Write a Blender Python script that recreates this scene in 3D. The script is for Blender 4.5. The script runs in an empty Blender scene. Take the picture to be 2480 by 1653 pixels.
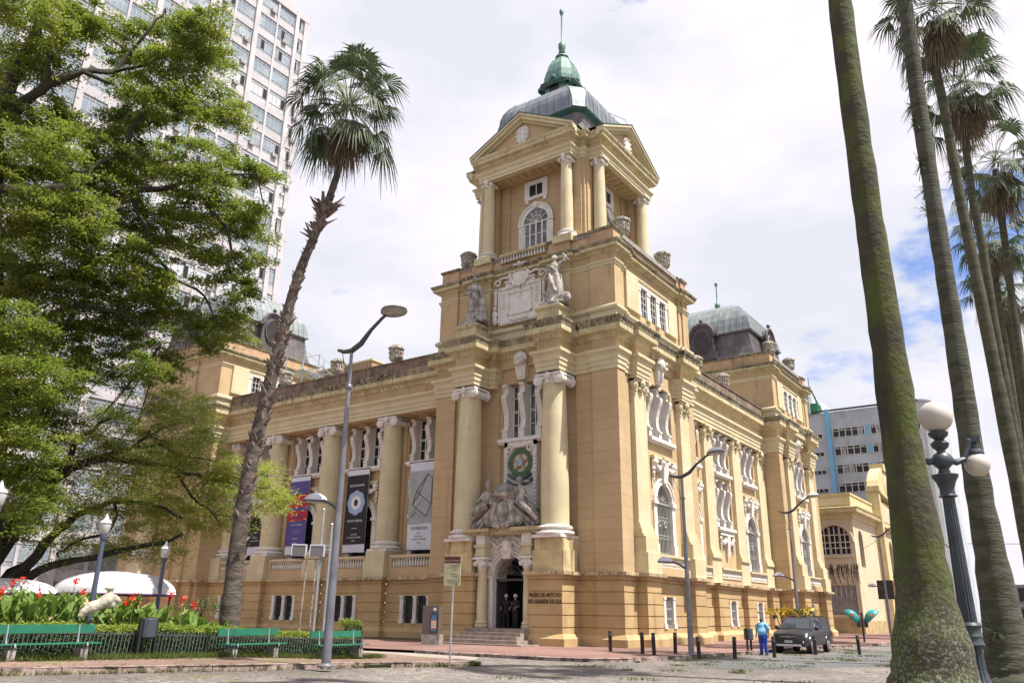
import bpy, math, random
import numpy as np
from mathutils import Vector, Matrix
R=math.radians; PI=math.pi
random.seed(7); RS=np.random.RandomState(5)
sc=bpy.context.scene; col=sc.collection
# ------------------------------------------------ camera
cam=bpy.data.objects.new('camera',bpy.data.cameras.new('camera')); col.objects.link(cam)
cam.data.sensor_width=36; cam.data.lens=36*1920/2480; cam.data.clip_end=3000; cam.data.clip_start=.1
cam.matrix_world=Matrix([[0.81848, 0.175087, 0.547206, 0.0], [0.574381, -0.271346, -0.772306, 0.0], [0.013261, 0.946423, -0.322658, 1.8], [0.0, 0.0, 0.0, 1.0]])
sc.camera=cam
# ------------------------------------------------ sky, sun, exposure
SE,SA=R(64),R(10)            # sun elevation; azimuth measured from +X towards +Y
W=bpy.data.worlds.new('World'); sc.world=W; W.use_nodes=True
nt=W.node_tree; N=nt.nodes; L=nt.links; N.clear()
def nn(t,**k):
    n=N.new(t)
    for a,b in k.items(): setattr(n,a,b)
    return n
out=nn('ShaderNodeOutputWorld'); bg=nn('ShaderNodeBackground'); L.new(bg.outputs[0],out.inputs[0])
sky=nn('ShaderNodeTexSky',sky_type='NISHITA',sun_disc=False); sky.sun_elevation=SE; sky.sun_rotation=PI/2-SA
tc=nn('ShaderNodeTexCoord')
def noise(scale,det,off):
    m=nn('ShaderNodeMapping'); m.inputs['Scale'].default_value=(1,1,2.2); m.inputs['Location'].default_value=off
    L.new(tc.outputs['Generated'],m.inputs[0]); n=nn('ShaderNodeTexNoise'); n.inputs['Scale'].default_value=scale
    n.inputs['Detail'].default_value=det; n.inputs['Roughness'].default_value=.55; L.new(m.outputs[0],n.inputs[0]); return n
def mth(op,a,b=None,clamp=False):
    n=nn('ShaderNodeMath',operation=op); n.use_clamp=clamp
    for i,v in enumerate((a,b)):
        if v is None: continue
        if hasattr(v,'links'): L.new(v,n.inputs[i])
        else: n.inputs[i].default_value=v
    return n.outputs[0]
n1=noise(5.5,10,(3,1,2)); n2=noise(1.9,6,(7,5,0)); n3=noise(6,9,(0,4,8)); n4=noise(17,8,(1,1,4))
gap=None   # openings in the cloud deck, at fixed directions of the sky
for (d,c0,c1,a) in [((-.314,.68,.662),.9985,.9999,.72),((-.2,.941,.272),.9972,.9996,.95),((-.070,.922,.375),.9955,.9992,1.0),((-.11,.948,.315),.9972,.9996,.9),
                  ((-.005,.90,.42),.9965,.9994,.95),((.35,.6,.7),.95,.99,.8),((-.2,-.8,.6),.93,.98,.9),((.7,-.1,.6),.93,.98,.8)]:
    v=Vector(d).normalized(); dp=nn('ShaderNodeVectorMath',operation='DOT_PRODUCT'); nm=nn('ShaderNodeVectorMath',operation='NORMALIZE')
    L.new(tc.outputs['Generated'],nm.inputs[0]); L.new(nm.outputs[0],dp.inputs[0]); dp.inputs[1].default_value=v
    r=nn('ShaderNodeMapRange'); r.inputs[1].default_value=c0; r.inputs[2].default_value=c1; r.inputs[4].default_value=a; r.clamp=True
    L.new(dp.outputs['Value'],r.inputs[0]); gap=r.outputs[0] if gap is None else mth('MAXIMUM',gap,r.outputs[0])
tear=mth('ADD',mth('MULTIPLY',n1.outputs[0],.7),mth('MULTIPLY',n4.outputs[0],.3)); tear=mth('ADD',mth('MULTIPLY',gap,.55),mth('MULTIPLY',mth('SUBTRACT',tear,.5),2.4))
mr=nn('ShaderNodeMapRange',interpolation_type='SMOOTHSTEP'); mr.inputs[1].default_value=.30; mr.inputs[2].default_value=.62; L.new(tear,mr.inputs[0])
cr=nn('ShaderNodeValToRGB'); cr.color_ramp.elements[0].position=.40; cr.color_ramp.elements[0].color=(.385,.395,.435,1)
cr.color_ramp.elements[1].position=.58; cr.color_ramp.elements[1].color=(.52,.487,.53,1)
cm=mth('ADD',mth('MULTIPLY',n2.outputs[0],.7),mth('MULTIPLY',n3.outputs[0],.3)); L.new(cm,cr.inputs[0])
skm=nn('ShaderNodeMixRGB',blend_type='MULTIPLY'); skm.inputs[0].default_value=1; skm.inputs[2].default_value=(.075,.078,.098,1); L.new(sky.outputs[0],skm.inputs[1])
mx=nn('ShaderNodeMixRGB'); L.new(mr.outputs[0],mx.inputs[0]); L.new(cr.outputs[0],mx.inputs[1]); L.new(skm.outputs[0],mx.inputs[2])
L.new(mx.outputs[0],bg.inputs[0]); bg.inputs[1].default_value=1
sd=Vector((math.cos(SE)*math.cos(SA),math.cos(SE)*math.sin(SA),math.sin(SE)))
sun=bpy.data.objects.new('sun',bpy.data.lights.new('sun','SUN')); col.objects.link(sun)
sun.data.energy=4.4; sun.data.angle=R(.6); sun.data.color=(1,.94,.84); sun.rotation_euler=sd.to_track_quat('Z','Y').to_euler(); sun.location=sd*100
vs=sc.view_settings; vs.view_transform='Standard'; vs.look='None'; vs.exposure=1.10; vs.gamma=1
try: vs.use_curve_mapping=False
except: pass
# ------------------------------------------------ materials
MATS={}
def mat(name,c,rough=.8,c2=None,ns=1.5,nd=5,thr=(.4,.65),bump=0,bs=20,metal=0,joints=None,streak=None,moss=None,trans=0,spec=None,obj=False,stretch=(1,1,1),emit=None,mscale=1):
    m=bpy.data.materials.new(name); m.use_nodes=True; t=m.node_tree; N=t.nodes; L=t.links
    b=N['Principled BSDF']; b.inputs['Roughness'].default_value=rough; b.inputs['Metallic'].default_value=metal
    if spec is not None: b.inputs['Specular IOR Level'].default_value=spec
    b.inputs['Base Color'].default_value=(*c,1)
    g=N.new('ShaderNodeNewGeometry'); tc=N.new('ShaderNodeTexCoord'); P=tc.outputs['Object'] if obj else g.outputs['Position']
    cur=None
    def noise(sc_,det,st=(1,1,1),v=None):
        mp=N.new('ShaderNodeMapping'); mp.inputs['Scale'].default_value=st; L.new(v or P,mp.inputs[0])
        n=N.new('ShaderNodeTexNoise'); n.inputs['Scale'].default_value=sc_; n.inputs['Detail'].default_value=det; n.inputs['Roughness'].default_value=.6
        L.new(mp.outputs[0],n.inputs[0]); return n.outputs[0]
    def rng(v,a,b_,o0=0,o1=1):
        r=N.new('ShaderNodeMapRange'); r.interpolation_type='SMOOTHSTEP'
        for i,x in enumerate((a,b_,o0,o1)): r.inputs[i+1].default_value=x
        L.new(v,r.inputs[0]); return r.outputs[0]
    def mix(f,a,b_,mode='MIX'):
        x=N.new('ShaderNodeMixRGB'); x.blend_type=mode
        for i,v in enumerate((f,a,b_)):
            if hasattr(v,'links'): L.new(v,x.inputs[i])
            elif i==0: x.inputs[0].default_value=v
            else: x.inputs[i].default_value=(*v,1)
        return x.outputs[0]
    def mul(a,b_,op='MULTIPLY'):
        x=N.new('ShaderNodeMath'); x.operation=op
        for i,v in enumerate((a,b_)):
            if hasattr(v,'links'): L.new(v,x.inputs[i])
            else: x.inputs[i].default_value=v
        return x.outputs[0]
    cur=c
    if c2: cur=mix(rng(noise(ns,nd,stretch),*thr),cur,c2)
    if joints:   # stone courses: dark thin joints in height and along the wall
        h,w,jc,amt=joints; s=N.new('ShaderNodeSeparateXYZ'); L.new(g.outputs['Position'],s.inputs[0])
        def saw(v,per,wd):
            q=mul(mul(v,1/per),0,'ADD'); fr=N.new('ShaderNodeMath'); fr.operation='FRACT'; L.new(q,fr.inputs[0])
            return rng(fr.outputs[0],wd/per,wd/per*1.6,1,0)
        if w==0:
            fl=N.new('ShaderNodeMath'); fl.operation='FLOOR'; L.new(mul(s.outputs[2],1/h),fl.inputs[0]); xy=mul(mul(s.outputs[0],s.outputs[1],'ADD'),mul(fl.outputs[0],.73),'ADD')
            fx=N.new('ShaderNodeMath'); fx.operation='FLOOR'; L.new(mul(xy,1/1.35),fx.inputs[0]); wn=N.new('ShaderNodeTexWhiteNoise'); wn.noise_dimensions='2D'; cb=N.new('ShaderNodeCombineXYZ'); L.new(fx.outputs[0],cb.inputs[0]); L.new(fl.outputs[0],cb.inputs[1]); L.new(cb.outputs[0],wn.inputs[0])
            cur=mix(rng(wn.outputs[0],0,1,0,.22),cur,tuple(q*.72 for q in c))
        jz=saw(s.outputs[2],h,.035)
        fac=mul(jz,amt); wob=rng(noise(1.3,3),.38,.55,.25,1); cur=mix(mul(fac,wob),cur,jc)
    if streak:   # rain streaks and grime running down
        sc_,amt,colr,t0=streak
        a=rng(noise(sc_,4,(1,1,.10)),t0,t0+.18); bb=rng(noise(.35,3),.35,.6); cur=mix(mul(mul(a,bb),amt),cur,colr)
    if moss:     # black lichen on faces that look up
        s2=N.new('ShaderNodeSeparateXYZ'); L.new(g.outputs['Normal'],s2.inputs[0]); up=rng(s2.outputs[2],.15,.6)
        cur=mix(mul(up,moss[0]),cur,mix(rng(noise(6,5),.4,.6),moss[1],moss[2] if len(moss)>2 else moss[1]))
    if hasattr(cur,'links'): L.new(cur,b.inputs['Base Color'])
    if bump:
        bp=N.new('ShaderNodeBump'); bp.inputs['Strength'].default_value=bump; bp.inputs['Distance'].default_value=.05
        L.new(noise(bs,5,stretch),bp.inputs['Height']); L.new(bp.outputs[0],b.inputs['Normal'])
    if trans:
        out=N['Material Output']; tr=N.new('ShaderNodeBsdfTranslucent'); ms=N.new('ShaderNodeMixShader'); ms.inputs[0].default_value=trans
        if hasattr(cur,'links'): L.new(cur,tr.inputs[0])
        else: tr.inputs[0].default_value=(*c,1)
        L.new(b.outputs[0],ms.inputs[1]); L.new(tr.outputs[0],ms.inputs[2]); L.new(ms.outputs[0],out.inputs[0])
    MATS[name]=m; return m
BLK=(.05,.045,.04); DG=(.09,.08,.06)
OCH=(.49,.362,.208); CRM=(.585,.515,.335)
wallm=mat('ochre_stucco',OCH,.9,(.42,.30,.168),.5,5,(.3,.75),.12,9,joints=(.62,0,(.30,.19,.11),.55),streak=(1.6,.35,(.20,.14,.09),.56))
plainm=mat('plain_ochre_stucco',(.495,.365,.208),.9,(.42,.30,.168),.6,5,(.35,.7),.1,9,streak=(1.8,.5,(.20,.14,.09),.56))
basem=mat('basement_stucco',(.465,.33,.165),.9,(.37,.258,.13),.6,5,(.35,.7),.12,9,streak=(1.6,.6,(.19,.13,.08),.55))
cream=mat('cream_stucco',CRM,.85,(.50,.435,.275),.8,5,(.35,.7),.08,9,joints=(1.05,0,(.42,.33,.19),.3),streak=(1.8,.3,(.25,.20,.12),.58))
creamd=mat('weathered_cream_cornice',(.55,.475,.285),.88,(.43,.37,.22),1.2,6,(.4,.65),.2,9,streak=(8.5,.75,(.08,.07,.05),.485),moss=(.9,(.09,.085,.06),(.26,.23,.16)))
capm=mat('blackened_cornice_lip',(.36,.31,.20),.92,(.20,.175,.12),2.2,7,(.38,.62),.3,12,streak=(9,.95,(.03,.027,.022),.42),moss=(.95,(.06,.055,.045),(.16,.15,.12)))
ledgem=mat('weathered_stone_ledge',(.55,.44,.27),.9,(.40,.32,.2),1.5,6,(.4,.65),.2,9,streak=(6.5,.9,(.08,.065,.05),.46),moss=(.75,(.16,.14,.10),(.42,.38,.28)))
parap=mat('stained_parapet',(.25,.17,.12),.9,(.16,.115,.085),1.4,6,(.35,.65),.2,9,streak=(2.4,.95,(.09,.07,.055),.42),moss=(.9,(.08,.075,.06)))
white=mat('white_stonework',(.68,.655,.62),.8,(.58,.54,.49),2,6,(.4,.7),.15,14,streak=(5,.5,(.22,.19,.16),.55))
statm=mat('weathered_statue_stone',(.46,.43,.39),.85,(.20,.18,.16),2.4,7,(.38,.66),.5,12,streak=(4,.8,(.12,.105,.095),.48),moss=(.5,(.12,.11,.1)))
urnm=mat('lichened_urn_stone',(.55,.50,.42),.9,(.25,.225,.19),2.5,7,(.35,.65),.6,14,streak=(5,.7,(.10,.09,.08),.5),moss=(.7,(.10,.095,.085)))
glass=mat('dark_window_glass',(.015,.017,.02),.28,spec=.4); glassb=mat('pale_reflecting_glass',(.12,.14,.16),.12,(.04,.05,.06),.8,2,(.4,.6),spec=.8)
iron=mat('wrought_iron',(.05,.05,.052),.6); ironl=mat('pale_painted_ironwork',(.42,.42,.40),.6)
ironb=mat('blue_grey_painted_iron',(.05,.065,.08),.45,(.035,.047,.06),3,4); blackm=mat('black_paint',(.018,.018,.02),.45)
dark=mat('dark_interior',(.012,.012,.012),.9)
lead=mat('grey_lead_roofing',(.23,.26,.285),.45,(.14,.16,.185),.9,6,(.35,.65),.15,3,metal=.35,streak=(2.5,.5,(.36,.40,.42),.5),stretch=(1,1,.4))
leadg=mat('pale_green_copper_roofing',(.24,.268,.272),.5,(.17,.195,.205),1.2,6,(.35,.65),.12,4,metal=.25,streak=(2.5,.4,(.42,.5,.48),.5),stretch=(1,1,.4))
leadd=mat('dark_lead_cladding',(.10,.088,.09),.5,(.155,.14,.145),1.1,6,(.4,.65),.12,4,metal=.3)
seam=mat('roof_seam',(.10,.12,.13),.5); copper=mat('verdigris_copper',(.14,.27,.22),.6,(.09,.18,.15),2.2,6,(.35,.65),.15,6,streak=(3,.5,(.42,.44,.30),.55))
copperd=mat('dark_verdigris',(.025,.10,.08),.55,(.04,.06,.055),2,5,(.4,.65),.1,6)
granite=mat('granite_steps',(.30,.245,.21),.8,(.20,.165,.145),3,7,(.35,.65),.2,25)
conc=mat('rough_concrete',(.34,.32,.29),.9,(.2,.19,.175),3,6,(.35,.65),.3,12)
# ------------------------------------------------ mesh helpers
class MB:
    def __init__(s,M=None): s.v=[]; s.f=[]; s.M=M
    def add(s,vs,fs):
        b=len(s.v)
        for p in vs:
            p=Vector(p); s.v.append(s.M@p if s.M else p)
        s.f+= [tuple(b+i for i in f) for f in fs]; return s
    def box(s,x0,x1,y0,y1,z0,z1):
        return s.add([(x0,y0,z0),(x1,y0,z0),(x1,y1,z0),(x0,y1,z0),(x0,y0,z1),(x1,y0,z1),(x1,y1,z1),(x0,y1,z1)],[(0,3,2,1),(4,5,6,7),(0,1,5,4),(1,2,6,5),(2,3,7,6),(3,0,4,7)])
    def hexa(s,b,t): return s.add(list(b)+list(t),[(3,2,1,0),(4,5,6,7),(0,1,5,4),(1,2,6,5),(2,3,7,6),(3,0,4,7)])
    def prism(s,poly,vec):   # polygon in 3D swept by vec
        n=len(poly); q=[Vector(p)+Vector(vec) for p in poly]
        return s.add(list(poly)+q,[tuple(range(n))[::-1],tuple(range(n,2*n))]+[(i,(i+1)%n,n+(i+1)%n,n+i) for i in range(n)])
    def lathe(s,prof,c=(0,0,0),n=16,rot=0,sq=None,caps=True):
        vs=[];fs=[]
        for r,z in prof:
            for k in range(n):
                a=rot+2*PI*k/n; vs.append((c[0]+r*math.cos(a),c[1]+r*math.sin(a),c[2]+z))
        m=len(prof)
        for i in range(m-1):
            for k in range(n): fs.append((i*n+k,i*n+(k+1)%n,(i+1)*n+(k+1)%n,(i+1)*n+k))
        if caps: fs+=[tuple(range(n))[::-1],tuple(range((m-1)*n,m*n))]
        return s.add(vs,fs)
    def tube(s,pts,rad,n=8,caps=True,jit=0):
        pts=[Vector(p) for p in pts]; vs=[];fs=[]; up=Vector((0,0,1)); prevx=None
        if not hasattr(rad,'__len__'): rad=[rad]*len(pts)
        for i,p in enumerate(pts):
            d=(pts[min(i+1,len(pts)-1)]-pts[max(i-1,0)]).normalized()
            x=prevx if prevx is not None else (d.orthogonal())
            x=(x-d*x.dot(d)).normalized(); prevx=x; y=d.cross(x)
            for k in range(n):
                a=2*PI*k/n; rr=rad[i]*(1+(random.random()-.5)*jit); vs.append(p+x*math.cos(a)*rr+y*math.sin(a)*rr)
        for i in range(len(pts)-1):
            for k in range(n): fs.append((i*n+k,i*n+(k+1)%n,(i+1)*n+(k+1)%n,(i+1)*n+k))
        if caps: fs+=[tuple(range(n))[::-1],tuple(range((len(pts)-1)*n,len(pts)*n))]
        return s.add(vs,fs)
    def ball(s,c,r,n=12,sz=(1,1,1)):
        pr=[(max(.001,math.sin(PI*k/(n//2+2)))*r,-math.cos(PI*k/(n//2+2))*r) for k in range(n//2+3)]
        b=len(s.v); t=MB(); t.lathe(pr,(0,0,0),n); return s.add([(c[0]+v.x*sz[0],c[1]+v.y*sz[1],c[2]+v.z*sz[2]) for v in t.v],t.f)
    def mould(s,path,prof,closed=False,cap=True,back=.3):
        n=len(path); P=[Vector(p) for p in path]; off=[]
        for i in range(n):
            a=P[i]-P[i-1] if (closed or i>0) else P[1]-P[0]
            b=P[(i+1)%n]-P[i] if (closed or i<n-1) else a
            a=a.normalized(); b=b.normalized(); n1=Vector((a.y,-a.x)); n2=Vector((b.y,-b.x)); k=1+n1.dot(n2)
            off.append((n1+n2)/max(k,.2))
        pr=list(prof); m=len(pr); vs=[]
        for i in range(n):
            for (o,z) in pr: vs.append((P[i].x+off[i].x*o,P[i].y+off[i].y*o,z))
        fs=[]; rg=range(n) if closed else range(n-1)
        for i in rg:
            j=(i+1)%n
            for k in range(m-1): fs.append((i*m+k,j*m+k,j*m+k+1,i*m+k+1))
        s.add(vs,fs)
        if cap and not closed:
            for i in (0,n-1):
                q=[(P[i].x+off[i].x*o,P[i].y+off[i].y*o,z) for o,z in pr]
                q+=[(P[i].x-off[i].x*back,P[i].y-off[i].y*back,pr[-1][1]),(P[i].x-off[i].x*back,P[i].y-off[i].y*back,pr[0][1])]
                s.add(q,[tuple(range(len(q))) if i==0 else tuple(range(len(q)))[::-1]])
        return s
    def build(s,name,m,parent=None,smooth=False,world=True,fixn=False):
        me=bpy.data.meshes.new(name); org=Vector((0,0,0))
        if parent is not None and world:
            q=parent
            while q: org+=q.location; q=q.parent
        me.from_pydata([tuple(v-org) for v in s.v] if (parent is not None and world) else [tuple(v) for v in s.v],[],s.f); me.materials.append(m)
        if fixn:
            import bmesh
            b=bmesh.new(); b.from_mesh(me); bmesh.ops.recalc_face_normals(b,faces=b.faces); b.to_mesh(me); b.free()
        if smooth:
            for p in me.polygons: p.use_smooth=True
            try: me.set_sharp_from_angle(angle=R(40))
            except Exception: pass
        me.update(); o=bpy.data.objects.new(name,me); col.objects.link(o); o.parent=parent; return o
def quads(name,V,m,parent=None,world=True,k=4):
    """V: numpy (n,k,3) separate polygons -> one mesh"""
    n=len(V); me=bpy.data.meshes.new(name); V=V.reshape(-1,3).astype(np.float32)
    if parent is not None and world:
        q=parent; org=Vector((0,0,0))
        while q: org+=q.location; q=q.parent
        V=V-np.array(org,dtype=np.float32)
    me.vertices.add(n*k); me.vertices.foreach_set('co',V.ravel()); me.loops.add(n*k); me.loops.foreach_set('vertex_index',np.arange(n*k,dtype=np.int32))
    me.polygons.add(n); me.polygons.foreach_set('loop_start',np.arange(0,n*k,k,dtype=np.int32)); me.update(calc_edges=True); me.validate()
    me.materials.append(m); o=bpy.data.objects.new(name,me); col.objects.link(o); o.parent=parent; return o
def tag(o,label=None,cat=None,group=None,kind=None):
    for k,v in (('label',label),('category',cat),('group',group),('kind',kind)):
        if v: o[k]=v
    return o
def thing(name,label,cat,loc=(0,0,0),rz=0,group=None):
    o=bpy.data.objects.new(name,None); o.empty_display_size=.3; o.location=loc; o.rotation_euler=(0,0,rz); col.objects.link(o); return tag(o,label,cat,group)
def dup(root,loc,rz=None,label=None,scale=None):
    r=root.copy(); col.objects.link(r); r.location=loc
    if rz is not None: r.rotation_euler=(0,0,rz)
    if scale: r.scale=scale
    if label: r['label']=label
    for ch in list(root.children):
        c=ch.copy(); col.objects.link(c); c.parent=r
        for g in list(ch.children):
            d=g.copy(); col.objects.link(d); d.parent=c
    return r
def struct(o): o['kind']='structure'; return o
def FR(x,y,deg,z=0): return Matrix.Translation((x,y,z))@Matrix.Rotation(R(deg),4,'Z')
def txt(s,size,m,name,parent,M,ext=.004,align='CENTER',sx=1):
    c=bpy.data.curves.new(name,'FONT'); c.body=s; c.size=size; c.extrude=ext; c.align_x=align; c.resolution_u=2
    o=bpy.data.objects.new(name,c); col.objects.link(o); dg=bpy.context.evaluated_depsgraph_get(); me=bpy.data.meshes.new_from_object(o.evaluated_get(dg))
    col.objects.unlink(o); bpy.data.objects.remove(o); me.transform(Matrix.Diagonal((sx,1,1,1))); me.transform(Matrix.Rotation(PI/2,4,'X')); me.transform(M)
    org=Vector((0,0,0)); q=parent
    while q: org+=q.location; q=q.parent
    me.transform(Matrix.Translation(-org)); me.materials.clear(); me.materials.append(m); o=bpy.data.objects.new(name,me); col.objects.link(o); o.parent=parent; return o
# ================================================ MUSEUM
MU=thing('museum_building','ochre and cream neoclassical museum with a domed corner tower, columns and long wings','museum',(-27.4,39.6,0))
def part(mb,name,m,parent=None,**k): return mb.build(name,m,parent or MU,**k)
def arcpts(cx,z,r,n=10,a0=PI,a1=0): return [(cx+r*math.cos(a0+(a1-a0)*k/n),z+r*math.sin(a0+(a1-a0)*k/n)) for k in range(n+1)]
def panel(mb,u0,u1,z0,z1,ops,d=0,dep=.45):
    """flat wall in the local frame with rectangular or round-headed openings and their reveals"""
    us=sorted({u0,u1}|{o[0] for o in ops}|{o[1] for o in ops}); zs=sorted({z0,z1}|{o[2] for o in ops}|{o[3] for o in ops})
    for a,b in zip(us,us[1:]):
        for c,e in zip(zs,zs[1:]):
            if any(o[0]<=a+1e-6 and b<=o[1]+1e-6 and o[2]<=c+1e-6 and e<=o[3]+1e-6 for o in ops): continue
            mb.add([(a,d,c),(b,d,c),(b,d,e),(a,d,e)],[(0,1,2,3)])
    for o in ops:
        a,b,c,e=o[:4]; r=(b-a)/2
        if len(o)>4:
            arc=arcpts((a+b)/2,e-r,r,14); out=[(a,c)]+arc+[(b,c)]
            for (x0,y0),(x1,y1) in zip(arc,arc[1:]): mb.add([(x0,d,y0),(x1,d,y1),(x1,d,e),(x0,d,e)],[(0,1,2,3)])
        else: out=[(a,c),(a,e),(b,e),(b,c)]
        out=out+[out[0]]
        for (x0,y0),(x1,y1) in zip(out,out[1:]): mb.add([(x0,d,y0),(x1,d,y1),(x1,d+dep,y1),(x0,d+dep,y0)],[(0,1,2,3)])
SPR=[(.0,.30,0),(.30,.30,0),(.30,.34,.02),(.36,.34,0),(.36,.20,0)]
def console(mb,u,z0,z1,w=.38,d=0,s=1):
    h=z1-z0; k=[(0,.26),(.13,.26),(.14,.31),(.17,.31),(.18,.2),(.24,.13),(.34,.10),(.46,.14),(.58,.24),(.68,.36),(.76,.42),(.81,.38),(.83,.24),(.84,.2),(.95,.2),(.96,.34),(1,.36)]
    mb.prism([(u-w/2,d+.35,z0)]+[(u-w/2,d-o*s,z0+h*t) for t,o in k]+[(u-w/2,d+.35,z1)],(w,0,0))
def window_consoles(M,cu,z0,z1,sp=1.5,d=.25,parent=None,gm=None,sill=True):
    w=sp*2+.45; f=MB(M)
    if sill: f.box(cu-w/2-.15,cu+w/2+.15,d-.55,d+.2,z0-.22,z0); f.box(cu-w/2-.1,cu+w/2+.1,d-.45,d+.2,z0-.34,z0-.22)
    for s in (-.5,.5):
        c=cu+s*sp; a=sp/2-.25
        for x in (c-a,c+a,c): f.box(x-.035,x+.035,d+.32,d+.40,z0,z1)
        for t in (.0,.27,.5,.53,.77,.985): f.box(c-a,c+a,d+.33,d+.39,z0+(z1-z0)*t,z0+(z1-z0)*t+.05)
    win=part(f,'window',white,parent); win['label']='tall window behind three S shaped stone brackets'
    g=MB(M)
    for s in (-.5,.5):
        c=cu+s*sp; g.box(c-sp/2+.2,c+sp/2-.2,d+.42,d+.5,z0,z1)
    part(g,'pane',gm or glass,win)
    for k in (-1,0,1):
        b=MB(M); console(b,cu+k*sp,z0,z1,.38,d,1.15); part(b,'console',white,win)
    return win
def grille(mb,u0,u1,z0,z1,d,arch=0,sp=.19,r=.016):
    n=max(2,int((u1-u0)/sp)); cu=(u0+u1)/2; rad=(u1-u0)/2
    for i in range(n+1):
        u=u0+(u1-u0)*i/n; top=z1-rad+math.sqrt(max(0,rad*rad-(u-cu)**2)) if arch else z1
        if top>z0: mb.box(u-r,u+r,d-r,d+r,z0,top)
    z=z0
    for t in ((0,.06,.28,.31,.6,.63,.9,.98) if not arch else (0,.05,.25,.29,.5,.54,.7)): z=z0+(z1-z0)*t; mb.box(u0,u1,d-r,d+r,z,z+.035)
def window_arched(M,cu,z0=5.05,top=9.75,w=3.0,parent=None,d=.06,head=True,gcol=None):
    """round-headed barred window with white stone frame, keystone and hanging fruit garlands"""
    f=MB(M); r=w/2; ri=r-.42; zc=top-r
    for s in (-1,1):
        x0,x1=sorted((cu+s*r,cu+s*ri)); f.box(x0,x1,-.10,d+.3,z0,zc-.02); x0,x1=sorted((cu+s*(r+.1),cu+s*(ri-.08))); f.box(x0,x1,-.2,d+.32,zc-.18,zc+.03)
        x0,x1=sorted((cu+s*(r+.06),cu+s*(ri-.015))); f.box(x0,x1,-.16,d+.31,z0-.01,z0+.7)
    for ra,rb,dd in ((r,ri,-.1),(r-.02,r-.12,-.16),(ri+.12,ri+.02,-.14)):
        A=arcpts(cu,zc,ra,16); B=arcpts(cu,zc,rb,16)
        for k in range(16): f.hexa([(A[k][0],dd,A[k][1]),(A[k+1][0],dd,A[k+1][1]),(B[k+1][0],dd,B[k+1][1]),(B[k][0],dd,B[k][1])],[(A[k][0],d+.3,A[k][1]),(A[k+1][0],d+.3,A[k+1][1]),(B[k+1][0],d+.3,B[k+1][1]),(B[k][0],d+.3,B[k][1])])
    win=part(f,'arched_window',white,parent); win['label']='round headed barred window in a white stone frame'
    g=MB(M); g.box(cu-ri-.4,cu+ri+.4,.44,.5,z0-.3,top); part(g,'pane',glass,win)
    g=MB(M); grille(g,cu-ri,cu+ri,z0,top-.42,d+.1,1)
    for s in (-.45,.45): g.lathe([(.13,-.02),(.17,0),(.13,.02)],(0,0,0),10) if False else None
    g.box(cu-ri,cu+ri,d+.02,d+.08,zc-.1,zc-.03)
    for s in (-.4,.4):
        for k in range(10):
            a=2*PI*k/10; b=2*PI*(k+1)/10; g.tube([(cu+s+.16*math.cos(a),d+.06,z0+1.9+.16*math.sin(a)),(cu+s+.16*math.cos(b),d+.06,z0+1.9+.16*math.sin(b))],.03,5)
    for k in range(9):
        a=PI*(k+.5)/9; g.tube([(cu+.25*math.cos(a),d+.08,zc+.25*math.sin(a)),(cu+ri*.95*math.cos(a),d+.08,zc+ri*.95*math.sin(a))],.015,4)
    part(g,'grille',gcol or ironl,win)
    if head:
        h=MB(M); zt=top+1.05; h.box(cu-r-.1,cu+r+.1,-.28,.1,zt,zt+.16); h.box(cu-r,cu+r,-.2,.1,zt-.12,zt); h.box(cu-.4,cu+.4,-.42,.1,zt,zt+.16)
        part(h,'drip_moulding',cream,win); h=MB(M)
        h.hexa([(cu-.24,-.25,top-.35),(cu+.24,-.25,top-.35),(cu+.24,.1,top-.35),(cu-.24,.1,top-.35)],[(cu-.42,-.4,zt-.1),(cu+.42,-.4,zt-.1),(cu+.42,.1,zt-.1),(cu-.42,.1,zt-.1)])
        rr=random.Random(3)
        for s in (-1,1):
            h.ball((cu+s*.36,-.3,zt-.18),.17,10); h.ball((cu+s*1.35,-.2,zt-.25),.24,10)
            for k in range(16):
                t=k/15; x=s*(.4+1.0*t); z=zt-.35-.28*math.sin(PI*t)+rr.uniform(-.06,.06); h.ball((cu+x,-.2+rr.uniform(-.06,.05),z),rr.uniform(.1,.17),8)
            for k in range(9): h.ball((cu+s*(1.42+rr.uniform(-.09,.09)),-.16,zt-.4-k*.13),rr.uniform(.09,.15)*(1-k*.05),8)
        part(h,'garland',statm if False else white,win)
    return win
def balustrade(M,u0,u1,z0,z1,parent=None,d=0,sp=.24,cm=None):
    b=MB(M); b.box(u0-.03,u1+.03,d-.16,d+.16,z1-.14,z1); b.box(u0-.03,u1+.03,d-.12,d+.12,z1-.2,z1-.14); b.box(u0,u1,d-.1,d+.12,z0-.02,z0+.03); b.box(u0,u1,d+.3,d+.35,z0,z1-.3)
    o=part(b,'balustrade',cm or cream,parent); n=max(2,int((u1-u0)/sp)); h=z1-z0-.2
    for i in range(n):
        u=u0+(u1-u0)*(i+.5)/n; q=MB(M); q.lathe([(.07,0),(.07,.06*h),(.045,.1*h),(.085,.3*h),(.075,.4*h),(.035,.62*h),(.05,.75*h),(.035,.82*h),(.07,.93*h),(.07,h)],(u,d,z0+.02),8); part(q,'baluster',white,o,smooth=True)
    return o
BW=[.52,.73,1.06,1.68,2.29,2.90,3.5]
BASE_P=[(.24,-.4),(.24,.5),(.2,.54),(.06,.72),(0,.74),(0,1.03),(-.05,1.03),(-.05,1.09),(0,1.09),(0,1.65),(-.05,1.65),(-.05,1.71),(0,1.71),(0,2.26),(-.05,2.26),(-.05,2.32),(0,2.32),(0,2.87),(-.05,2.87),(-.05,2.93),(0,2.93),(0,3.47),(-.05,3.47),(-.05,3.53),(.02,3.53),(.04,3.72)]
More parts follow.
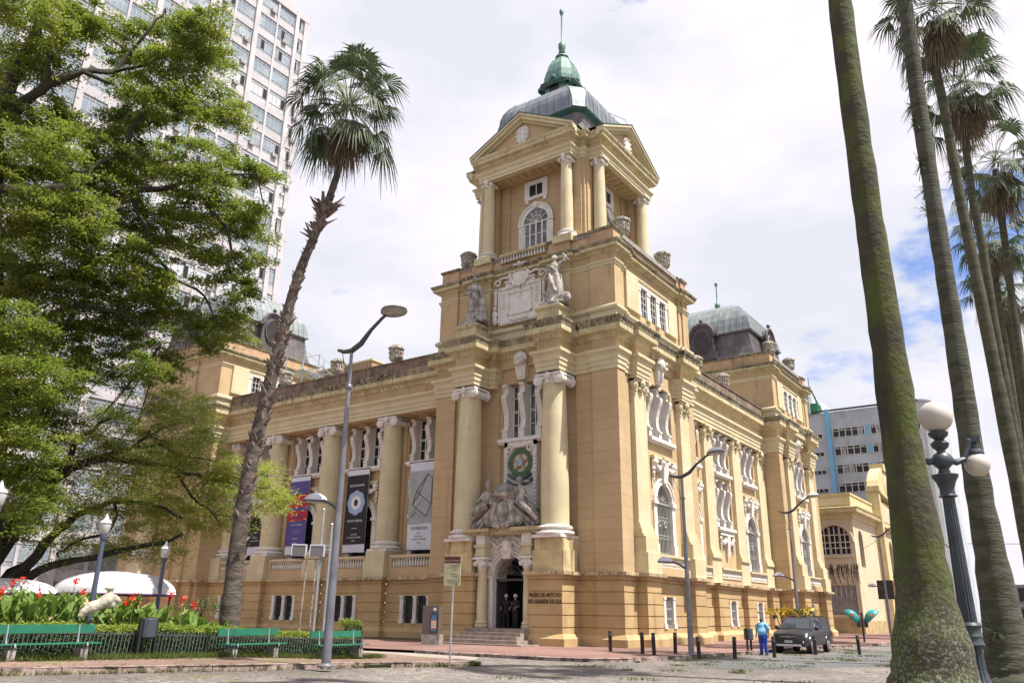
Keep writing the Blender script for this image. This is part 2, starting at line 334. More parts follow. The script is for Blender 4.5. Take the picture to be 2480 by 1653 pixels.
LEDGE_P=[(.04,3.70),(.16,3.73),(.27,3.76),(.29,3.93),(-.35,3.97)]
def sub(prof,a,b):
    r=[p for p in prof if a-1e-6<=p[1]<=b+1e-6]; return r
def basement_win(M,cu,parent=None,w=2.3,n=2,d=0):
    """pair of barred basement lights between short stone posts"""
    f=MB(M); z0,z1=1.0,2.75
    for k in range(n+1):
        u=cu-w/2+.14+(w-.28)*k/n
        f.box(u-.14,u+.14,d-.02,d+.25,z0+.28,z1-.12); f.box(u-.19,u+.19,d-.06,d+.25,z0,z0+.28); f.box(u-.18,u+.18,d-.05,d+.25,z1-.14,z1)
    win=part(f,'basement_window',white,parent); win['label']='barred basement window between short white posts'
    g=MB(M); g.box(cu-w/2,cu+w/2,d+.3,d+.34,z0,z1); part(g,'pane',glass,win); g=MB(M)
    for k in range(n): a=cu-w/2+.3+(w-.28)*k/n; grille(g,a,a+(w-.28)/n-.32,z0,z1,d+.12,0,.14,.014)
    part(g,'grille',iron if n==2 else ironl,win)
def bmould(mb,path,a=None):
    mb.mould(path,BASE_P if a is None else [p for p in BASE_P if a[0]<=p[1]<=a[1]])
def base_bay(mb,M,u0,u1,cu,w=2.3,d=0):
    """basement wall of one bay with the window hole left open"""
    z0,z1=1.03,2.75
    def P(u): v=M@Vector((u,d,0)); return (v.x,v.y)
    q=MB(); real=mb; mb=q
    lo=[p for p in BASE_P if p[1]<=1.03]; hi=[(0,2.75),(0,2.87),(-.05,2.87),(-.05,2.93),(0,2.93),(0,3.47),(-.05,3.47),(-.05,3.53),(.02,3.53),(.04,3.72)]
    mi=[(0,1.03),(-.05,1.03),(-.05,1.09),(0,1.09),(0,1.65),(-.05,1.65),(-.05,1.71),(0,1.71),(0,2.26),(-.05,2.26),(-.05,2.32),(0,2.32),(0,2.75)]
    mb.mould([P(u0),P(u1)],lo); mb.mould([P(u0),P(u1)],hi)
    mb.mould([P(u0),P(cu-w/2)],mi,back=.4); mb.mould([P(cu+w/2),P(u1)],mi,back=.4); part(q,'basement_wall',basem)
ARCH_P=[(-.3,15.36),(.06,15.36),(.06,15.62),(.11,15.63),(.11,15.92),(.16,15.93),(.16,16.24),(.26,16.38),(.33,16.42),(.33,16.6),(0,16.68)]
FRZ_P=[(0,16.6),(0,17.45)]
CORN_P=[(0,17.25),(.10,17.3),(.14,17.45),(.22,17.55),(.50,17.62),(.52,17.66),(.52,17.97)]
CAP_P=[(.5,17.96),(.535,17.97),(.57,18.12),(.65,18.28),(.67,18.4),(.1,18.5),(-1.3,18.52)]
def volutes(mb,x,y,z,r=.30,w=.68,L=.75,M=None,head=True):
    """ionic scroll capital: two rolls running front to back, abacus and a leaf boss"""
    q=mb
    def cyl(cx,y0,y1,rad,n=14):
        q.add([(x+cx+rad*math.cos(2*PI*k/n),y+yy,z+rad*math.sin(2*PI*k/n)) for yy in (y0,y1) for k in range(n)],[tuple(range(n)),tuple(range(n,2*n))[::-1]]+[(k,k+n,(k+1)%n+n,(k+1)%n) for k in range(n)])
    for s in (-1,1):
        cyl(s*w,-L,-L+.18,r); cyl(s*w,-L+.18,-.12,r*.78); cyl(s*w,-.12,.12,r*.62); cyl(s*w,.12,L-.18,r*.78); cyl(s*w,L-.18,L,r); cyl(s*w,-L-.05,-L,r*.62); cyl(s*w,-L-.09,-L-.04,r*.25)
    q.box(x-w,x+w,y-L+.05,y+L-.05,z+.05,z+.26); q.lathe([(w*.9,-.28),(w*1.02,-.15),(w*.95,.05)],(x,y,z),18); q.box(x-w-.18,x+w+.18,y-L-.04,y+L+.04,z+.26,z+.36); q.box(x-w-.1,x+w+.1,y-L+.05,y+L-.05,z+.36,z+.42)
    if head: q.ball((x,y-L-.03,z+.2),.17,10,(1,1,1.5)); q.ball((x,y-L,z-.12),.12,8)
def big_column(x,y,z0,z1,rb,rt,parent=None,seg=28,capr=.30):
    s=MB(); h=z1-z0
    s.lathe([(rb,0),(rb*.995,h*.25),(rb*.965,h*.5),((rb+rt)/2*.99,h*.75),(rt,h-.05),(rt+.05,h-.04),(rt+.05,h)],(x,y,z0),seg)
    c=part(s,'column',cream,parent,smooth=True)
    b=MB(); b.box(x-rb-.14,x+rb+.14,y-rb-.14,y+rb+.14,z0-.66,z0-.5)
    b.lathe([(rb+.24,-.5),(rb+.3,-.42),(rb+.26,-.3),(rb+.08,-.27),(rb+.08,-.2),(rb+.2,-.17),(rb+.22,-.08),(rb+.12,-.01),(rb,.05)],(x,y,z0),seg); part(b,'base',ledgem if False else white,c,smooth=True)
    k=MB(); volutes(k,x,y,z1+.12,capr*rt/.66,rt*1.06,rt*1.12); part(k,'capital',white,c,smooth=False); return c
def pilaster(M,u0,u1,z0,z1,d0,d1,cap=True,parent=None,name='pilaster'):
    p=MB(M); p.box(u0,u1,-d1,-d0,z0,z1)
    if cap: p.box(u0-.06,u1+.06,-d1-.14,-d0,z0,z0+.16); p.box(u0-.03,u1+.03,-d1-.08,-d0,z0+.16,z0+.34); p.box(u0-.08,u1+.08,-d1-.2,-d0,z0-.24,z0)
    o=part(p,name,cream,parent)
    if cap:
        c=MB(M); cu=(u0+u1)/2; w=(u1-u0)/2; z=z1-.55
        for s in (-1,1):
            for k,rr in enumerate((.27,.18,.08)):
                c.prism([(cu+s*(w-.12)+rr*math.cos(2*PI*i/12),-d1-.1-.04*k,z+rr*math.sin(2*PI*i/12)) for i in range(12)],(0,.32,0))
        c.box(cu-w,cu+w,-d1-.16,-d0,z+.2,z+.36); c.box(cu-w-.12,cu+w+.12,-d1-.26,-d0,z+.38,z+.52)
        c.ball((cu,-d1-.2,z+.12),.2,8,(1,1,1.3)); c.ball((cu,-d1-.12,z-.25),.13,8)
        for s in (-1,1): c.ball((cu+s*.22,-d1-.1,z-.2),.1,6); c.ball((cu+s*(w-.1),-d1-.1,z-.42),.09,6)
        part(c,'capital',cream,o)
    return o
class Auto:
    def __init__(s,name,m): s.name=name; s.m=m
    def mould(s,*a,**k): q=MB(); q.mould(*a,**k); part(q,s.name,s.m)
bas=Auto('basement_wall',basem); led=Auto('basement_ledge',ledgem); wal=Auto('wall',wallm); arc=Auto('architrave',cream); frz=Auto('frieze',plainm); cor=Auto('main_cornice',creamd); cap_=Auto('cornice_lip',capm)
def both(path): bas.mould(path,BASE_P); led.mould(path,LEDGE_P)
# ---- front pavilion plan (travel left to right, outside on the right hand)
XL,XR,YF=-34.2,-20.5,39.58
ped_f=37.85
L1=[(XL,41.4),(XL,YF),(-32.6,YF),(-32.6,39.75),(-31.6,39.75),(-31.6,ped_f),(-29.35,ped_f),(-29.35,39.9)]
L2=[(-25.45,39.9),(-25.45,ped_f),(-23.3,ped_f),(-23.3,39.75),(-22.2,39.75),(-22.2,YF),(XR,YF),(XR,40.5),(-20.62,40.5),(-20.62,41.35),(-20.0,41.35),(-20.0,43.15),(-20.62,43.15),(-20.62,43.4)]
both(L1); both(L2)
MS=FR(-20.62,0,90)                    # side wall frame: local x is world Y
base_bay(bas,MS,43.4,47.7,45.5,1.6); led.mould([(-20.62,43.4),(-20.62,47.7)],LEDGE_P); basement_win(MS,45.5,w=1.6,n=1,d=0)
L3=[(-20.62,47.7),(-20.62,48.0),(-20.0,48.0),(-20.0,49.7),(-20.62,49.7),(-20.62,49.8),(XR,49.8),(XR,50.65),(-21.9,50.65),(-21.9,50.9)]
both(L3)
def body(path,z0=3.9,z1=15.5): wal.mould(path,[(0,z0),(0,z1)],cap=False)
body([(XL,43),(XL,YF),(-32.6,YF),(-32.6,39.75),(-31.4,39.75),(-31.4,39.9),(-29.2,39.9),(-29.2,40.0)])
body([(-25.6,40.0),(-25.6,39.9),(-23.4,39.9),(-23.4,39.75),(-22.2,39.75),(-22.2,YF),(XR,YF),(XR,40.5),(-20.65,40.5),(-20.65,41.2),(-20.75,41.2),(-20.75,43.3)])
body([(-20.75,47.8),(-20.75,49.55),(-20.65,49.55),(-20.65,49.8),(XR,49.8),(XR,50.65),(-22.15,50.65)])
def side(oy,z_first=False):
    """bay on the long side of an end pavilion (front corner at Y = 39.58 + oy)"""
    M=FR(-20.75,oy,90); cu=45.55
    w=MB(M); panel(w,43.3,47.8,3.9,17.5,[(43.75,47.35,12.1,15.6),(44.2,46.9,5.0,9.6,1)],0,.5); part(w,'bay_wall',plainm)
    window_consoles(M,cu,12.1,15.5,1.42); window_arched(M,cu)
    balustrade(M,43.35,47.75,4.35,5.1,d=-.45); b=MB(M); b.box(43.3,47.8,-.6,0,3.9,4.36); part(b,'parapet_base',plainm)
    for a,b_ in ((41.5,43.05),(48.1,49.6)):
        pilaster(M,a,b_,6.35,15.36,0,.32)
        q=MB(M); q.box(a-.1,b_+.1,-.85,0,3.95,5.05); q.box(a-.02,b_+.02,-.72,0,5.05,5.95); q.box(a-.1,b_+.1,-.62,0,5.95,6.07); q.box(a-.06,b_+.06,-.5,0,6.07,6.12); q.box(a-.05,b_+.05,-.45,0,6.12,6.35)
        part(q,'pedestal',cream)
    k=MB(M); keystone(k,cu,0,15.7,17.5); part(k,'keystone',white)
def keystone(k,cu,d,z0,z1):
    k.hexa([(cu-.26,d-.2,z0),(cu+.26,d-.2,z0),(cu+.26,d+.1,z0),(cu-.26,d+.1,z0)],[(cu-.42,d-.32,z1-.9),(cu+.42,d-.32,z1-.9),(cu+.42,d+.1,z1-.9),(cu-.42,d+.1,z1-.9)])
    k.box(cu-.13,cu+.13,d-.32,d,z0+.15,z1-1); k.ball((cu,d-.34,z1-.5),.33,12,(1,.75,1.3)); k.box(cu-.34,cu+.34,d-.25,d+.1,z1-.9,z1-.05)
    for a in range(9): t=a/8*PI; k.ball((cu+.4*math.cos(t),d-.3,z1-.45+.42*math.sin(t)),.12,6)
    k.ball((cu,d-.72,z1-.52),.08,6); k.box(cu-.2,cu+.2,d-.7,d-.4,z1-.85,z1-.72)
    for s in (-1,1): k.ball((cu+s*.13,d-.66,z1-.38),.05,6)
# ---- right wing basement, wall, bays
WX=-22.15
MW=FR(WX,0,90); MB_=FR(-21.9,0,90)
rb=[(50.9,55.6,53.35),(57.5,61.45,59.5),(63.45,67.4,65.4)]; rp=[(55.7,57.35),(61.55,63.3),(67.5,69.2)]
for a,b,c in rb:
    base_bay(bas,MB_,a,b,c,1.6); led.mould([(-21.9,a),(-21.9,b)],LEDGE_P); basement_win(MB_,c,w=1.6,n=1)
for a,b in rp: both([(-21.9,a-.1),(-21.9,a),(-21.5,a),(-21.5,b),(-21.9,b),(-21.9,b+(.1 if b<69 else .23))])
wR=MB(MW)
for k,(a,b,c) in enumerate(rb):
    a=[50.65,57.35,63.3][k]; b=[55.7,61.55,67.5][k]
    ops=[(c-1.75,c+1.75,12.1,15.3)]+([(c-1.35,c+1.35,5.0,9.6,1)] if k!=1 else [(c-1.7,c+1.7,8.0,11.5)])
    panel(wR,a,b,3.9,15.4,ops,0,.5); window_consoles(MW,c,12.1,15.25,1.35)
    if k!=1: window_arched(MW,c)
    else:
        f=window_consoles(MW,c,8.0,11.5,1.35); f['label']='tall barred window behind three straight white brackets'
        g=MB(MW); rr=random.Random(5)
        g.box(c-1.4,c+1.4,-.2,0,7.45,7.6)
        for s in (-1,1):
            for i in range(16):
                t=i/15; g.ball((c+s*(.2+1.1*t),-.12,7.2-.35*math.sin(PI*t)),rr.uniform(.1,.17),8)
            for i in range(7): g.ball((c+s*1.25,-.1,7.1-i*.15),.13-.01*i,8)
        g.hexa([(c-.18,-.2,5.9),(c+.18,-.2,5.9),(c+.18,.05,5.9),(c-.18,.05,5.9)],[(c-.32,-.3,7.4),(c+.32,-.3,7.4),(c+.32,.05,7.4),(c-.32,.05,7.4)]); part(g,'garland',white)
    balustrade(MW,a+.15,b-.15,4.3,5.05,d=-.3)
    q=MB(MW); q.box(a,b,-.35,0,3.9,4.31); part(q,'parapet_base',plainm)
part(wR,'wing_wall',plainm)
for a,b in rp: pilaster(MW,a,b,5.9,15.36,0,.27); q=MB(MW); q.box(a-.05,b+.05,-.36,0,3.95,5.9); part(q,'pedestal',cream)
side(0); side(29.85)
# far pavilion side paths
oy=29.85
def sh(P): return [(x,y+oy) for x,y in P]
both(sh([(-22.4,YF),(XR,YF),(XR,40.5),(-20.62,40.5),(-20.62,41.35),(-20.0,41.35),(-20.0,43.15),(-20.62,43.15),(-20.62,43.4)]))
MS2=FR(-20.62,oy,90); base_bay(bas,MS2,43.4,47.7,45.5,1.6); led.mould(sh([(-20.62,43.4),(-20.62,47.7)]),LEDGE_P); basement_win(MS2,45.5,w=1.6,n=1)
both(sh([(-20.62,47.7),(-20.62,48.0),(-20.0,48.0),(-20.0,49.7),(-20.62,49.7),(-20.62,49.8),(XR,49.8),(XR,50.8),(-24,50.8)]))
body(sh([(-22.6,YF),(XR,YF),(XR,40.5),(-20.65,40.5),(-20.65,41.2),(-20.75,41.2),(-20.75,43.3)])); body(sh([(-20.75,47.8),(-20.75,49.55),(-20.65,49.55),(-20.65,49.8),(XR,49.8),(XR,50.8),(-33,50.8)]))
# ---- left wing: three free columns before a recessed wall
MLW=FR(0,42.75,0); cx3=[-53.2,-46.9,-40.5]
edges=[-59.4]+cx3+[-34.2]
wl=MB(MLW)
for k in range(4):
    a,b=edges[k],edges[k+1]; c=(a+b)/2-(.15 if k==3 else 0)
    panel(wl,a,b,3.9,15.5,[(c-1.9,c+1.9,12.0,15.2),(c-1.35,c+1.35,4.4,9.6,1)],0,.5)
    window_consoles(MLW,c,12.0,15.15,1.48,.15); window_arched(MLW,c,4.5,9.7,3.0,gcol=iron)
    f=MB(MLW)
    for s in (-1,1): f.box(c+s*2.35-.3,c+s*2.35+.3,-.14,0,4,15.3)
    part(f,'pilaster',plainm)
    pa,pb=(a+1.0 if k else a+.4),(b-1.0 if k<3 else b-.15)
    MF=FR(0,41.35,0); base_bay(bas,FR(0,41.3,0),pa,pb,(pa+pb)/2+(.1 if k else 0),2.6); led.mould([(pa,41.3),(pb,41.3)],LEDGE_P); basement_win(FR(0,41.3,0),(pa+pb)/2+(.1 if k else 0),w=2.6,n=2)
    balustrade(MF,pa+.35,pb-(.1 if k==3 else .35),4.62,5.4,d=.1); q=MB(MF); q.box(pa,pb,0,.4,3.9,4.63)
    q.box(pa,pa+.35,0,.35,4.62,5.4)
    if k<3: q.box(pb-.35,pb,0,.35,4.62,5.4)
    part(q,'parapet_base',plainm)
part(wl,'wing_wall',wallm)
for x in cx3:
    both([(x-1.0,41.31),(x-1.0,40.85),(x+1.0,40.85),(x+1.0,41.31)])
    big_column(x,42.1,6.35,14.75,.80,.67)
    q=MB(); q.box(x-.98,x+.98,40.95,42.75,3.95,5.05); q.box(x-.9,x+.9,41.05,42.75,5.05,5.7); part(q,'pedestal',cream)
for x in (-59.0,):
    big_column(x,42.4,6.35,14.75,.6,.55); q=MB(); q.box(x-.4,x+.8,41.2,42.75,3.95,5.7); part(q,'pedestal',cream)
sf=MB(); sf.box(-59.4,-34.2,41.6,42.9,15.33,15.5)
for x in np.arange(-58.6,-35,1.55):
    for a in ((x,x+1.1,41.72,41.8),(x,x+1.1,42.45,42.53),(x,x+.08,41.8,42.45),(x+1.02,x+1.1,41.8,42.45)): sf.box(*a,15.27,15.34)
part(sf,'porch_soffit',plainm)
fl=MB(); fl.box(-59.4,-34.2,41.4,42.8,4.0,4.3); part(fl,'porch_floor',granite)
# ---- left end pavilion
both([(-70.6,60),(-70.6,YF),(-67.1,YF),(-67.1,38.6),(-65.0,38.6),(-65.0,YF),(-61.2,YF),(-61.2,39.9),(-59.9,39.9),(-59.9,40.2),(-59.4,40.2),(-59.4,41.3),(-59.0,41.3)])
body([(-70.6,60),(-70.6,YF),(-67.1,YF),(-67.1,39.7),(-65,39.7),(-65,YF),(-62.6,YF),(-62.6,39.75),(-61.2,39.75),(-61.2,39.95),(-59.4,39.95),(-59.4,43)])
big_column(-66.05,39.1,6.35,14.75,.75,.64); q=MB(); q.box(-67.0,-65.1,38.3,39.8,3.95,5.7); part(q,'pedestal',cream)
# ---- entablature along the whole building
def ent(path,arch=True,closed=False):
    if arch: arc.mould(path,ARCH_P,cap=True)
    frz.mould(path,FRZ_P,cap=False,closed=closed); cor.mould(path,CORN_P,closed=closed)
A1=[(-70.6,60),(-70.6,YF),(-67.2,YF),(-67.2,38.45),(-64.9,38.45),(-64.9,YF),(-61.2,YF),(-61.2,39.95),(-59.4,39.95),(-59.4,41.4),(XL,41.4),(XL,YF),(-32.6,YF),(-32.6,39.75),(-31.35,39.75),(-31.35,37.95),(-29.8,37.95),(-29.8,39.5),(-29.3,39.5),(-29.3,39.9)]
A2=[(-25.5,39.9),(-25.5,39.5),(-25.03,39.5),(-25.03,37.95),(-23.5,37.95),(-23.5,39.7),(-22.2,39.7),(-22.2,YF),(XR,YF),(XR,40.5),(-20.62,40.5),(-20.62,41.45),(-20.2,41.45),(-20.2,43.1),(-20.68,43.1),(-20.68,43.4)]
A3=[(-20.68,47.7),(-20.68,48.05),(-20.2,48.05),(-20.2,49.6),(-20.62,49.6),(-20.62,49.85),(XR,49.85),(XR,50.65),(-21.9,50.65),(-21.9,YF+oy)]+sh(A2[8:])
A4=sh(A3[:7]+[(XR,50.8),(-33,50.8)])
for a in (A1,A2,A3,A4): arc.mould(a,ARCH_P)
full=A1+A2+A3+A4
frz.mould(full,FRZ_P,cap=False); cor.mould(full,CORN_P,cap=False); cap_.mould(full,CAP_P,cap=False)
# centre bay above the door
MC=FR(0,40.0,0); w=MB(MC); panel(w,-29.25,-25.55,3.9,17.5,[(-28.95,-25.85,11.95,15.6),(-28.5,-26.3,3.9,4.9)],0,.6)
for z0,z1 in ((3.9,11.6),(15.7,17.4)):
    for x in (-29.22,-25.78): w.box(x,x+.2,-.12,0,z0,z1)
part(w,'entrance_bay_wall',wallm); cw=window_consoles(MC,-27.4,12.0,15.55,1.28,.1,gm=glassb); k=MB(MC); keystone(k,-27.4,-.1,15.75,17.5); part(k,'keystone',white)
for x,y in ((-30.6,38.72),(-24.28,38.72)):
    big_column(x,y,6.4,14.72,.82,.68); q=MB(); q.box(x-1.02,x+1.02,37.95,40,3.95,5.08); q.box(x-.93,x+.93,38.02,40,5.08,5.76); part(q,'pedestal',mat_ped:=MATS.get('ped') or mat('weathered_cream_pedestal',(.58,.46,.25),.9,(.42,.33,.19),1.0,6,(.4,.65),.15,9,streak=(2.6,.75,(.12,.10,.075),.5)))
# wing parapets
for pp in ([(-59.4,41.15),(XL,41.15)],[(-21.65,50.65),(-21.65,69.43)]): pr=MB(); pr.mould(pp,[(0,18.5),(0,19.22),(.07,19.24),(.08,19.34),(-1.2,19.36)]); part(pr,'wing_parapet',parap)
rf=MB(); rf.box(-59.4,-22.6,42.1,80,18.3,18.7); part(rf,'flat_roof',conc)
# ---- attics
BM=[(.05,18.4),(.05,18.98),(.16,19.05),(.22,19.12),(.22,19.28),(.06,19.4),(0,19.44)]
AB=[(0,22.0),(.05,22.03),(.06,22.16),(.13,22.22),(.13,22.32),(0,22.37)]
AC=[(0,22.84),(.10,22.88),(.16,22.98),(.44,23.03),(.46,23.2)]
AC2=[(.44,23.19),(.475,23.2),(.55,23.32),(.57,23.43),(0,23.52)]
AP=[(-.02,23.45),(-.02,24.44)]
AP2=[(-.03,24.42),(.06,24.45),(.11,24.6),(-.7,24.68)]
def attic(path,name_w=plainm,ops=None):
    n=MB(); n.mould(path,[(0,18.4),(0,22.95)],closed=True); part(n,'attic_wall',name_w)
    n=MB(); n.mould(path,BM,closed=True); n.mould(path,AB,closed=True); part(n,'attic_moulding',cream)
    n=MB(); n.mould(path,AC,closed=True); part(n,'attic_cornice',creamd); n=MB(); n.mould(path,AC2,closed=True); part(n,'attic_cornice_lip',capm); n=MB(); n.mould(path,AP2,closed=True); part(n,'parapet_coping',capm); n=MB(); n.mould(path,AP,closed=True); part(n,'attic_parapet',mat_par)
mat_par=mat('weathered_attic_parapet',(.50,.33,.19),.9,(.36,.25,.16),1.2,6,(.4,.65),.15,9,streak=(2.2,.5,(.12,.09,.07),.52),moss=(.92,(.10,.095,.075),(.22,.2,.15)))
SD=[(XR,YF),(XR,40.5),(-20.62,40.5),(-20.62,41.0),(-20.75,41.0),(-20.75,49.3),(-20.62,49.3),(-20.62,49.75),(XR,49.75),(XR,50.65)]
P1=[(XL,YF),(-32.7,YF),(-32.7,39.72),(-31.5,39.72),(-31.5,39.5),(-29.8,39.5),(-29.8,39.72),(-29.2,39.72),(-25.6,39.72),(-25.2,39.72),(-25.2,39.5),(-23.6,39.5),(-23.6,39.72),(-22.2,39.72),(-22.2,YF)]+SD+[(XL,50.65)]
attic(P1); attic([(-33,YF+oy),(-22.2,YF+oy)]+sh(SD)+[(-33,80.5)]); attic([(-70.6,YF),(-67,YF),(-67,39.45),(-65.1,39.45),(-65.1,YF),(-62.7,YF),(-62.7,39.75),(-59.4,39.75),(-59.4,50.65),(-70.6,50.65)])
for (x0,x1,y0,y1) in ((XL+.1,XR-.1,YF+.1,50.55),(-32.9,XR-.1,69.6,80.4),(-70.5,-59.5,39.7,50.5)): q=MB(); q.box(x0,x1,y0,y1,24.3,24.6); part(q,'attic_roof',conc)
def attic_side(M,y0,wn=3):
    """attic lights between white posts, cream pilasters each side"""
    for a,b in ((41.3,43.0),(47.5,48.9)): q=MB(M); q.box(a+y0,b+y0,-.18,0,19.75,22.2); part(q,'attic_pilaster',cream)
    f=MB(M); c=45.25+y0
    for k in range(4):
        u=c-2.1+1.4*k
        if 1: f.box(u-.22,u+.22,-.1,.2,20.05,21.5); f.box(u-.28,u+.28,-.14,.2,21.5,21.75); f.box(u-.28,u+.28,-.14,.2,19.78,20.1)
    f.box(c-2.3,c+2.3,-.16,.1,21.75,21.9); w=part(f,'attic_window',white); w['label']='attic window divided by white square posts'
    g=MB(M); g.box(c-2.1,c+2.1,-.02,.1,19.9,21.7); part(g,'pane',glass,w); g=MB(M)
    for k in range(3):
        for t in (0.35,.7,1.05): g.box(c-2.1+1.4*k+t-.02,c-2.1+1.4*k+t+.02,-.05,0,19.9,21.7)
    for z in (20.3,20.75,21.2): g.box(c-2.1,c+2.1,-.05,0,z,z+.04)
    part(g,'glazing_bars',white,w)
attic_side(FR(-20.75,0,90),0); attic_side(FR(-20.75,oy,90),0); attic_side(FR(-59.4,-.4,90),0)
for a,b in ((-31.5,-29.8),(-25.2,-23.6)): q=MB(FR(0,39.5,0)); q.box(a+.02,b-.02,-.05,0,19.78,22.18); part(q,'attic_pilaster',cream)
# pedestals carrying the statues
for a,b in ((-31.5,-29.8),(-25.1,-23.5)):
    q=MB(); q.mould([(a,39.6),(a,38.0),(b,38.0),(b,39.6)],[(0,18.5),(0,19.2),(.06,19.25),(.14,19.35),(.15,19.46),(.0,19.55),(-.9,19.58)],cap=False); part(q,'statue_pedestal',creamd)
    q=MB(); q.box(a+.15,b-.15,38.1,39.5,19.6,19.8); part(q,'statue_plinth',statm)
# commemorative tablet between the statues
MT=FR(-27.4,39.5,0); t=MB(MT)
t.box(-1.7,1.7,0,.25,19.6,22.1); t.box(-1.15,1.15,-.02,.25,22.1,22.5)
for a in ((-1.7,1.7,-.1,0,22.25,22.36),(-1.7,-1.6,-.1,0,19.95,22.3),(1.6,1.7,-.1,0,19.95,22.3),(-1.2,1.2,-.12,0,22.7,22.8),(-.95,.95,-.07,0,20.35,20.43),(-.95,.95,-.07,0,21.85,21.93),(-.95,-.87,-.07,0,20.35,21.93),(.87,.95,-.07,0,20.35,21.93),(-1.45,1.45,-.12,0,19.85,19.95)): t.box(*a)
for s in (-1,1):
    for k in range(5): t.prism([(s*1.3-.1,-.06,21.0+k*.22),(s*1.3,-.06,21.16+k*.22),(s*1.3+.1,-.06,21.0+k*.22)],(0,.06,0))
    t.tube([(s*1.75+.3*s*(math.cos(a/3)*(1-a/24)),-.08,22.75+.32*math.sin(a/3)*(1-a/24)) for a in range(20)],.07,5); t.tube([(s*1.6,-.08,23.05),(s*1.2,-.1,23.1),(s*.8,-.1,22.95)],.09,6)
    for k in range(8): t.ball((s*1.9,-.08,22.2-k*.14),.12-.004*k,7)
    t.lathe([(.12,0),(.2,.25),(.17,.45),(.2,.75),(.1,.95)],(s*1.95,-.05,19.9),9); t.ball((s*1.95,-.08,21.0),.15,8); t.tube([(s*1.8,-.12,20.7),(s*1.7,-.2,20.4)],.05,5)
t.ball((0,-.05,23.05),.62,18,(1,.25,1)); t.tube([(.72*math.cos(a/12*PI*2),-.12,23.08+.74*math.sin(a/12*PI*2)) for a in range(13)],.1,6)
for k in range(12): t.ball((.78*math.cos(k*PI/6),-.15,23.08+.8*math.sin(k*PI/6)),.12,6)
for k in range(14): t.box(-1.4+.2*k,-1.3+.2*k,-.14,0,19.72,19.85)
rr=random.Random(2)
for k in range(12): t.ball((-.6+.11*k,-.12,19.98+rr.uniform(-.05,.05)),.12,7)
for i,v in enumerate(t.v):
    if v.z>=19.6 and i>15: v.z-=.22
part(t,'commemorative_tablet',white)
balustrade(FR(0,39.62,0),-29.1,-25.5,24.05,24.66,cm=creamd)
# ---- upper tower
TX,TY=-27.3,44.85
def cross(c,w,p): return [(TX+x,TY+y) for x,y in [(-c,-c),(-w,-c),(-w,-p),(w,-p),(w,-c),(c,-c),(c,-w),(p,-w),(p,w),(c,w),(c,c),(w,c),(w,p),(-w,p),(-w,c),(-c,c),(-c,w),(-p,w),(-p,-w),(-c,-w)]]
n=MB(); n.mould(cross(4.25,3.05,3.55),[(0,24.5),(0,30.9)],closed=True)
for a in range(4):
    n.M=FR(TX,TY,90*a)
    for s in (-1,1): n.box(s*3.62-.42,s*3.62+.42,-4.36,-4.2,24.6,30.8); n.box(s*2.55-.35,s*2.55+.35,-3.68,-3.5,24.6,30.8)
part(n,'tower_wall',wallm)
cp=cross(4.25,3.75,5.25)
n=MB(); n.mould(cp,[(-.3,30.8),(.04,30.8),(.04,31.0),(.09,31.01),(.09,31.22),(.2,31.34),(.24,31.38),(.24,31.48),(0,31.52)],closed=True); part(n,'tower_architrave',cream)
n=MB(); n.mould(cp,[(0,31.5),(0,32.0)],closed=True); part(n,'tower_frieze',plainm)
n=MB(); n.mould(cp,[(0,31.88),(.1,31.95),(.16,32.08),(.42,32.14),(.44,32.36)],closed=True); part(n,'tower_cornice',creamd); n=MB(); n.mould(cp,[(.42,32.35),(.455,32.36),(.54,32.48),(.56,32.58),(-1.2,32.64)],closed=True); part(n,'tower_cornice_lip',creamd)
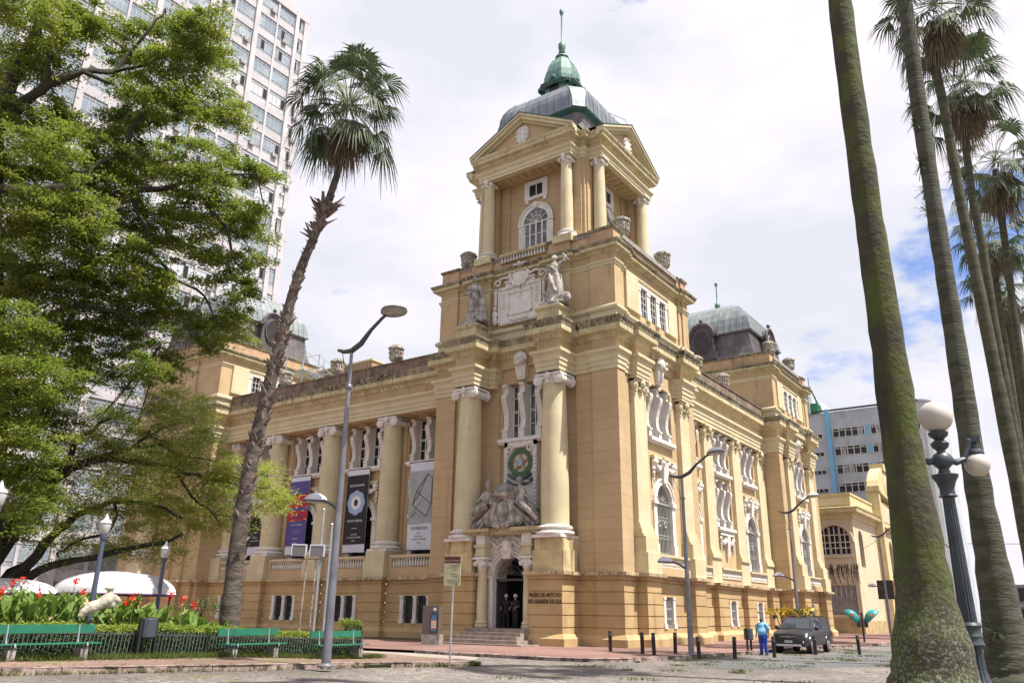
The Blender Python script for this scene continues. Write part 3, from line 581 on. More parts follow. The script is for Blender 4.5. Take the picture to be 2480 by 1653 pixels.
for a in range(4):
    M=FR(TX,TY,90*a); n=MB(M); w,p,z0,za=4.3,5.25,32.62,34.9
    n.add([(-w+.6,-p,z0),(w-.6,-p,z0),(0,-p,za-.35)],[(0,1,2)]); pd=part(n,'pediment',plainm)
    n=MB(M); sl=(za-z0)/w
    for s in (-1,1):
        for (o0,o1,t0,t1) in ((.58,0,-.02,.16),(.46,0,-.26,-.02),(.22,0,-.42,-.26)):
            n.hexa([(s*w,-p-o0,z0+t0),(0,-p-o0,za+t0),(0,-p+o1,za+t0),(s*w,-p+o1,z0+t0)],[(s*w,-p-o0,z0+t1),(0,-p-o0,za+t1),(0,-p+o1,za+t1),(s*w,-p+o1,z0+t1)])
    part(n,'raking_cornice',cream,pd,fixn=True); n=MB(M)
    for s in (-1,1): n.hexa([(s*(w+.05),-p-.62,z0+.15),(0,-p-.62,za+.17),(0,-2.6,za+.17),(s*(w+.05),-2.6,z0+.15)],[(s*(w+.05),-p-.62,z0+.2),(0,-p-.62,za+.22),(0,-2.6,za+.22),(s*(w+.05),-2.6,z0+.2)])
    part(n,'gable_roof',copperd,pd,fixn=True); n=MB(M); n.prism([(-.5,-p-.18,33.85),(-.42,-p-.18,33.0),(0,-p-.18,32.72),(.42,-p-.18,33.0),(.5,-p-.18,33.85),(.25,-p-.18,34.1),(-.25,-p-.18,34.1)],(0,.18,0)); n.ball((0,-p-.15,33.4),.36,12,(1,.4,1.3))
    for k in range(10): n.ball((.46*math.cos(k*.63),-p-.2,33.4+.6*math.sin(k*.63)),.1,6)
    part(n,'carved_shield',white,pd)
    n=MB(M); n.box(-3.7,3.7,-5.2,-3.5,30.83,31.0)
    for k in range(5):
        x=-2.6+1.3*k
        for b in ((x-.42,x+.42,-4.95,-4.87),(x-.42,x+.42,-4.08,-4.0),(x-.42,x-.34,-4.87,-4.08),(x+.34,x+.42,-4.87,-4.08)): n.box(*b,30.76,30.84)
        n.box(x-.22,x+.22,-4.65,-4.3,30.78,30.84)
    part(n,'porch_soffit',plainm)
    if a in (0,1,3):
        for s in (-1,1):
            v=M@Vector((s*3.2,-4.8,0)); big_column(v.x,v.y,25.25,30.45,.42,.355,seg=20,capr=.2)
            n=MB(); n.box(v.x-.7,v.x+.7,v.y-.7,v.y+.7,24.3,24.82); part(n,'pedestal',creamd)
        f=MB(M); d=-3.55; r,ri,zc=1.42,1.0,27.45
        for s in (-1,1): x0,x1=sorted((s*r,s*ri)); f.box(x0,x1,d-.14,d,24.7,zc); x0,x1=sorted((s*(r+.06),s*(ri-.05))); f.box(x0,x1,d-.2,d,zc-.15,zc)
        for ra,rb_,dd in ((r,ri,.14),(r+.02,r-.12,.2)):
            A=arcpts(0,zc,ra,16); B=arcpts(0,zc,rb_,16)
            for k in range(16): f.hexa([(A[k][0],d-dd,A[k][1]),(A[k+1][0],d-dd,A[k+1][1]),(B[k+1][0],d-dd,B[k+1][1]),(B[k][0],d-dd,B[k][1])],[(A[k][0],d,A[k][1]),(A[k+1][0],d,A[k+1][1]),(B[k+1][0],d,B[k+1][1]),(B[k][0],d,B[k][1])])
        f.ball((0,d-.2,zc+r-.15),.24,10,(1,.5,1.2)); f.box(-ri,ri,d-.12,d-.02,zc-.12,zc-.02)
        for x in (-ri+.06,-.5,0,.5,ri-.06): f.box(x-.06,x+.06,d-.1,d-.02,24.7,zc)
        for k in range(1,6): aa=PI*k/6; f.tube([(0,d-.06,zc),(.98*math.cos(aa),d-.06,zc+.98*math.sin(aa))],.03,4)
        f.tube([(.5*math.cos(PI*k/8),d-.06,zc+.5*math.sin(PI*k/8)) for k in range(9)],.03,4)
        for z in (25.6,26.5): f.box(-ri,ri,d-.08,d-.02,z,z+.05)
        w_=part(f,'arched_window',white); w_['label']='round headed white framed window of the upper tower'
        g=MB(M); g.box(-ri,ri,d-.05,d-.01,24.7,zc); g.prism([(x,d-.05,z) for x,z in arcpts(0,zc,ri,14)],(0,.04,0)); part(g,'pane',glassb,w_)
        f=MB(M)
        for b in ((-.95,-.55,29.25,30.72),(.55,.95,29.25,30.72),(-.55,.55,30.4,30.72),(-.55,.55,29.25,29.5)): f.box(b[0],b[1],d-.14,d,b[2],b[3])
        f.box(-.03,.03,d-.08,d,29.5,30.4)
        for s in (-1,1): f.box(s*.75-.12,s*.75+.12,d-.14,d,29.0,29.25)
        w_=part(f,'square_window',white); g=MB(M); g.box(-.55,.55,d-.05,d-.01,29.5,30.4); part(g,'pane',glass,w_)
# ---- tower dome, lantern and finial
def ring8(a,b,z,cx=TX,cy=TY): return [(cx+x,cy+y,z) for x,y in [(-b,-a),(b,-a),(a,-b),(a,b),(b,a),(-b,a),(-a,b),(-a,-b)]]
def loft(mb,rings,cap=True):
    n=len(rings[0]); mb.add([p for r in rings for p in r],[(i*n+k,i*n+(k+1)%n,(i+1)*n+(k+1)%n,(i+1)*n+k) for i in range(len(rings)-1) for k in range(n)]+([tuple(range((len(rings)-1)*n,len(rings)*n))] if cap else []))
def seams(mb,prof,step,f,r=.022):
    """standing seams following the slope of each of the four main faces"""
    for q in range(4):
        M=Matrix.Translation((f[0],f[1],0))@Matrix.Rotation(PI/2*q,4,'Z'); u=-max(p[1] for p in prof)
        while u<max(p[1] for p in prof)+.01:
            pts=[M@Vector((u,-a-.01,z)) for a,b,z in prof if abs(u)<=b+.02]
            if len(pts)>1: mb.tube(pts,r,4)
            u+=step
DR=[(3.9,3.3,32.6),(3.72,3.2,33.6),(3.66,3.2,34.3),(3.7,3.22,35.15)]; n=MB(); loft(n,[ring8(a,b,z) for a,b,z in DR]); dm=part(n,'dome_drum',leadd); n=MB(); seams(n,DR,.55,(TX,TY)); part(n,'seam',seam,dm)
n=MB(); loft(n,[ring8(a,b,z) for a,b,z in [(3.65,3.15,35.0),(3.98,3.32,35.28),(4.03,3.36,35.4),(3.95,3.3,35.45)]]); part(n,'eave_gutter',copperd,dm)
DP=[(3.99,3.3,35.42),(3.9,3.2,35.6),(3.88,3.15,36.1),(3.86,3.08,36.6),(3.75,2.9,37.1),(3.5,2.6,37.6),(3.1,2.25,38.05),(2.5,1.8,38.45),(1.8,1.3,38.8),(1.25,.9,39.0)]
n=MB(); loft(n,[ring8(a,b,z) for a,b,z in DP]); d1=part(n,'dome',lead); n=MB(); seams(n,DP,.62,(TX,TY),.02)
for (a,b,z) in DP[:0]: pass
for sx,sy in ((1,-1),(1,1),(-1,-1),(-1,1)):
    for A in (0,1): n.tube([(TX+sx*(a if A else b),TY+sy*(b if A else a),z+.02) for a,b,z in DP],.035,5)
part(n,'seam',seam,d1)
n=MB(); loft(n,[ring8(a*1.0,a*.62,z) for a,z in [(1.22,38.7),(1.2,40.5),(1.25,40.6)]])
ln=part(n,'lantern',copper); n=MB()
for a in range(4): n.M=FR(TX,TY,90*a); n.prism([(-.42,-1.24,39.0)]+[(x,-1.24,z) for x,z in arcpts(0,40.0,.42,8)]+[(.42,-1.24,39.0)],(0,.05,0))
part(n,'louvre',blackm,ln); n=MB()
for a in range(4):
    n.M=FR(TX,TY,90*a)
    for k,(A,B) in enumerate(zip(arcpts(0,40.0,.62,10),arcpts(0,40.0,.62,10)[1:])): n.tube([(A[0],-1.35,A[1]+.08),(B[0],-1.35,B[1]+.08)],.1,6)
    n.ball((0,-1.35,40.85),.2,8)
    for s in (-1,1): n.box(s*.95-.36,s*.95+.36,-1.42,-1.1,40.05,40.28)
n.M=None; loft(n,[ring8(1.45,.85,40.1),ring8(1.62,.95,40.3),ring8(1.62,.95,40.4),ring8(1.2,.75,40.75)]); part(n,'lantern_cornice',copperd,ln)
n=MB(); loft(n,[ring8(a,a*.55,z) for a,z in [(1.28,40.5),(1.3,41.0),(1.24,41.6),(1.05,42.3),(.75,42.9),(.45,43.25)]]); cu_=part(n,'cupola',copper); n=MB(); seams(n,[(a,a*.55,z) for a,z in [(1.28,40.7),(1.3,41.0),(1.24,41.6),(1.05,42.3),(.75,42.9)]],.36,(TX,TY),.018); part(n,'seam',copperd,cu_)
n=MB(); n.lathe([(.42,43.1),(.42,43.3),(.55,43.45),(.52,43.55),(.3,43.65),(.2,43.8),(.3,43.95),(.2,44.05),(.24,44.2),(.3,44.5),(.28,44.8),(.12,45.0),(.07,45.1),(.055,47.5),(.07,47.6),(.17,47.85),(.18,48.05),(.1,48.25),(.01,48.3)],(TX,TY,0),14); part(n,'finial',mat('dark_green_finial',(.07,.15,.13),.5,(.12,.24,.19),4),None or MU,smooth=True)
n=MB(); n.tube([(TX+1.2,TY+1.5,38.9),(TX+3.6,TY+3.2,37.4),(TX+4.2,TY+3.6,35.9)],.03,4); n.tube([(TX+1.3,TY+1.6,39.7),(TX+3.7,TY+3.3,38.2),(TX+4.3,TY+3.7,36.5)],.02,4)
for k in range(6): t=k/5; n.tube([(TX+1.2+3*t,TY+1.5+2.1*t,38.9-2.6*t+.4*math.sin(PI*t)),(TX+1.25+3*t,TY+1.55+2.1*t,39.7-2.8*t+.5*math.sin(PI*t))],.015,4)
part(n,'roof_handrail',iron)
# ---- square mansard domes of the two end pavilions
def mansard(cx,cy):
    n=MB(); sq=lambda a,z:[(cx-a,cy-a,z),(cx+a,cy-a,z),(cx+a,cy+a,z),(cx-a,cy+a,z)]
    P=[(5.1,24.5),(4.85,25.0),(4.62,25.8),(4.48,26.8),(4.4,27.5)]; loft(n,[sq(a,z) for a,z in P]); o=part(n,'mansard_roof',leadd); n=MB(); seams(n,[(a,a,z) for a,z in P],.62,(cx,cy),.02); part(n,'seam',seam,o)
    n=MB(); P=[(4.55,27.35),(4.7,27.5),(4.66,27.6),(4.55,28.2),(4.35,28.9),(3.9,29.7),(3.3,30.4),(2.4,31.0),(1.2,31.4),(.1,31.5)]; loft(n,[sq(a,z) for a,z in P]); o=part(n,'dome',leadg)
    n=MB(); seams(n,[(a,a,z) for a,z in P],.62,(cx,cy),.02); part(n,'seam',seam,o)
    n=MB(); n.lathe([(.3,31.4),(.12,31.6),(.22,31.8),(.3,32.1),(.26,32.4),(.08,32.6),(.05,34.3),(.16,34.5),(.16,34.7),(.02,34.85)],(cx,cy,0),10); part(n,'finial',MATS['dark_green_finial'],o,smooth=True)
    for a in range(4):
        M=FR(cx,cy,90*a); n=MB(M); d=-5.0
        n.prism([(-1.25,d,24.9)]+[(x,d,z) for x,z in arcpts(0,27.4,1.15,10)]+[(1.25,d,24.9)],(0,1.6,0))
        for ra,o_ in ((1.2,.22),(1.05,.14)):
            A=arcpts(0,27.4,ra,12); 
            n.tube([(x,d-o_+.1,z) for x,z in A],.12,6)
        for s in (-1,1): n.box(s*1.35-.25,s*1.35+.25,d-.2,d+.4,27.2,27.45); n.box(s*1.2-.2,s*1.2+.2,d-.1,d+.3,24.9,25.6)
        n.ball((0,d,28.95),.2,10); n.lathe([(.07,28.5),(.06,28.8)],(0,d,0),6); o2=part(n,'dormer',mat_do)
        n=MB(M); n.prism([(.82*math.cos(t/8*PI),d-.08,26.75+1.15*math.sin(t/8*PI)) for t in range(16)],(0,.1,0)); lv=part(n,'louvre',blackm,o2)
        n=MB(M)
        for k in range(13): z=25.75+k*.165; hw=.8*math.sqrt(max(0,1-((z-26.75)/1.15)**2)); n.box(-hw,hw,d-.13,d-.07,z-.03,z+.03)
        n.tube([(.84*math.cos(t/8*PI),d-.1,26.75+1.17*math.sin(t/8*PI)) for t in range(17)],.07,6); part(n,'louvre_frame',mat_do,o2)
mat_do=mat('dark_dormer_zinc',(.075,.062,.066),.5,(.11,.095,.1),2,4)
mansard(-27.0,75.0); mansard(-65.0,45.1)
# ---- doorway
q=MB(FR(0,38.7,0)); panel(q,-29.4,-25.4,.9,6.15,[(-28.5,-26.3,.9,4.9,1)],0,1.3); q.box(-29.4,-29.2,0,1.3,.9,6.1); q.box(-25.6,-25.4,0,1.3,.9,6.1)
for ra,o_ in ((1.14,.06),(1.32,.1),(1.5,.05)): q.tube([(x-27.4,-o_+.04,z) for x,z in arcpts(0,3.8,ra,18)],.07,6)
for s in (-1,1): q.box(-27.4+s*1.22-.13,-27.4+s*1.22+.13,-.09,0,.9,3.75); q.box(-27.4+s*1.3-.22,-27.4+s*1.3+.22,-.14,0,3.62,3.8)
q.lathe([(.14,0),(.3,.2),(.34,.5),(.3,.72),(.1,.85)],(-27.4,-.22,4.95),12); q.ball((-27.4,-.3,5.45),.27,12,(1,.9,1.3)); q.hexa([(-27.62,-.3,4.7),(-27.18,-.3,4.7),(-27.18,0,4.7),(-27.62,0,4.7)],[(-27.8,-.38,5.3),(-27.0,-.38,5.3),(-27.0,0,5.3),(-27.8,0,5.3)])
for s in (-1,1):
    q.tube([(-27.4+s*.3,-.1,5.7),(-27.4+s*.75,-.12,5.35),(-27.4+s*1.3,-.1,5.75)],.1,6); q.tube([(-27.4+s*.4,-.1,5.95),(-27.4+s*.8,-.1,5.75),(-27.4+s*1.25,-.1,5.95)],.07,6)
dr=part(q,'doorway',white); dr['label']='round arched entrance with a carved head over it'
for s in (-1,1):
    x=-27.4+s*1.62; q=MB(); q.lathe([(.36,.93),(.4,.98),(.4,1.08),(.34,1.14),(.38,1.2),(.36,1.28),(.3,1.34),(.3,2.5),(.265,4.2),(.3,4.22)],(x,38.3,0),18); part(q,'column',cream,dr,smooth=True)
    q=MB(); volutes(q,x,38.3,4.42,.15,.3,.34,head=False); part(q,'capital',white,dr); q=MB(); q.box(x-.36,x+.36,37.98,38.7,4.86,5.0); q.box(x-.32,x+.32,38.02,38.7,5.0,5.35); q.box(x-.4,x+.4,37.95,38.7,5.35,5.5); part(q,'entablature_block',cream,dr)
    q=MB(); q.box(x-.32,x+.32,38.04,38.7,5.5,6.08); part(q,'impost_block',white,dr)
q=MB(); q.mould([(-29.75,40),(-29.75,38.0),(-28.5,38.0),(-28.5,38.25),(-26.3,38.25),(-26.3,38.0),(-25.05,38.0),(-25.05,40)],[(-.2,6.0),(.05,6.05),(.1,6.15),(.3,6.2),(.34,6.38),(-1.4,6.42)]); part(q,'door_cornice',creamd)
q=MB()
for x in np.arange(-29.7,-25.1,.16): q.box(x,x+.08,37.78,37.9,6.08,6.16)
part(q,'dentil_band',creamd)
q=MB(); q.box(-28.6,-26.2,38.72,41.5,.85,.9); q.box(-28.8,-26.0,41.4,41.5,.9,5); q.box(-28.75,-28.65,40,41.5,.9,5); q.box(-26.15,-26.05,40,41.5,.9,5); q.box(-28.7,-26.1,39.9,41.5,4.9,5); part(q,'hall_interior',dark,dr)
q=MB(); q.box(-28.5,-26.3,38.95,39.05,3.5,3.62)
for k in range(1,8): a=PI*k/8; q.tube([(-27.4,39,3.85),(-27.4+1.08*math.cos(a),39,3.8+1.08*math.sin(a))],.014,4)
for r_ in (.32,.62,.9): q.tube([(-27.4+r_*math.cos(PI*k/14),39,3.75+r_*math.sin(PI*k/14)) for k in range(15)],.018,4)
for s in (-1,1):
    for k in range(3): q.tube([(-27.4+s*(.5+.2*k)+.11*math.cos(t*.7),39,3.95-.05*k+.11*math.sin(t*.7)) for t in range(9)],.016,4)
part(q,'fanlight_grille',iron,dr); q=MB(); q.box(-28.5,-28.42,39.0,40.0,.93,3.5); 
for k in range(9): q.box(-28.4,-28.38,39.05+.1*k,39.07+.1*k,.95,3.4)
part(q,'open_door_leaf',iron,dr)
q=MB(); q.box(-29.4,-25.4,37.3,39.95,.1,.93)
for k in range(1,5):
    f=37.3-.36*k; z=.93-.185*k; e=[0,.1,.25,.45,.65][k]
    q.box(-29.4-e,-25.38+.012*k+(0 if k<3 else (.25 if k==3 else .75)),f,37.8+.013*k,-.05-.01*k,z)
st=part(q,'entrance_steps',granite)
for k,s in enumerate(('MUSEU DE ARTE DO','RIO GRANDE DO SUL')): txt(s,.31,mat_lt if k else (mat_lt:=mat('dark_bronze_letters',(.02,.015,.01),.6)),'sign_letters',MU,FR(-24.4,37.83,0)@Matrix.Translation((0,0,2.6-.33*k)),.012,sx=.72)
# broken pediment with figures over the door
q=MB(FR(-27.4,38.3,0))
for s in (-1,1):
    A=[(s*(2.15-1.75*math.sin(PI/2*t/10)**1.1),6.45+1.35*math.sin(PI/2*t/10)) for t in range(11)]
    for o,r_ in ((0,.17),(-.2,.12)): q.tube([(x,-.05+o,z) for x,z in A],r_,6); q.tube([(x*.86,-.05+o,z-.1) for x,z in A],r_*.7,6)
    q.prism([(s*2.1,.0,6.42)]+[(x,0,z) for x,z in A]+[(s*.3,0,6.42)],(0,.5,0)); q.lathe([(.02,-.1),(.3,-.08),(.34,.1)],(0,0,0),6) if 0 else q.ball((s*1.05,-.25,6.9),.3,12,(1,.6,1)); q.tube([(s*1.05+.36*math.cos(k*.5),-.2,6.9+.34*math.sin(k*.5)) for k in range(14)],.07,5)
q.ball((0,-.3,7.35),.5,14,(.9,.5,1.35)); q.tube([(.56*math.cos(k*PI/9),-.35,7.35+.76*math.sin(k*PI/9)) for k in range(19)],.11,6); q.lathe([(.35,0),(.62,.15),(.66,.4),(.45,.75),(.15,.9)],(0,-.15,8.05),12)
for s in (-1,1): q.tube([(s*.6,-.3,6.5),(s*.75,-.35,7.0),(s*.6,-.3,7.6),(s*.75,-.3,8.1),(s*.5,-.3,8.3)],[.2,.2,.14,.16,.08],7); q.tube([(s*.7+.2*math.cos(k*.6),-.38,8.0+.2*math.sin(k*.6)) for k in range(11)],.07,5); q.tube([(s*.1,-.4,6.5),(s*.45,-.5,6.55),(s*.8,-.4,6.75)],[.2,.2,.1],7)
part(q,'broken_pediment_carving',statm)
def fuse(mb,name,m,parent,vox=.035,smooth=True,it=2):
    o=mb.build(name,m,parent); md=o.modifiers.new('r','REMESH'); md.mode='VOXEL'; md.voxel_size=vox; md.use_smooth_shade=True
    s=o.modifiers.new('s','SMOOTH'); s.iterations=it; s.factor=.5
    dg=bpy.context.evaluated_depsgraph_get(); me=bpy.data.meshes.new_from_object(o.evaluated_get(dg)); o.modifiers.clear(); o.data=me
    if not me.materials: me.materials.append(m)
    for p in me.polygons: p.use_smooth=True
    return o
def figure(M,pts,hd,name,label,vox=.04):
    q=MB(M)
    for chain,rad in pts: q.tube(chain,rad,10)
    q.ball(hd,.2,12,(.85,.95,1.15)); q.ball((hd[0],hd[1]+.04,hd[2]+.06),.215,12,(.95,.95,1)); q.ball((hd[0],hd[1]-.2,hd[2]-.02),.045,6)
    return fuse(q,name,statm,MU,vox)
for s in (-1,1):
    M=FR(-27.4,38.1,0)
    T=[([(s*1.25,0,7.85),(s*1.18,-.02,8.2),(s*1.12,-.05,8.55)],[.32,.27,.33]),([(s*1.12,-.05,8.6),(s*1.12,-.07,8.85)],[.12,.1]),
       ([(s*1.25,-.1,7.8),(s*1.6,-.3,7.55),(s*2.0,-.25,7.25),(s*2.35,-.1,6.75)],[.3,.24,.2,.12]),([(s*1.3,.1,7.8),(s*1.7,.05,7.6),(s*2.1,.1,7.1),(s*2.3,.1,6.5)],[.28,.24,.2,.12]),
       ([(s*1.35,-.05,8.55),(s*1.6,-.1,8.2),(s*1.85,-.2,7.95)],[.13,.1,.07]),([(s*.9,-.05,8.55),(s*.72,-.2,8.25),(s*.5,-.2,8.4)],[.13,.1,.07])]
    f=figure(M,T,(s*1.12,-.1,9.02),'reclining_figure','',.045); f['label']='carved reclining nude figure beside the crowned shield'
# national arms panel
MP=FR(-27.35,39.75,0); q=MB(MP); q.box(-1.2,1.2,0,.25,7.6,11.75); q.box(-1.2,-.95,-.12,0,7.6,11.75); q.box(.95,1.2,-.12,0,7.6,11.75); q.box(-1.2,1.2,-.12,0,11.45,11.75)
for s in (-1,1):
    for k in range(13): q.ball((s*1.08,-.14,7.9+k*.24),.1,7,(1,.6,1))
    q.tube([(s*.75+.3*math.cos(k*.5)*(1-k/26),-.15,11.3+.3*math.sin(k*.5)*(1-k/26)) for k in range(18)],.06,5)
for k in range(7): q.ball((-.3+.1*k,-.16,11.45),.12,7)
ap=part(q,'carved_arms_panel',white); q=MB(MP)
for k in range(40):
    a=k/40*2*PI; 
    for j in range(2): r_=.66+.13*j; q.ball((r_*math.cos(a+.08*j),-.1,10.45+r_*math.sin(a+.08*j)),.1,6,(1,.5,1))
part(q,'leaf_wreath',mat('faded_green_glaze',(.05,.10,.055),.6,(.10,.14,.07),5,4),ap)
q=MB(MP); S=[((.62 if k%2==0 else .25)*math.sin(k*PI/5),(.62 if k%2==0 else .25)*math.cos(k*PI/5)) for k in range(10)]
q.prism([(x,-.14,10.45+z) for x,z in S],(0,.08,0)); part(q,'five_pointed_star',mat('faded_gold_glaze',(.42,.30,.12),.5,(.30,.14,.08),5,4),ap)
q=MB(MP); q.prism([(.24*math.cos(k*PI/8),-.2,10.45+.24*math.sin(k*PI/8)) for k in range(16)],(0,.1,0)); part(q,'blue_disc',mat('pale_blue_glaze',(.22,.32,.40),.5,(.45,.5,.52),8,4),ap)
q=MB(MP); q.tube([(-.8,-.12,9.75),(-.45,-.16,9.52),(0,-.18,9.45),(.45,-.16,9.52),(.8,-.12,9.75)],.12,6); q.tube([(.15,-.12,9.12),(.5,-.14,9.2),(.95,-.12,9.42)],.1,6); q.tube([(-.95,-.12,9.4),(-.5,-.14,9.15),(-.1,-.12,9.05)],.07,6); rb_=part(q,'ribbon',mat('dark_blue_glaze',(.05,.09,.11),.5),ap)
txt('1889',.2,white,'ribbon_lettering',ap,FR(-27.35,39.5,0)@Matrix.Translation((.6,0,9.17)),.01)
# ================================================ things on the museum
def statue(cx,cy,z,label,armup,H=3.35):
    t=thing('stone_statue',label,'statue',(cx,cy,z)); s=H/3.3; q=MB(Matrix.Translation((cx,cy,z))@Matrix.Scale(s,4))
    n=26; vs=[];fs=[]; prof=[(0,.62,.5),(.5,.56,.45),(1.0,.50,.40),(1.5,.44,.36),(1.85,.42,.33),(2.05,.33,.27),(2.2,.34,.27),(2.45,.42,.28),(2.62,.40,.25),(2.72,.26,.2),(2.78,.14,.13)]
    for i,(zz,a,b) in enumerate(prof):
        for k in range(n):
            th=2*PI*k/n; w=1+(.13 if zz<1.9 else .03)*math.sin(th*7+zz*.8)*(1-zz/3.5)+.05*math.sin(th*3+zz*2); off=.12*math.sin(zz*1.2)
            vs.append((a*w*math.cos(th)+off,b*w*math.sin(th),zz))
    m=len(prof); q.add(vs,[(i*n+k,i*n+(k+1)%n,(i+1)*n+(k+1)%n,(i+1)*n+k) for i in range(m-1) for k in range(n)]+[tuple(range(n))[::-1],tuple(range((m-1)*n,m*n))])
    q.tube([(.02,0,2.7),(.02,-.02,2.95)],[.13,.11],8); q.ball((.02,-.04,3.06),.18,12,(.9,1,1.2)); q.ball((.02,.02,3.12),.2,12,(1,1,1)); q.ball((.02,-.23,3.03),.04,6)
    if armup:
        q.tube([(.38,0,2.6),(.72,.02,2.75),(.78,.05,3.1),(.62,.05,3.25)],[.15,.13,.10,.09],8); q.tube([(.62,.0,3.3),(.95,.0,2.9),(1.1,0,2.7)],.045,6); q.tube([(-.38,0,2.55),(-.5,-.1,2.1),(-.62,-.2,1.75)],[.15,.12,.08],8)
        q.tube([(-.5,.1,0),(-.55,.05,.5),(-.6,0,1.0)],[.3,.22,.16],8,jit=.5); q.ball((.85,-.1,.3),.4,10,(1,.8,.85)); q.ball((1.1,-.2,.15),.2,8)
    else:
        q.tube([(-.36,0,2.55),(-.58,-.1,2.15),(-.3,-.35,2.05),(-.05,-.38,2.1)],[.15,.12,.1,.08],8); q.tube([(.38,0,2.55),(.62,-.05,2.1),(.72,-.1,1.7)],[.15,.12,.08],8); q.box(-.55,.1,-.5,-.2,2.0,2.1)
        q.tube([(.75,.05,0),(.72,.05,.6),(.7,0,1.3),(.72,0,1.7)],[.26,.2,.17,.12],8,jit=.5); q.ball((.7,-.1,.2),.25,8)
    q.tube([(-.1,-.42,1.95),(.1,-.48,1.3),(.35,-.45,.7)],[.08,.12,.06],7); q.tube([(-.35,-.2,2.6),(.1,-.3,2.3),(.36,-.15,2.0)],[.07,.08,.06],6); q.box(-.75,.85,-.55,.5,-.08,.06)
    fuse(q,'figure',statm,t,.032,it=1); return t
statue(-30.6,38.75,19.8,'grey stone robed woman holding a tablet, on the left pedestal beside the white tablet',False)
statue(-24.3,38.75,19.8,'grey stone robed figure raising an arm, on the right pedestal beside the white tablet',True)
def urn_mesh():
    t=thing('stone_urn','','stone urn',(0,0,0)); q=MB(); n=8; rt=PI/8
    q.box(-.48,.48,-.48,.48,0,.16); q.lathe([(.42,.16),(.36,.3),(.24,.38),(.26,.46)],n=16); ft=q.build('foot',urnm,t,world=False)
    q=MB(); q.lathe([(.26,.46),(.44,.55),(.54,.72),(.56,.8),(.5,.84)],n=16); q.lathe([(.5,.82),(.52,1.35),(.56,1.42)],n=n,rot=rt)
    for k in range(8):
        a=rt+k*PI/4; 
        for j in range(5): q.ball((.5*math.cos(a),.5*math.sin(a),.9+.1*j),.06,6)
        a+=PI/8; q.ball((.49*math.cos(a),.49*math.sin(a),1.18),.1,6,(1,1,1.5))
    q.build('body',urnm,t,world=False); q=MB(); q.lathe([(.5,1.4),(.62,1.45),(.6,1.56),(.5,1.6),(.46,1.68),(.3,1.78),(.05,1.82)],n=16)
    for k in range(8): a=k*PI/4; q.ball((.55*math.cos(a),.55*math.sin(a),1.52),.1,6)
    q.build('lid',urnm,t,world=False); return t
U0=urn_mesh(); first=True; TP='on the'
for (x,y,z,lab) in [(-21.3,42.3,24.68,'carved stone urn at the foot of the tower columns, front corner of the tower parapet'),(-21.3,48.6,24.68,'carved stone urn against the sky at the rear right corner of the tower base'),
    (-33.0,41.0,24.68,'dark lichened stone urn at the left end of the tower parapet'),(-40.5,41.9,19.2,'stone urn on the left wing parapet right of the street lamp, nearest the tower'),(-46.9,41.9,19.2,'stone urn on the left wing parapet right beside the street lamp pole'),
    (-53.2,41.9,19.2,'stone urn on the left wing parapet next to the ragged palm trunk'),(-22.5,56.6,19.2,'stone urn just past the tower cornice on the right wing parapet'),(-22.5,62.4,19.2,'stone urn in the middle of the right wing parapet below the grey dome'),
    (-21.3,72.2,24.66,'stone urn at the corner of the far pavilion beside its round dormer'),(-21.3,78.4,24.66,'stone urn at the far end of the far pavilion parapet, rightmost urn'),(-60.3,41.5,24.66,'stone urn half hidden by leaves in front of the left pavilion dome')]:
    o=U0 if first else dup(U0,(0,0,0)); first=False; o.location=(x,y,z); o['label']=lab; o['category']='stone urn'; o['group']='urns along the museum parapets'
# banners
clw=mat('white_banner_cloth',(.62,.65,.72),.85,(.56,.6,.67),1.2,3,bump=.1,bs=3); clk=mat('black_banner_cloth',(.018,.018,.02),.8); clp=mat('violet_banner_cloth',(.085,.07,.25),.85,(.075,.06,.22),1.2,3); clr=mat('red_banner_print',(.42,.02,.03),.85)
prk=mat('dark_grey_print',(.10,.105,.11),.85); prw=mat('white_print',(.65,.67,.7),.85); prb=mat('pale_blue_print',(.30,.40,.55),.85); prg=mat('grey_photo_print',(.36,.38,.39),.85,(.30,.32,.33),.8)
def banner(x0,x1,z0,z1,lab,back=clw,rot=0):
    t=thing('hanging_banner',lab,'banner',(x0,42.3,z1),0,'exhibition banners hanging between the columns')
    q=MB(); nx,nz=6,20
    def P(i,j): u=i/nx; v=j/nz; return (x0+(x1-x0)*u,42.3+.02*math.sin(u*5+v*3),z0+(z1-z0)*v+ (x0*0))
    vs=[P(i,j) for j in range(nz+1) for i in range(nx+1)]; m=len(vs); vs+=[(x,y+.02,z) for x,y,z in vs]
    fs=[(j*(nx+1)+i,j*(nx+1)+i+1,(j+1)*(nx+1)+i+1,(j+1)*(nx+1)+i) for j in range(nz) for i in range(nx)]; fs+=[tuple(a+m for a in f)[::-1] for f in fs]
    q.add(vs,fs); q.build('cloth',back,t); q=MB(); q.tube([(x0-.05,42.31,z1),(x1+.05,42.31,z1)],.04,6); q.tube([(x0-.05,42.31,z0),(x1+.05,42.31,z0)],.03,6); q.build('rod',iron,t)
    def bar(a,b,c,d,m,k=0,nm='print'): q=MB(); q.box(a,b,42.255-k*.006,42.27,c,d); return q.build(nm,m,t)
    def tx(s,u,z,size,m,sx=.9): txt(s,size,m,'lettering',t,FR(x0+(x1-x0)*u,42.235,0)@Matrix.Translation((0,0,z)),.004,sx=sx)
    return t,bar,tx
t,bar,tx=banner(-38.75,-36.5,5.75,11.85,'white banner with a black wire polyhedron, right of the last column'); bar(-38.7,-36.55,7.55,11.2,prg)
PT=[(-37.0,10.95),(-37.95,9.85),(-38.35,8.85),(-37.75,9.6),(-37.05,8.0),(-36.6,8.8),(-36.6,10.6)]; 
q=MB()
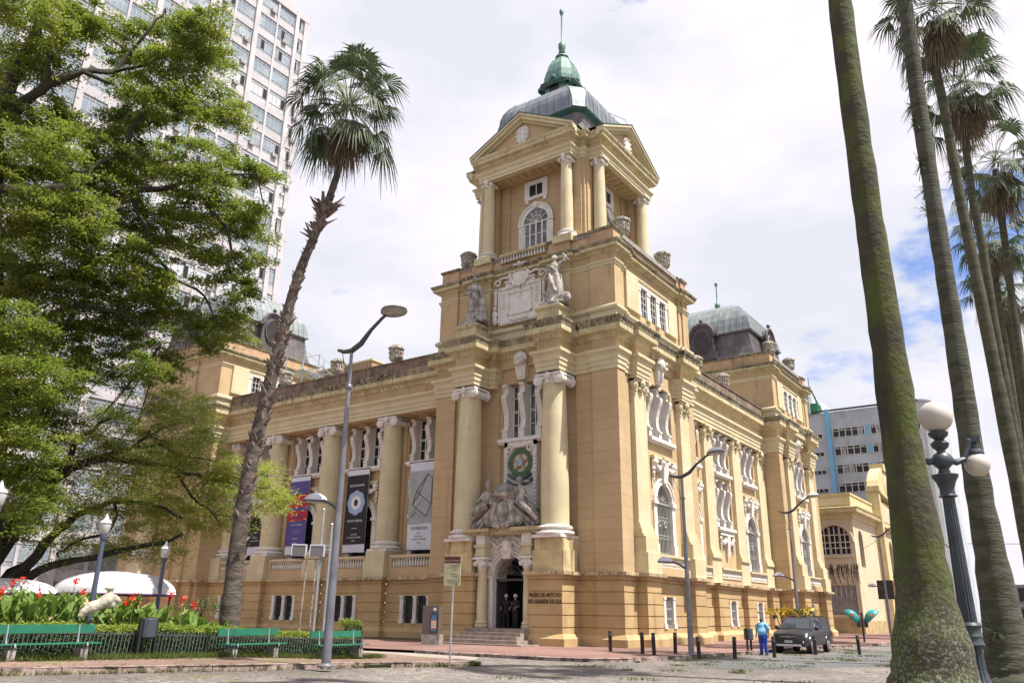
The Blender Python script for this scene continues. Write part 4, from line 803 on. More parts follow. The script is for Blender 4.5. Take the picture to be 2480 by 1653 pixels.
for a,b in ((0,1),(1,2),(2,3),(3,0),(1,3),(2,4),(3,5),(4,5),(0,6),(5,6)): q.tube([(PT[a][0],42.24,PT[a][1]),(PT[b][0],42.24,PT[b][1])],.028,5)
q.build('wire_polyhedron_print',prk,t); q=MB(); q.tube([(-38.5,42.245,8.3),(-38.1,42.245,8.5),(-37.4,42.245,9.2)],.02,4); q.tube([(-38.45,42.245,8.0),(-38.0,42.245,8.35)],.06,4); q.build('shadow_print',mat('taupe_print',(.24,.22,.19),.9),t)
for s,z,sz in (('MOMENTUM',7.12,.3),('Francisco',6.85,.12),('EXPOSIÇÃO',6.62,.13),('14.12.2019 a 22.03.2020',6.43,.15),('MARGS',6.2,.12),('—  ——  —  ——  ———  —',6.02,.12),('—  —   ——',5.86,.1)): tx(s,.5,z,sz,prk)
t,bar,tx=banner(-45.1,-42.85,5.75,11.85,'black banner with a pale blue flower shape, between the two right columns'); bar(-45.1,-42.85,6.35,11.4,clk)
q=MB(); cx,cz=-43.97,9.35
for k in range(8): a=k*PI/4; q.prism([(cx+.52*math.cos(a)+.36*math.cos(b*PI/8)*1.1,42.235-.001*k,cz+.52*math.sin(a)+.36*math.sin(b*PI/8)*1.1) for b in range(16)],(0,.01,0))
q.build('flower_print',prb,t); q=MB(); q.prism([(cx+.5*math.cos(b*PI/10),42.222,cz+.5*math.sin(b*PI/10)) for b in range(20)],(0,.01,0)); q.build('flower_print',prw,t); q=MB(); q.prism([(cx+.2*math.cos(b*PI/8),42.215,cz+.26*math.sin(b*PI/8)) for b in range(16)],(0,.01,0)); q.build('flower_print',clk,t)
for s,z,sz in (('BRUNO BORNE',10.55,.24),('PONTO VERNAL',7.95,.24),('CURADORIA',7.45,.11),('VISITAÇÃO',7.0,.14),('14.12.2019 a 22.03.2020',6.78,.16),('MARGS',6.55,.12)): tx(s,.5,z,sz,prw)
tx('——  —  ———  ——',.5,6.1,.12,prk); tx('—  ——  ——',.5,5.9,.1,prk)
t,bar,tx=banner(-51.6,-49.35,5.75,11.85,'violet banner with red title bands, half hidden by the lower street lamp arm'); bar(-51.6,-49.35,6.45,11.45,clp)
bar(-51.6,-49.35,9.4,10.4,clr,1); bar(-51.6,-49.35,8.35,9.15,clr,1); tx('GOSTEM',.5,9.62,.55,clp,.85); tx('OU NÃO',.5,8.5,.5,clp,.85)
for s,z,sz in (('COLEÇÃO DO ACERVO',8.0,.13),('———————————',7.6,.1),('————————————',7.45,.1),('———————',7.3,.1),('CURADORIA',6.95,.12),('VISITAÇÃO',6.62,.13)): tx(s,.5,z,sz,prw)
t,bar,tx=banner(-56.3,-54.5,5.85,8.1,'short black and white banner behind the leaning palm, leftmost of the banners'); bar(-56.3,-54.5,6.55,8.1,clk)
for s,z,sz in (('CURADORIA',7.6,.13),('VISITAÇÃO',7.2,.13),('14.12.2019 a 22.03.2020',6.95,.13)): tx(s,.5,z,sz,prw)
# scaffold and plant room on the wing roof
t=thing('rooftop_shed','tan clad shed on the left wing roof behind the scaffold','shed',(-46.5,49,18.7)); q=MB(); q.box(-57,-49.3,48,52,18.6,22.9)
for x in np.arange(-56.9,-49.3,.35): q.box(x,x+.05,47.95,48,18.7,22.8)
q.build('cladding',mat('tan_cladding',(.34,.25,.15),.8,(.28,.2,.12),1.2),t); q=MB(); q.box(-57.1,-49.2,47.9,52.1,22.9,23.05); q.build('roof_edge',cream,t); q=MB(); q.lathe([(.5,0),(.5,.2),(.1,.3)],(-55,50,23.0),12); q.build('vent_cap',iron,t)
t=thing('scaffold_stair','galvanised scaffold stair standing on the left wing roof','scaffold',(-52,45.5,18.7)); q=MB()
for x in (-57.5,-55.2,-52.4,-49.8):
    for y in (45.2,47.0): q.tube([(x,y,18.7),(x,y,24.8-abs(x+56.3)*.55)],.045,6)
for y in (45.2,47.0):
    for z in (20.4,22.1): q.tube([(-57.5,y,z),(-52.4 if z>21 else -49.8,y,z)],.04,6)
    q.tube([(-57.5,y,18.8),(-55.2,y,22)],.035,5); q.tube([(-55.2,y,18.8),(-52.4,y,22)],.035,5); q.tube([(-52.4,y,18.8),(-49.8,y,21)],.035,5); q.tube([(-55.2,y,22.4),(-49.8,y,18.9)],.05,5); q.tube([(-57.5,y,24.2),(-55.2,y,24.2),(-49.8,y,20.0)],.035,5)
galv=mat('galvanised_tube',(.42,.44,.46),.4,metal=.5); q.build('tubes',galv,t); q=MB(); q.box(-57.5,-55.0,45.2,47.0,22.2,22.35)
for k in range(11): q.box(-55+.48*k,-54.6+.48*k,45.3,46.9,22.1-.3*k,22.15-.3*k)
q.build('platform_and_treads',galv,t)
# ================================================ white office tower behind the left wing
twm=mat('white_tower_render',(.47,.455,.47),.85,(.40,.385,.405),.25,4,(.4,.65),joints=(.3,0,(.42,.4,.41),.25)); twp=mat('pink_white_pier',(.50,.475,.49),.85,(.42,.40,.42),.3,4)
OT=thing('office_tower','tall white grid fronted office tower behind the left trees','office tower',(-80,20,0)); X0=-80; FH=3.6; EY=60.3
q=MB(); q.box(-100,X0-.35,-70,EY,0,83.5); q.build('tower_body',twp,OT)
bays=[(58.55,59.5)]; y=57.85
while y>-66: bays.append((y-2.7,y)); bays.append((y-5.7,y-3.0)); y-=6.6
q=MB(); nf=23; zb=[83.7-FH*(k+1) for k in range(nf)]; ed=sorted(bays)
for k in range(nf):
    z=zb[k]; q.box(X0-.36,X0-.1,-66,EY-.2,z-.55,z+.12) ; q.box(X0-.36,X0-.16,-66,EY-.2,z+.12,z+.55)
sp_=q.build('spandrel',twm,OT); q=MB(); y=57.85; q.box(X0-.36,X0,59.5,EY,0,83.7); q.box(X0-.36,X0+.1,57.9,58.5,0,83.7)
while y>-66: q.box(X0-.36,X0-.05,y-3.0,y-2.7,0,83.6); q.box(X0-.36,X0+.12,y-6.5,y-5.8,0,83.7); y-=6.6
q.build('pier',twp,OT); q=MB(); q.box(X0-.4,X0+.05,-66,EY,83.0,84.3); q.build('roof_parapet',twm,OT)
wgl=[mat('pale_curtained_glass',(.36,.40,.44),.15,(.22,.27,.32),.35,3,(.3,.6),spec=.7),glassb,mat('blind_white_glass',(.5,.52,.55),.3)]; wfr=mat('aluminium_window_frame',(.42,.43,.45),.45)
def win_obj(w,h,openq,ac,key,cache={}):
    if key in cache: return cache[key]
    q=MB(); n=4 if w>1.5 else 2
    for i in range(n+1): y=w*i/n; q.box(-.05,.03,y-.03,y+.03,0,h)
    for z in (0,.52,h-.42,h-.04): q.box(-.05,.03,0,w,z,z+.05)
    f=q.build('window',wfr,None); g=MB(); g.box(-.04,-.02,0,w,0,h); p=g.build('pane',wgl[0 if random.random()<.62 else 2],f,world=False)
    if openq: g=MB(); i=openq%n; g.box(-.03,.0,w*i/n+.04,w*(i+1)/n-.04,.56,h-.44); g.build('open_sash',dark,f,world=False)
    if ac: g=MB(); y=w*.25*(ac%3)+.2; g.box(.0,.42,y,y+.75,-.05,.5); g.lathe([(.01,0),(.2,0)],(0,0,0),8) if 0 else None; g.prism([(.43,y+.38+.19*math.cos(a*PI/5),.22+.19*math.sin(a*PI/5)) for a in range(10)],(.01,0,0)); g.build('air_conditioner',mat_ac,f,world=False)
    cache[key]=f; f.hide_render=False; return f
mat_ac=mat('air_conditioner_casing',(.40,.40,.39),.6,(.1,.1,.1),6,2)
rnd=random.Random(11); used=set(); ind=0
far=MB(); farg=MB()
order=sorted([(abs(b[1]-60)+ (0 if zb[k]>20 else 200)+abs(zb[k]-60)*.15,k,j) for k in range(nf) for j,b in enumerate(bays)])
for _,k,j in order:
    a,b=bays[j]; w=b-a; z=zb[k]+.55; h=2.5
    if ind<98:
        key=(round(w,1),rnd.choice([0,0,0,1,2,3]),rnd.choice([0,0,0,1,2]),rnd.randint(0,1)); src=win_obj(w,h,key[1],key[2],key)
        if key in used:
            o=src.copy(); col.objects.link(o)
            for c in list(src.children): d=c.copy(); col.objects.link(d); d.parent=o
        else: o=src; used.add(key)
        o.parent=OT; o.location=Vector((X0-.2,a,z))-OT.location; ind+=1
    else:
        n=4 if w>1.5 else 2
        for i in range(n+1): y=a+w*i/n; far.box(X0-.25,X0-.17,y-.03,y+.03,z,z+h)
        for zz in (0,.52,h-.42): far.box(X0-.25,X0-.17,a,b,z+zz,z+zz+.05)
        farg.box(X0-.24,X0-.22,a,b,z,z+h)
o=far.build('window',wfr,OT); o['kind']='stuff'; g=farg.build('pane',wgl[0],o)
# ================================================ blue-grey office slab at the right
BB=thing('slab_office_building','pale blue grey office slab with strip windows behind the yellow building','office building',(-22,120,0)); by=118; bm=mat('blue_grey_render',(.44,.475,.50),.85,(.36,.39,.42),.35,5,(.4,.65),streak=(.7,.4,(.2,.21,.22),.55)); bbl=mat('sky_blue_panel',(.17,.42,.62),.7)
q=MB(); q.box(-60,-15.4,by,by+16,0,29.8); q.box(-16,-13.9,by+1.5,by+16,0,29.8); q.box(-60,-29.6,by-.5,by+16,29.8,33.2); q.lathe([(1.5,0),(1.5,29.8),(1.6,29.9),(1.6,30.1)],(-15.4,by+1.5,0),20); q.build('block',bm,BB)
q=MB(); q.box(-27.7,-27.15,by-.4,by,8,30.2); q.build('blue_fin',bbl,BB); q=MB(); q.box(-13.9,-13.7,by+2,by+6,2,28); q.build('blue_panel',bbl,BB); q=MB(); q.box(-60,-15.4,by-.2,by,29.9,30.15); q.build('roof_edge',iron,BB)
for z in (26.0,23.4,20.8,18.2,15.6):
    for a,b in ((-26.9,-22.6),(-21.8,-17.4),(-16.8,-15.5)):
        g=MB(); g.box(a,b,by-.02,by+.02,z,z+1.3); f=MB(); n=int((b-a)/.72)
        for i in range(n+1): x=a+(b-a)*i/n; f.box(x-.05,x+.05,by-.08,by,z,z+1.3)
        for zz in (0,.9,1.25): f.box(a,b,by-.07,by,z+zz,z+zz+.06)
        w_=f.build('strip_window',white,BB); g.build('pane',glass,w_)
        f=MB()
        for i in range(n):
            if rnd.random()<.25: x=a+(b-a)*(i+.15)/n; f.box(x,x+.5,by-.3,by,z+.85,z+1.25)
            elif rnd.random()<.3: x=a+(b-a)*(i+.05)/n; f.box(x,x+.62,by-.04,by-.025,z+.05,z+1.2)
        if f.v: f.build('air_conditioner',mat_ac,w_)
    q=MB(); q.box(-22.5,-21.9,by-.06,by,z,z+1.3); q.build('blue_panel',bbl,BB)
    for a,b in ((-31,-28.4),): f=MB(); f.box(a,b,by-.05,by,z+.1,z+.16); f.box(a,b,by-.05,by,z+.7,z+.76); [f.box(x,x+.08,by-.05,by,z+.1,z+.75) for x in np.arange(a,b,.65)]; w_=f.build('strip_window',white,BB); g=MB(); g.box(a,b,by-.02,by+.02,z+.1,z+.75); g.build('pane',glass,w_)
q=MB(); q.tube([(-28.3,by,30.2),(-29.4,by,34)],.08,5); q.tube([(-28.2,by+1,30.2),(-29.3,by+1,33.2)],.08,5)
for k in range(6): q.tube([(-28.5-.15*k,by,30.6+.5*k),(-28.4-.15*k,by+1,30.6+.5*k)],.04,4)
q.tube([(-30,by+2,30),(-30,by+2,36)],.06,4); q.build('roof_mast',copperd,BB); q=MB(); q.box(-30.2,-28.6,by,by+2,30,31.4); q.build('green_tank',mat('green_tank',(.02,.22,.08),.6),BB)
# ================================================ yellow building
YB=thing('yellow_building','pale yellow building with a curved gable and a big arched window past the museum','building',(-22,94,0)); ym=mat('pale_yellow_render',(.56,.48,.34),.85,(.50,.42,.29),.4,5,(.4,.65),streak=(.8,.3,(.3,.24,.16),.56)); yt=mat('yellow_trim',(.56,.465,.26),.85,(.47,.39,.21),.8); ydk=mat('dirty_yellow_base',(.44,.34,.17),.9,(.3,.23,.13),1.2)
Y0=93.9; q=MB(FR(0,Y0,0)); panel(q,-40,-20.5,0,12.4,[(-24.3,-20.95+.0,8.2,11.35,0),(-24.1,-20.9,2.0,5.0)],0,.4); q.M=FR(-20.5,0,90)
panel(q,Y0,Y0+32,0,12.4,[(96,98,7,11,1),(107,110,6.5,11.5,1),(112.5,114.5,7,11,1),(120,122,7,11,1),(107,110,1,5,1)],0,.4); q.M=None; q.build('wall',ym,YB)
q=MB(); q.mould([(-40,Y0),(-20.5,Y0),(-20.5,Y0+12)],[(0,12.0),(.15,12.1),(.2,12.5),(.75,12.7),(.8,13.0),(.9,13.2),(0,13.35)]); q.mould([(-40,Y0+.2),(-19.9-.6,Y0+.2),(-20.5,Y0+12)],[(0,13.2),(0,14.6),(.1,14.65),(.1,14.85),(-.5,14.9)]); q.build('cornice_and_parapet',yt,YB)
q=MB(); q.box(-38,-21.2,Y0+.16,Y0+.2,13.6,14.4); q.M=FR(-20.5,0,90); q.box(Y0+1,Y0+9,.16,.2,13.6,14.4); q.build('parapet_panel',ym,YB)
q=MB(); q.box(-24.3,-20.95,Y0+.35,Y0+.4,8.2,11.35); q.M=FR(-20.5,0,90); q.box(95,123,.38,.42,6,11.6); q.build('pane',glass,YB)
q=MB(FR(0,Y0,0))
for i in range(4): x=-24.2+i*1.08; q.box(x-.09,x+.09,.1,.3,8.2,11.2)
for i in range(7): x=-24.2+i*.54; q.box(x-.035,x+.035,.1,.3,8.2,11.2)
for z in (8.2,8.9,9.5,10.3): q.box(-24.3,-20.95,.12,.3,z,z+.08)
A=arcpts(-22.62,9.6,1.75,12)
for (x0,z0),(x1,z1) in zip(A,A[1:]): q.add([(x0,.08,z0),(x1,.08,z1),(x1,.08,11.4),(x0,.08,11.4)],[(0,1,2,3)])
q.build('arched_window_frame',white,YB); q=MB(FR(0,Y0,0)); q.tube([(x,-.05,z) for x,z in arcpts(-22.62,9.5,2.0,14)],.14,6); q.box(-24.4,-20.8,-.1,.1,7.9,8.2); q.box(-24.3,-20.95,-.06,0,5.2,7.6) ; q.build('arch_moulding',ym,YB)
q=MB(FR(0,Y0,0))
for i in range(22): x=-24.1+i*.15; q.box(x-.02,x+.02,.1,.14,0.3,3.9)
for i in range(7): x=-24.1+i*.53; q.box(x-.06,x+.06,.1,.3,3.4,5)
for z in (1.2,2.4,3.6,4.8): q.box(-24.1,-20.9,.1,.3,z,z+.08)
q.build('railing_gate',ironl,YB); q=MB(); q.box(-24.1,-20.9,Y0+.32,Y0+.4,.3,5); q.build('pale_shutter',mat('pale_grey_shutter',(.36,.34,.31),.6,(.24,.23,.21),2.5),YB); q=MB(FR(0,Y0,0)); q.box(-40,-20.45,-.06,.4,0,1.7); q.M=FR(-20.5,0,90); q.box(Y0,Y0+32,-.06,.1,0,1.4); q.build('dirty_plinth',ydk,YB)
q=MB(FR(-20.5,0,90)); q.box(105.5,106.4,-.9,.5,0,17.0); q.box(116,116.9,-.9,.5,0,15.5); q.box(106.4,116,-.5,.5,12.4,15.5)
q.prism([(105.3,-.9,16.5)]+[(111.2+5.8*math.cos(PI-k*PI/12),-.9,15.6+4.4*math.sin(PI-k*PI/12)) for k in range(1,12)]+[(117.1,-.9,15.5)],(0,1.3,0)); q.box(109.6,112.8,-1.1,.6,19.5,20.4); q.box(107,115.4,-1.5,0,5.6,6.0); q.box(105.2,106.7,-1.1,.5,16.4,17.0); q.build('gable_bay',yt,YB)
q=MB(FR(-20.5,0,90)); q.prism([(111.2+1.2*math.cos(k*PI/8),-.95,17.6+1.2*math.sin(k*PI/8)) for k in range(16)],(0,.1,0)); q.box(106.8,115.6,-.55,-.45,13,15); 
for k in range(14): q.box(107+k*.6,107.2+k*.6,-1.45,-1.3,6,7.1)
q.box(107,115.4,-1.48,-1.35,7.1,7.25); q.build('gable_panel',ym,YB)
q=MB(FR(0,Y0,0)); rr=random.Random(4)
for k in range(15):
    x=-24.0+k*.25; q.tube([(x,-.08,6.2),(x+rr.uniform(-.2,.3),-.08,7.2),(x+rr.uniform(-.2,.3),-.08,6.7),(x+.1,-.08,rr.uniform(4.9,5.9))],.035,4)
q.tube([(-24,-.08,6.9),(-22.9,-.08,6.6),(-21.9,-.08,7.0),(-20.9,-.08,6.3)],.035,4)
q.tube([(-20.0+0,0,0)]*2,.01,3) if 0 else None; q.build('graffiti_scrawl',blackm,YB)
# wharf shed and wall far right
WS=thing('wharf_warehouse','grey gabled riverside warehouse beyond the palms at the right edge','warehouse',(10,170,0)); q=MB(); wg=mat('grey_render',(.28,.28,.29),.85,(.2,.2,.21),.3); q.box(-14,26,160,175,0,7.2); q.prism([(-9,160,7.2),(5,160,7.2),(-2,160,10.3)],(0,15,0)); q.prism([(5,160,7.2),(19,160,7.2),(12,160,10.3)],(0,15,0)); q.build('wall',wg,WS)
q=MB()
for c in (-2,12): q.hexa([(c-7.4,159.5,7.0),(c,159.5,10.3),(c,175,10.3),(c-7.4,175,7.0)],[(c-7.4,159.5,7.3),(c,159.5,10.6),(c,175,10.6),(c-7.4,175,7.3)]); q.hexa([(c+7.4,159.5,7.0),(c,159.5,10.3),(c,175,10.3),(c+7.4,175,7.0)],[(c+7.4,159.5,7.3),(c,159.5,10.6),(c,175,10.6),(c+7.4,175,7.3)])
q.build('roof',mat('brown_roof_edge',(.10,.085,.08),.8),WS,fixn=True); q=MB()
for x in np.arange(-13,25,2.6): q.box(x,x+1.9,159.93,160,4.6,6.7); q.box(x,x+1.9,159.93,160,.3,3.4)
q.build('pane',glass,WS); q=MB(); q.box(-14.2,26,159.6,160,3.7,4.2)
for x in np.arange(-13,25,2.6): q.box(x+.9,x+1.0,159.88,160,4.6,6.7)
q.build('band_course',conc,WS)
# ================================================ ground
def hz(x,y):
    r=x*.8137+y*.5812; g=-x*.5812+y*.8137; s=min(1,max(0,(31-g)/5)); s=s*s*(3-2*s); return .03*min(30,max(0,-r))*s
def sheet(name,poly_in,m,add,x0,x1,y0,y1,st=1.0,skirt=0):
    """ground sheet following the gentle rise to the left; poly_in tests a point"""
    pass
road=mat('worn_stone_paving',(.44,.37,.33),.9,(.33,.28,.255),.35,6,(.35,.65),.5,5); 
def paving(name,c1,c2,sc,gr,grass=None,bumpd=.6):
    m=bpy.data.materials.new(name); m.use_nodes=True; t=m.node_tree; N=t.nodes; L=t.links; b=N['Principled BSDF']; b.inputs['Roughness'].default_value=.9
    g=N.new('ShaderNodeNewGeometry'); v=N.new('ShaderNodeTexVoronoi'); v.inputs['Scale'].default_value=sc; v.inputs['Randomness'].default_value=.75; L.new(g.outputs['Position'],v.inputs['Vector'])
    e=N.new('ShaderNodeTexVoronoi'); e.feature='DISTANCE_TO_EDGE'; e.inputs['Scale'].default_value=sc; e.inputs['Randomness'].default_value=.75; L.new(g.outputs['Position'],e.inputs['Vector'])
    def nz(s,d=6):
        n=N.new('ShaderNodeTexNoise'); n.inputs['Scale'].default_value=s; n.inputs['Detail'].default_value=d; L.new(g.outputs['Position'],n.inputs[0]); return n.outputs[0]
    def rg(x,a,b_,c=0,d=1):
        r=N.new('ShaderNodeMapRange'); [setattr(r.inputs[i+1],'default_value',q) for i,q in enumerate((a,b_,c,d))]; L.new(x,r.inputs[0]); return r.outputs[0]
    def mx(f,a,b_):
        x=N.new('ShaderNodeMixRGB')
        for i,q in enumerate((f,a,b_)):
            if hasattr(q,'links'): L.new(q,x.inputs[i])
            else: x.inputs[i].default_value=(*q,1)
        return x.outputs[0]
    s=N.new('ShaderNodeSeparateXYZ'); L.new(v.outputs['Color'],s.inputs[0]); cur=mx(s.outputs[0],c1,c2); cur=mx(rg(nz(.22),.42,.62),cur,tuple(x*.78 for x in c2)); cur=mx(rg(e.outputs['Distance'],.03,.09,.75,0),cur,gr)
    if grass: 
        mlt=N.new('ShaderNodeMath'); mlt.operation='MULTIPLY'; L.new(rg(nz(.9,8),grass[1],grass[1]+.07),mlt.inputs[0]); L.new(rg(nz(14,3),.42,.55),mlt.inputs[1]); cur=mx(mlt.outputs[0],cur,grass[0])
    L.new(cur,b.inputs['Base Color']); bp=N.new('ShaderNodeBump'); bp.inputs['Strength'].default_value=bumpd; bp.inputs['Distance'].default_value=.06; L.new(e.outputs['Distance'],bp.inputs['Height']); L.new(bp.outputs[0],b.inputs['Normal']); return m
street=paving('grey_pink_cobbles',(.235,.205,.188),(.14,.12,.112),3.6,(.055,.05,.042),((.10,.13,.03),.60)); sidew=paving('pink_slab_paving',(.27,.15,.122),(.20,.11,.095),4,(.13,.085,.07),((.16,.13,.06),.66)); plazam=paving('pink_worn_paving',(.26,.158,.126),(.185,.118,.095),4,(.14,.10,.075),((.13,.14,.05),.56)); kerbm=mat('rough_pink_kerbstone',(.30,.22,.20),.9,(.07,.055,.05),3.2,6,(.42,.62),.6,7)
asph=paving('dark_worn_asphalt',(.135,.135,.14),(.105,.11,.115),9,(.06,.06,.06),((.1,.12,.04),.62)); soil=mat('bare_soil_and_moss',(.17,.125,.085),.95,(.09,.10,.035),1.6,7,(.4,.6),.6,6)
gx=[-900,-300,-120]+list(np.arange(-80,12.1,2))+[60,300,900]; gy=[-300,-60,-10]+list(np.arange(0,60.1,2))+[100,300,900,1500]
vs=[(x,y,hz(x,y) if (x>-100 and y>-40) else 0) for y in gy for x in gx]; nx=len(gx)
q=MB(); q.add(vs,[(j*nx+i,j*nx+i+1,(j+1)*nx+i+1,(j+1)*nx+i) for j in range(len(gy)-1) for i in range(nx-1)]); struct(q.build('ground',street,smooth=True))
def clip(poly,a,b,c,keep):   # half plane a*x+b*y<=c
    out=[]
    for i,p in enumerate(poly):
        r=poly[(i+1)%len(poly)]; dp=a*p[0]+b*p[1]-c; dr=a*r[0]+b*r[1]-c
        if dp<=0: out.append(p)
        if (dp<0)!=(dr<0) and dp!=dr: t=dp/(dp-dr); out.append((p[0]+(r[0]-p[0])*t,p[1]+(r[1]-p[1])*t))
    return out
def slab(name,poly,m,add,st=2.0,th=.3,kind='structure'):
    """pavement polygon cut into cells so that it follows the slope, with real edges"""
    xs=[p[0] for p in poly]; ys=[p[1] for p in poly]; q=MB()
    for x in np.arange(math.floor(min(xs)/st)*st,max(xs),st):
        strip=clip(clip(poly,-1,0,-x,0),1,0,x+st,0)
        if len(strip)<3: continue
        for y in np.arange(math.floor(min(ys)/st)*st,max(ys),st):
            c=clip(clip(strip,0,-1,-y,0),0,1,y+st,0)
            if len(c)>2: q.add([(a,b,hz(a,b)+add) for a,b in c],[tuple(range(len(c)))])
    o=q.build(name,m); o['kind']=kind; return o
def kerb(name,path,add,w=.28,lab=None):
    q=MB(); P=[]
    for a,b in zip(path,path[1:]):
        n=max(1,int(math.hypot(b[0]-a[0],b[1]-a[1])/1.1)); P+=[(a[0]+(b[0]-a[0])*i/n,a[1]+(b[1]-a[1])*i/n) for i in range(n)]
    P.append(path[-1]); rr=random.Random(1)
    for (a,b) in zip(P,P[1:]):
        d=Vector((b[0]-a[0],b[1]-a[1])); l=d.length; d.normalize(); nrm=Vector((d.y,-d.x)); j=[rr.uniform(-.02,.02) for _ in range(4)]; a2=Vector(a)+d*.012; b2=Vector(b)-d*.012; h=rr.uniform(-.012,.012)
        def V(p,o,z): return (p.x+nrm.x*o,p.y+nrm.y*o,hz(p.x,p.y)+z)
        q.hexa([V(a2,.03+j[0],-.15),V(b2,.03+j[1],-.15),V(b2,-w,-.15),V(a2,-w,-.15)],[V(a2,-.02+j[0],add+h),V(b2,-.02+j[1],add+h),V(b2,-w,add+.006),V(a2,-w,add+.006)])
    o=q.build(name,kerbm); return struct(o)
PK=[(-20.3,-30),(-20.05,9.0),(-19.5,12.7),(-18.85,17.5),(-18.7,21),(-18.2,23.6),(-18.6,24.3),(-19.6,24.5)]
plaza=PK[:]+[(-21.2,24.7),(-25.3,25.6),(-40,28.5),(-75,33),(-79,33),(-79,-30)]
slab('plaza_pavement',plaza,plazam,.14); kerb('kerb',PK,.15)
MK=[(-33,28.2),(-25.6,28.8),(-23,28.4),(-21.1,28.5),(-18.1,28.5),(-16.6,28.8),(-15.7,29.8),(-15.3,32),(-14.8,36),(-14.4,41),(-14.3,50),(-12.6,58),(-12.2,75),(-12,130)]
slab('museum_sidewalk',MK+[(-40,130),(-40,80),(-22,80),(-22,50),(-34,50),(-34,42),(-80,42),(-80,33)],sidew,.12); kerb('kerb',MK[1:],.13)
slab('path_strip',[(-19.6,24.6),(-21.2,24.8),(-25.3,25.7),(-33,27),(-33,28.15),(-25.6,28.7),(-21.5,28.3),(-20,26)],mat('pale_sandy_path',(.30,.26,.23),.9,(.22,.19,.165),1.2,6,bump=.3,bs=8),.008,1.0)
slab('grass_strip',[(-58,38.2),(-30.5,38.2),(-30.5,41.2),(-58,41.2)],mat('dark_green_lawn',(.06,.085,.02),.95,(.09,.08,.03),3,6,(.4,.6),.5,12),.13)  # dark green grass mottled with brownish patches
slab('asphalt_patch',[(-13.6,31),(-12.2,40),(-10.5,47),(-8,70),(-4.5,70),(-6,45),(-6.6,38),(-9.2,31),(-11,29)],asph,.006)
slab('palm_bed',[(-3.8,12.6),(-4.0,16.5),(-3.6,30),(-3.8,60),(-4.2,120),(3,120),(3,10),(-2,10)],soil,.10); kerb('kerb',[(-3.8,12.8),(-4.0,16.5),(-3.6,30),(-3.8,60),(-4.2,120)],.11)
# drain mouth in the kerb
q=MB(); q.box(-18.92,-18.68,19.1,20.0,.05,.2); tag(q.build('storm_drain_opening',dark),'black gully opening cut into the plaza kerb','drain')
# grass tufts
leafy=lambda n,c,c2,tr=.3,s=1.3: mat(n,c,.65,c2,s,3,(.35,.65),trans=tr)
grm=leafy('grass_blades',(.11,.17,.03),(.17,.18,.05)); T=[]
def tufts(n,f,h=.09):
    for _ in range(n):
        x,y,z=f(); 
        for k in range(4):
            a=RS.rand()*6.28; l=h*(.5+RS.rand()); dx,dy=math.cos(a)*l*.6,math.sin(a)*l*.6; w=.012; T.append([(x-w,y+w,z),(x+w,y-w,z),(x+dx+w*.3,y+dy,z+l),(x+dx-w*.3,y+dy,z+l)])
def pk(t): 
    i=min(int(t*5),4); a,b=PK[i+1 if i<5 else 5],PK[min(i+2,6)]; u=t*5-i; return (a[0]+(b[0]-a[0])*u,a[1]+(b[1]-a[1])*u)
def f1(): x,y=pk(RS.rand()); x+=RS.choice([.12,-.35])+RS.randn()*.06; return (x,y,hz(x,y)+(0 if x>-18 else .0))
def f2(): y=8+RS.rand()*15; x=-22.1+RS.randn()*.22; return (x,y,hz(x,y)+.14)
def f3(): x=-14.5+RS.randn()*.15; y=33+RS.rand()*30; return (x,y,.0)
def f4(): x=-16+RS.rand()*11; y=18+RS.rand()*35; return (x+RS.randn()*.1,y,hz(x,y))
cl=[(f4(),RS.rand()*.4+.1) for _ in range(60)]
def f5(): c,r=cl[RS.randint(60)]; x=c[0]+RS.randn()*r; y=c[1]+RS.randn()*r; return (x,y,hz(x,y))
def f6(): y=13+RS.rand()*40; x=-3.7+RS.randn()*.5; return (x,y,.1 if x>-3.6 else 0)
tufts(1500,f1); tufts(3800,f2,.11); tufts(500,f3); tufts(2200,f5,.05); tufts(2500,f6,.1)
tag(quads('grass_tufts',np.array(T),grm),'thin grass growing along kerbs, fence foot and paving joints','grass',kind='stuff')
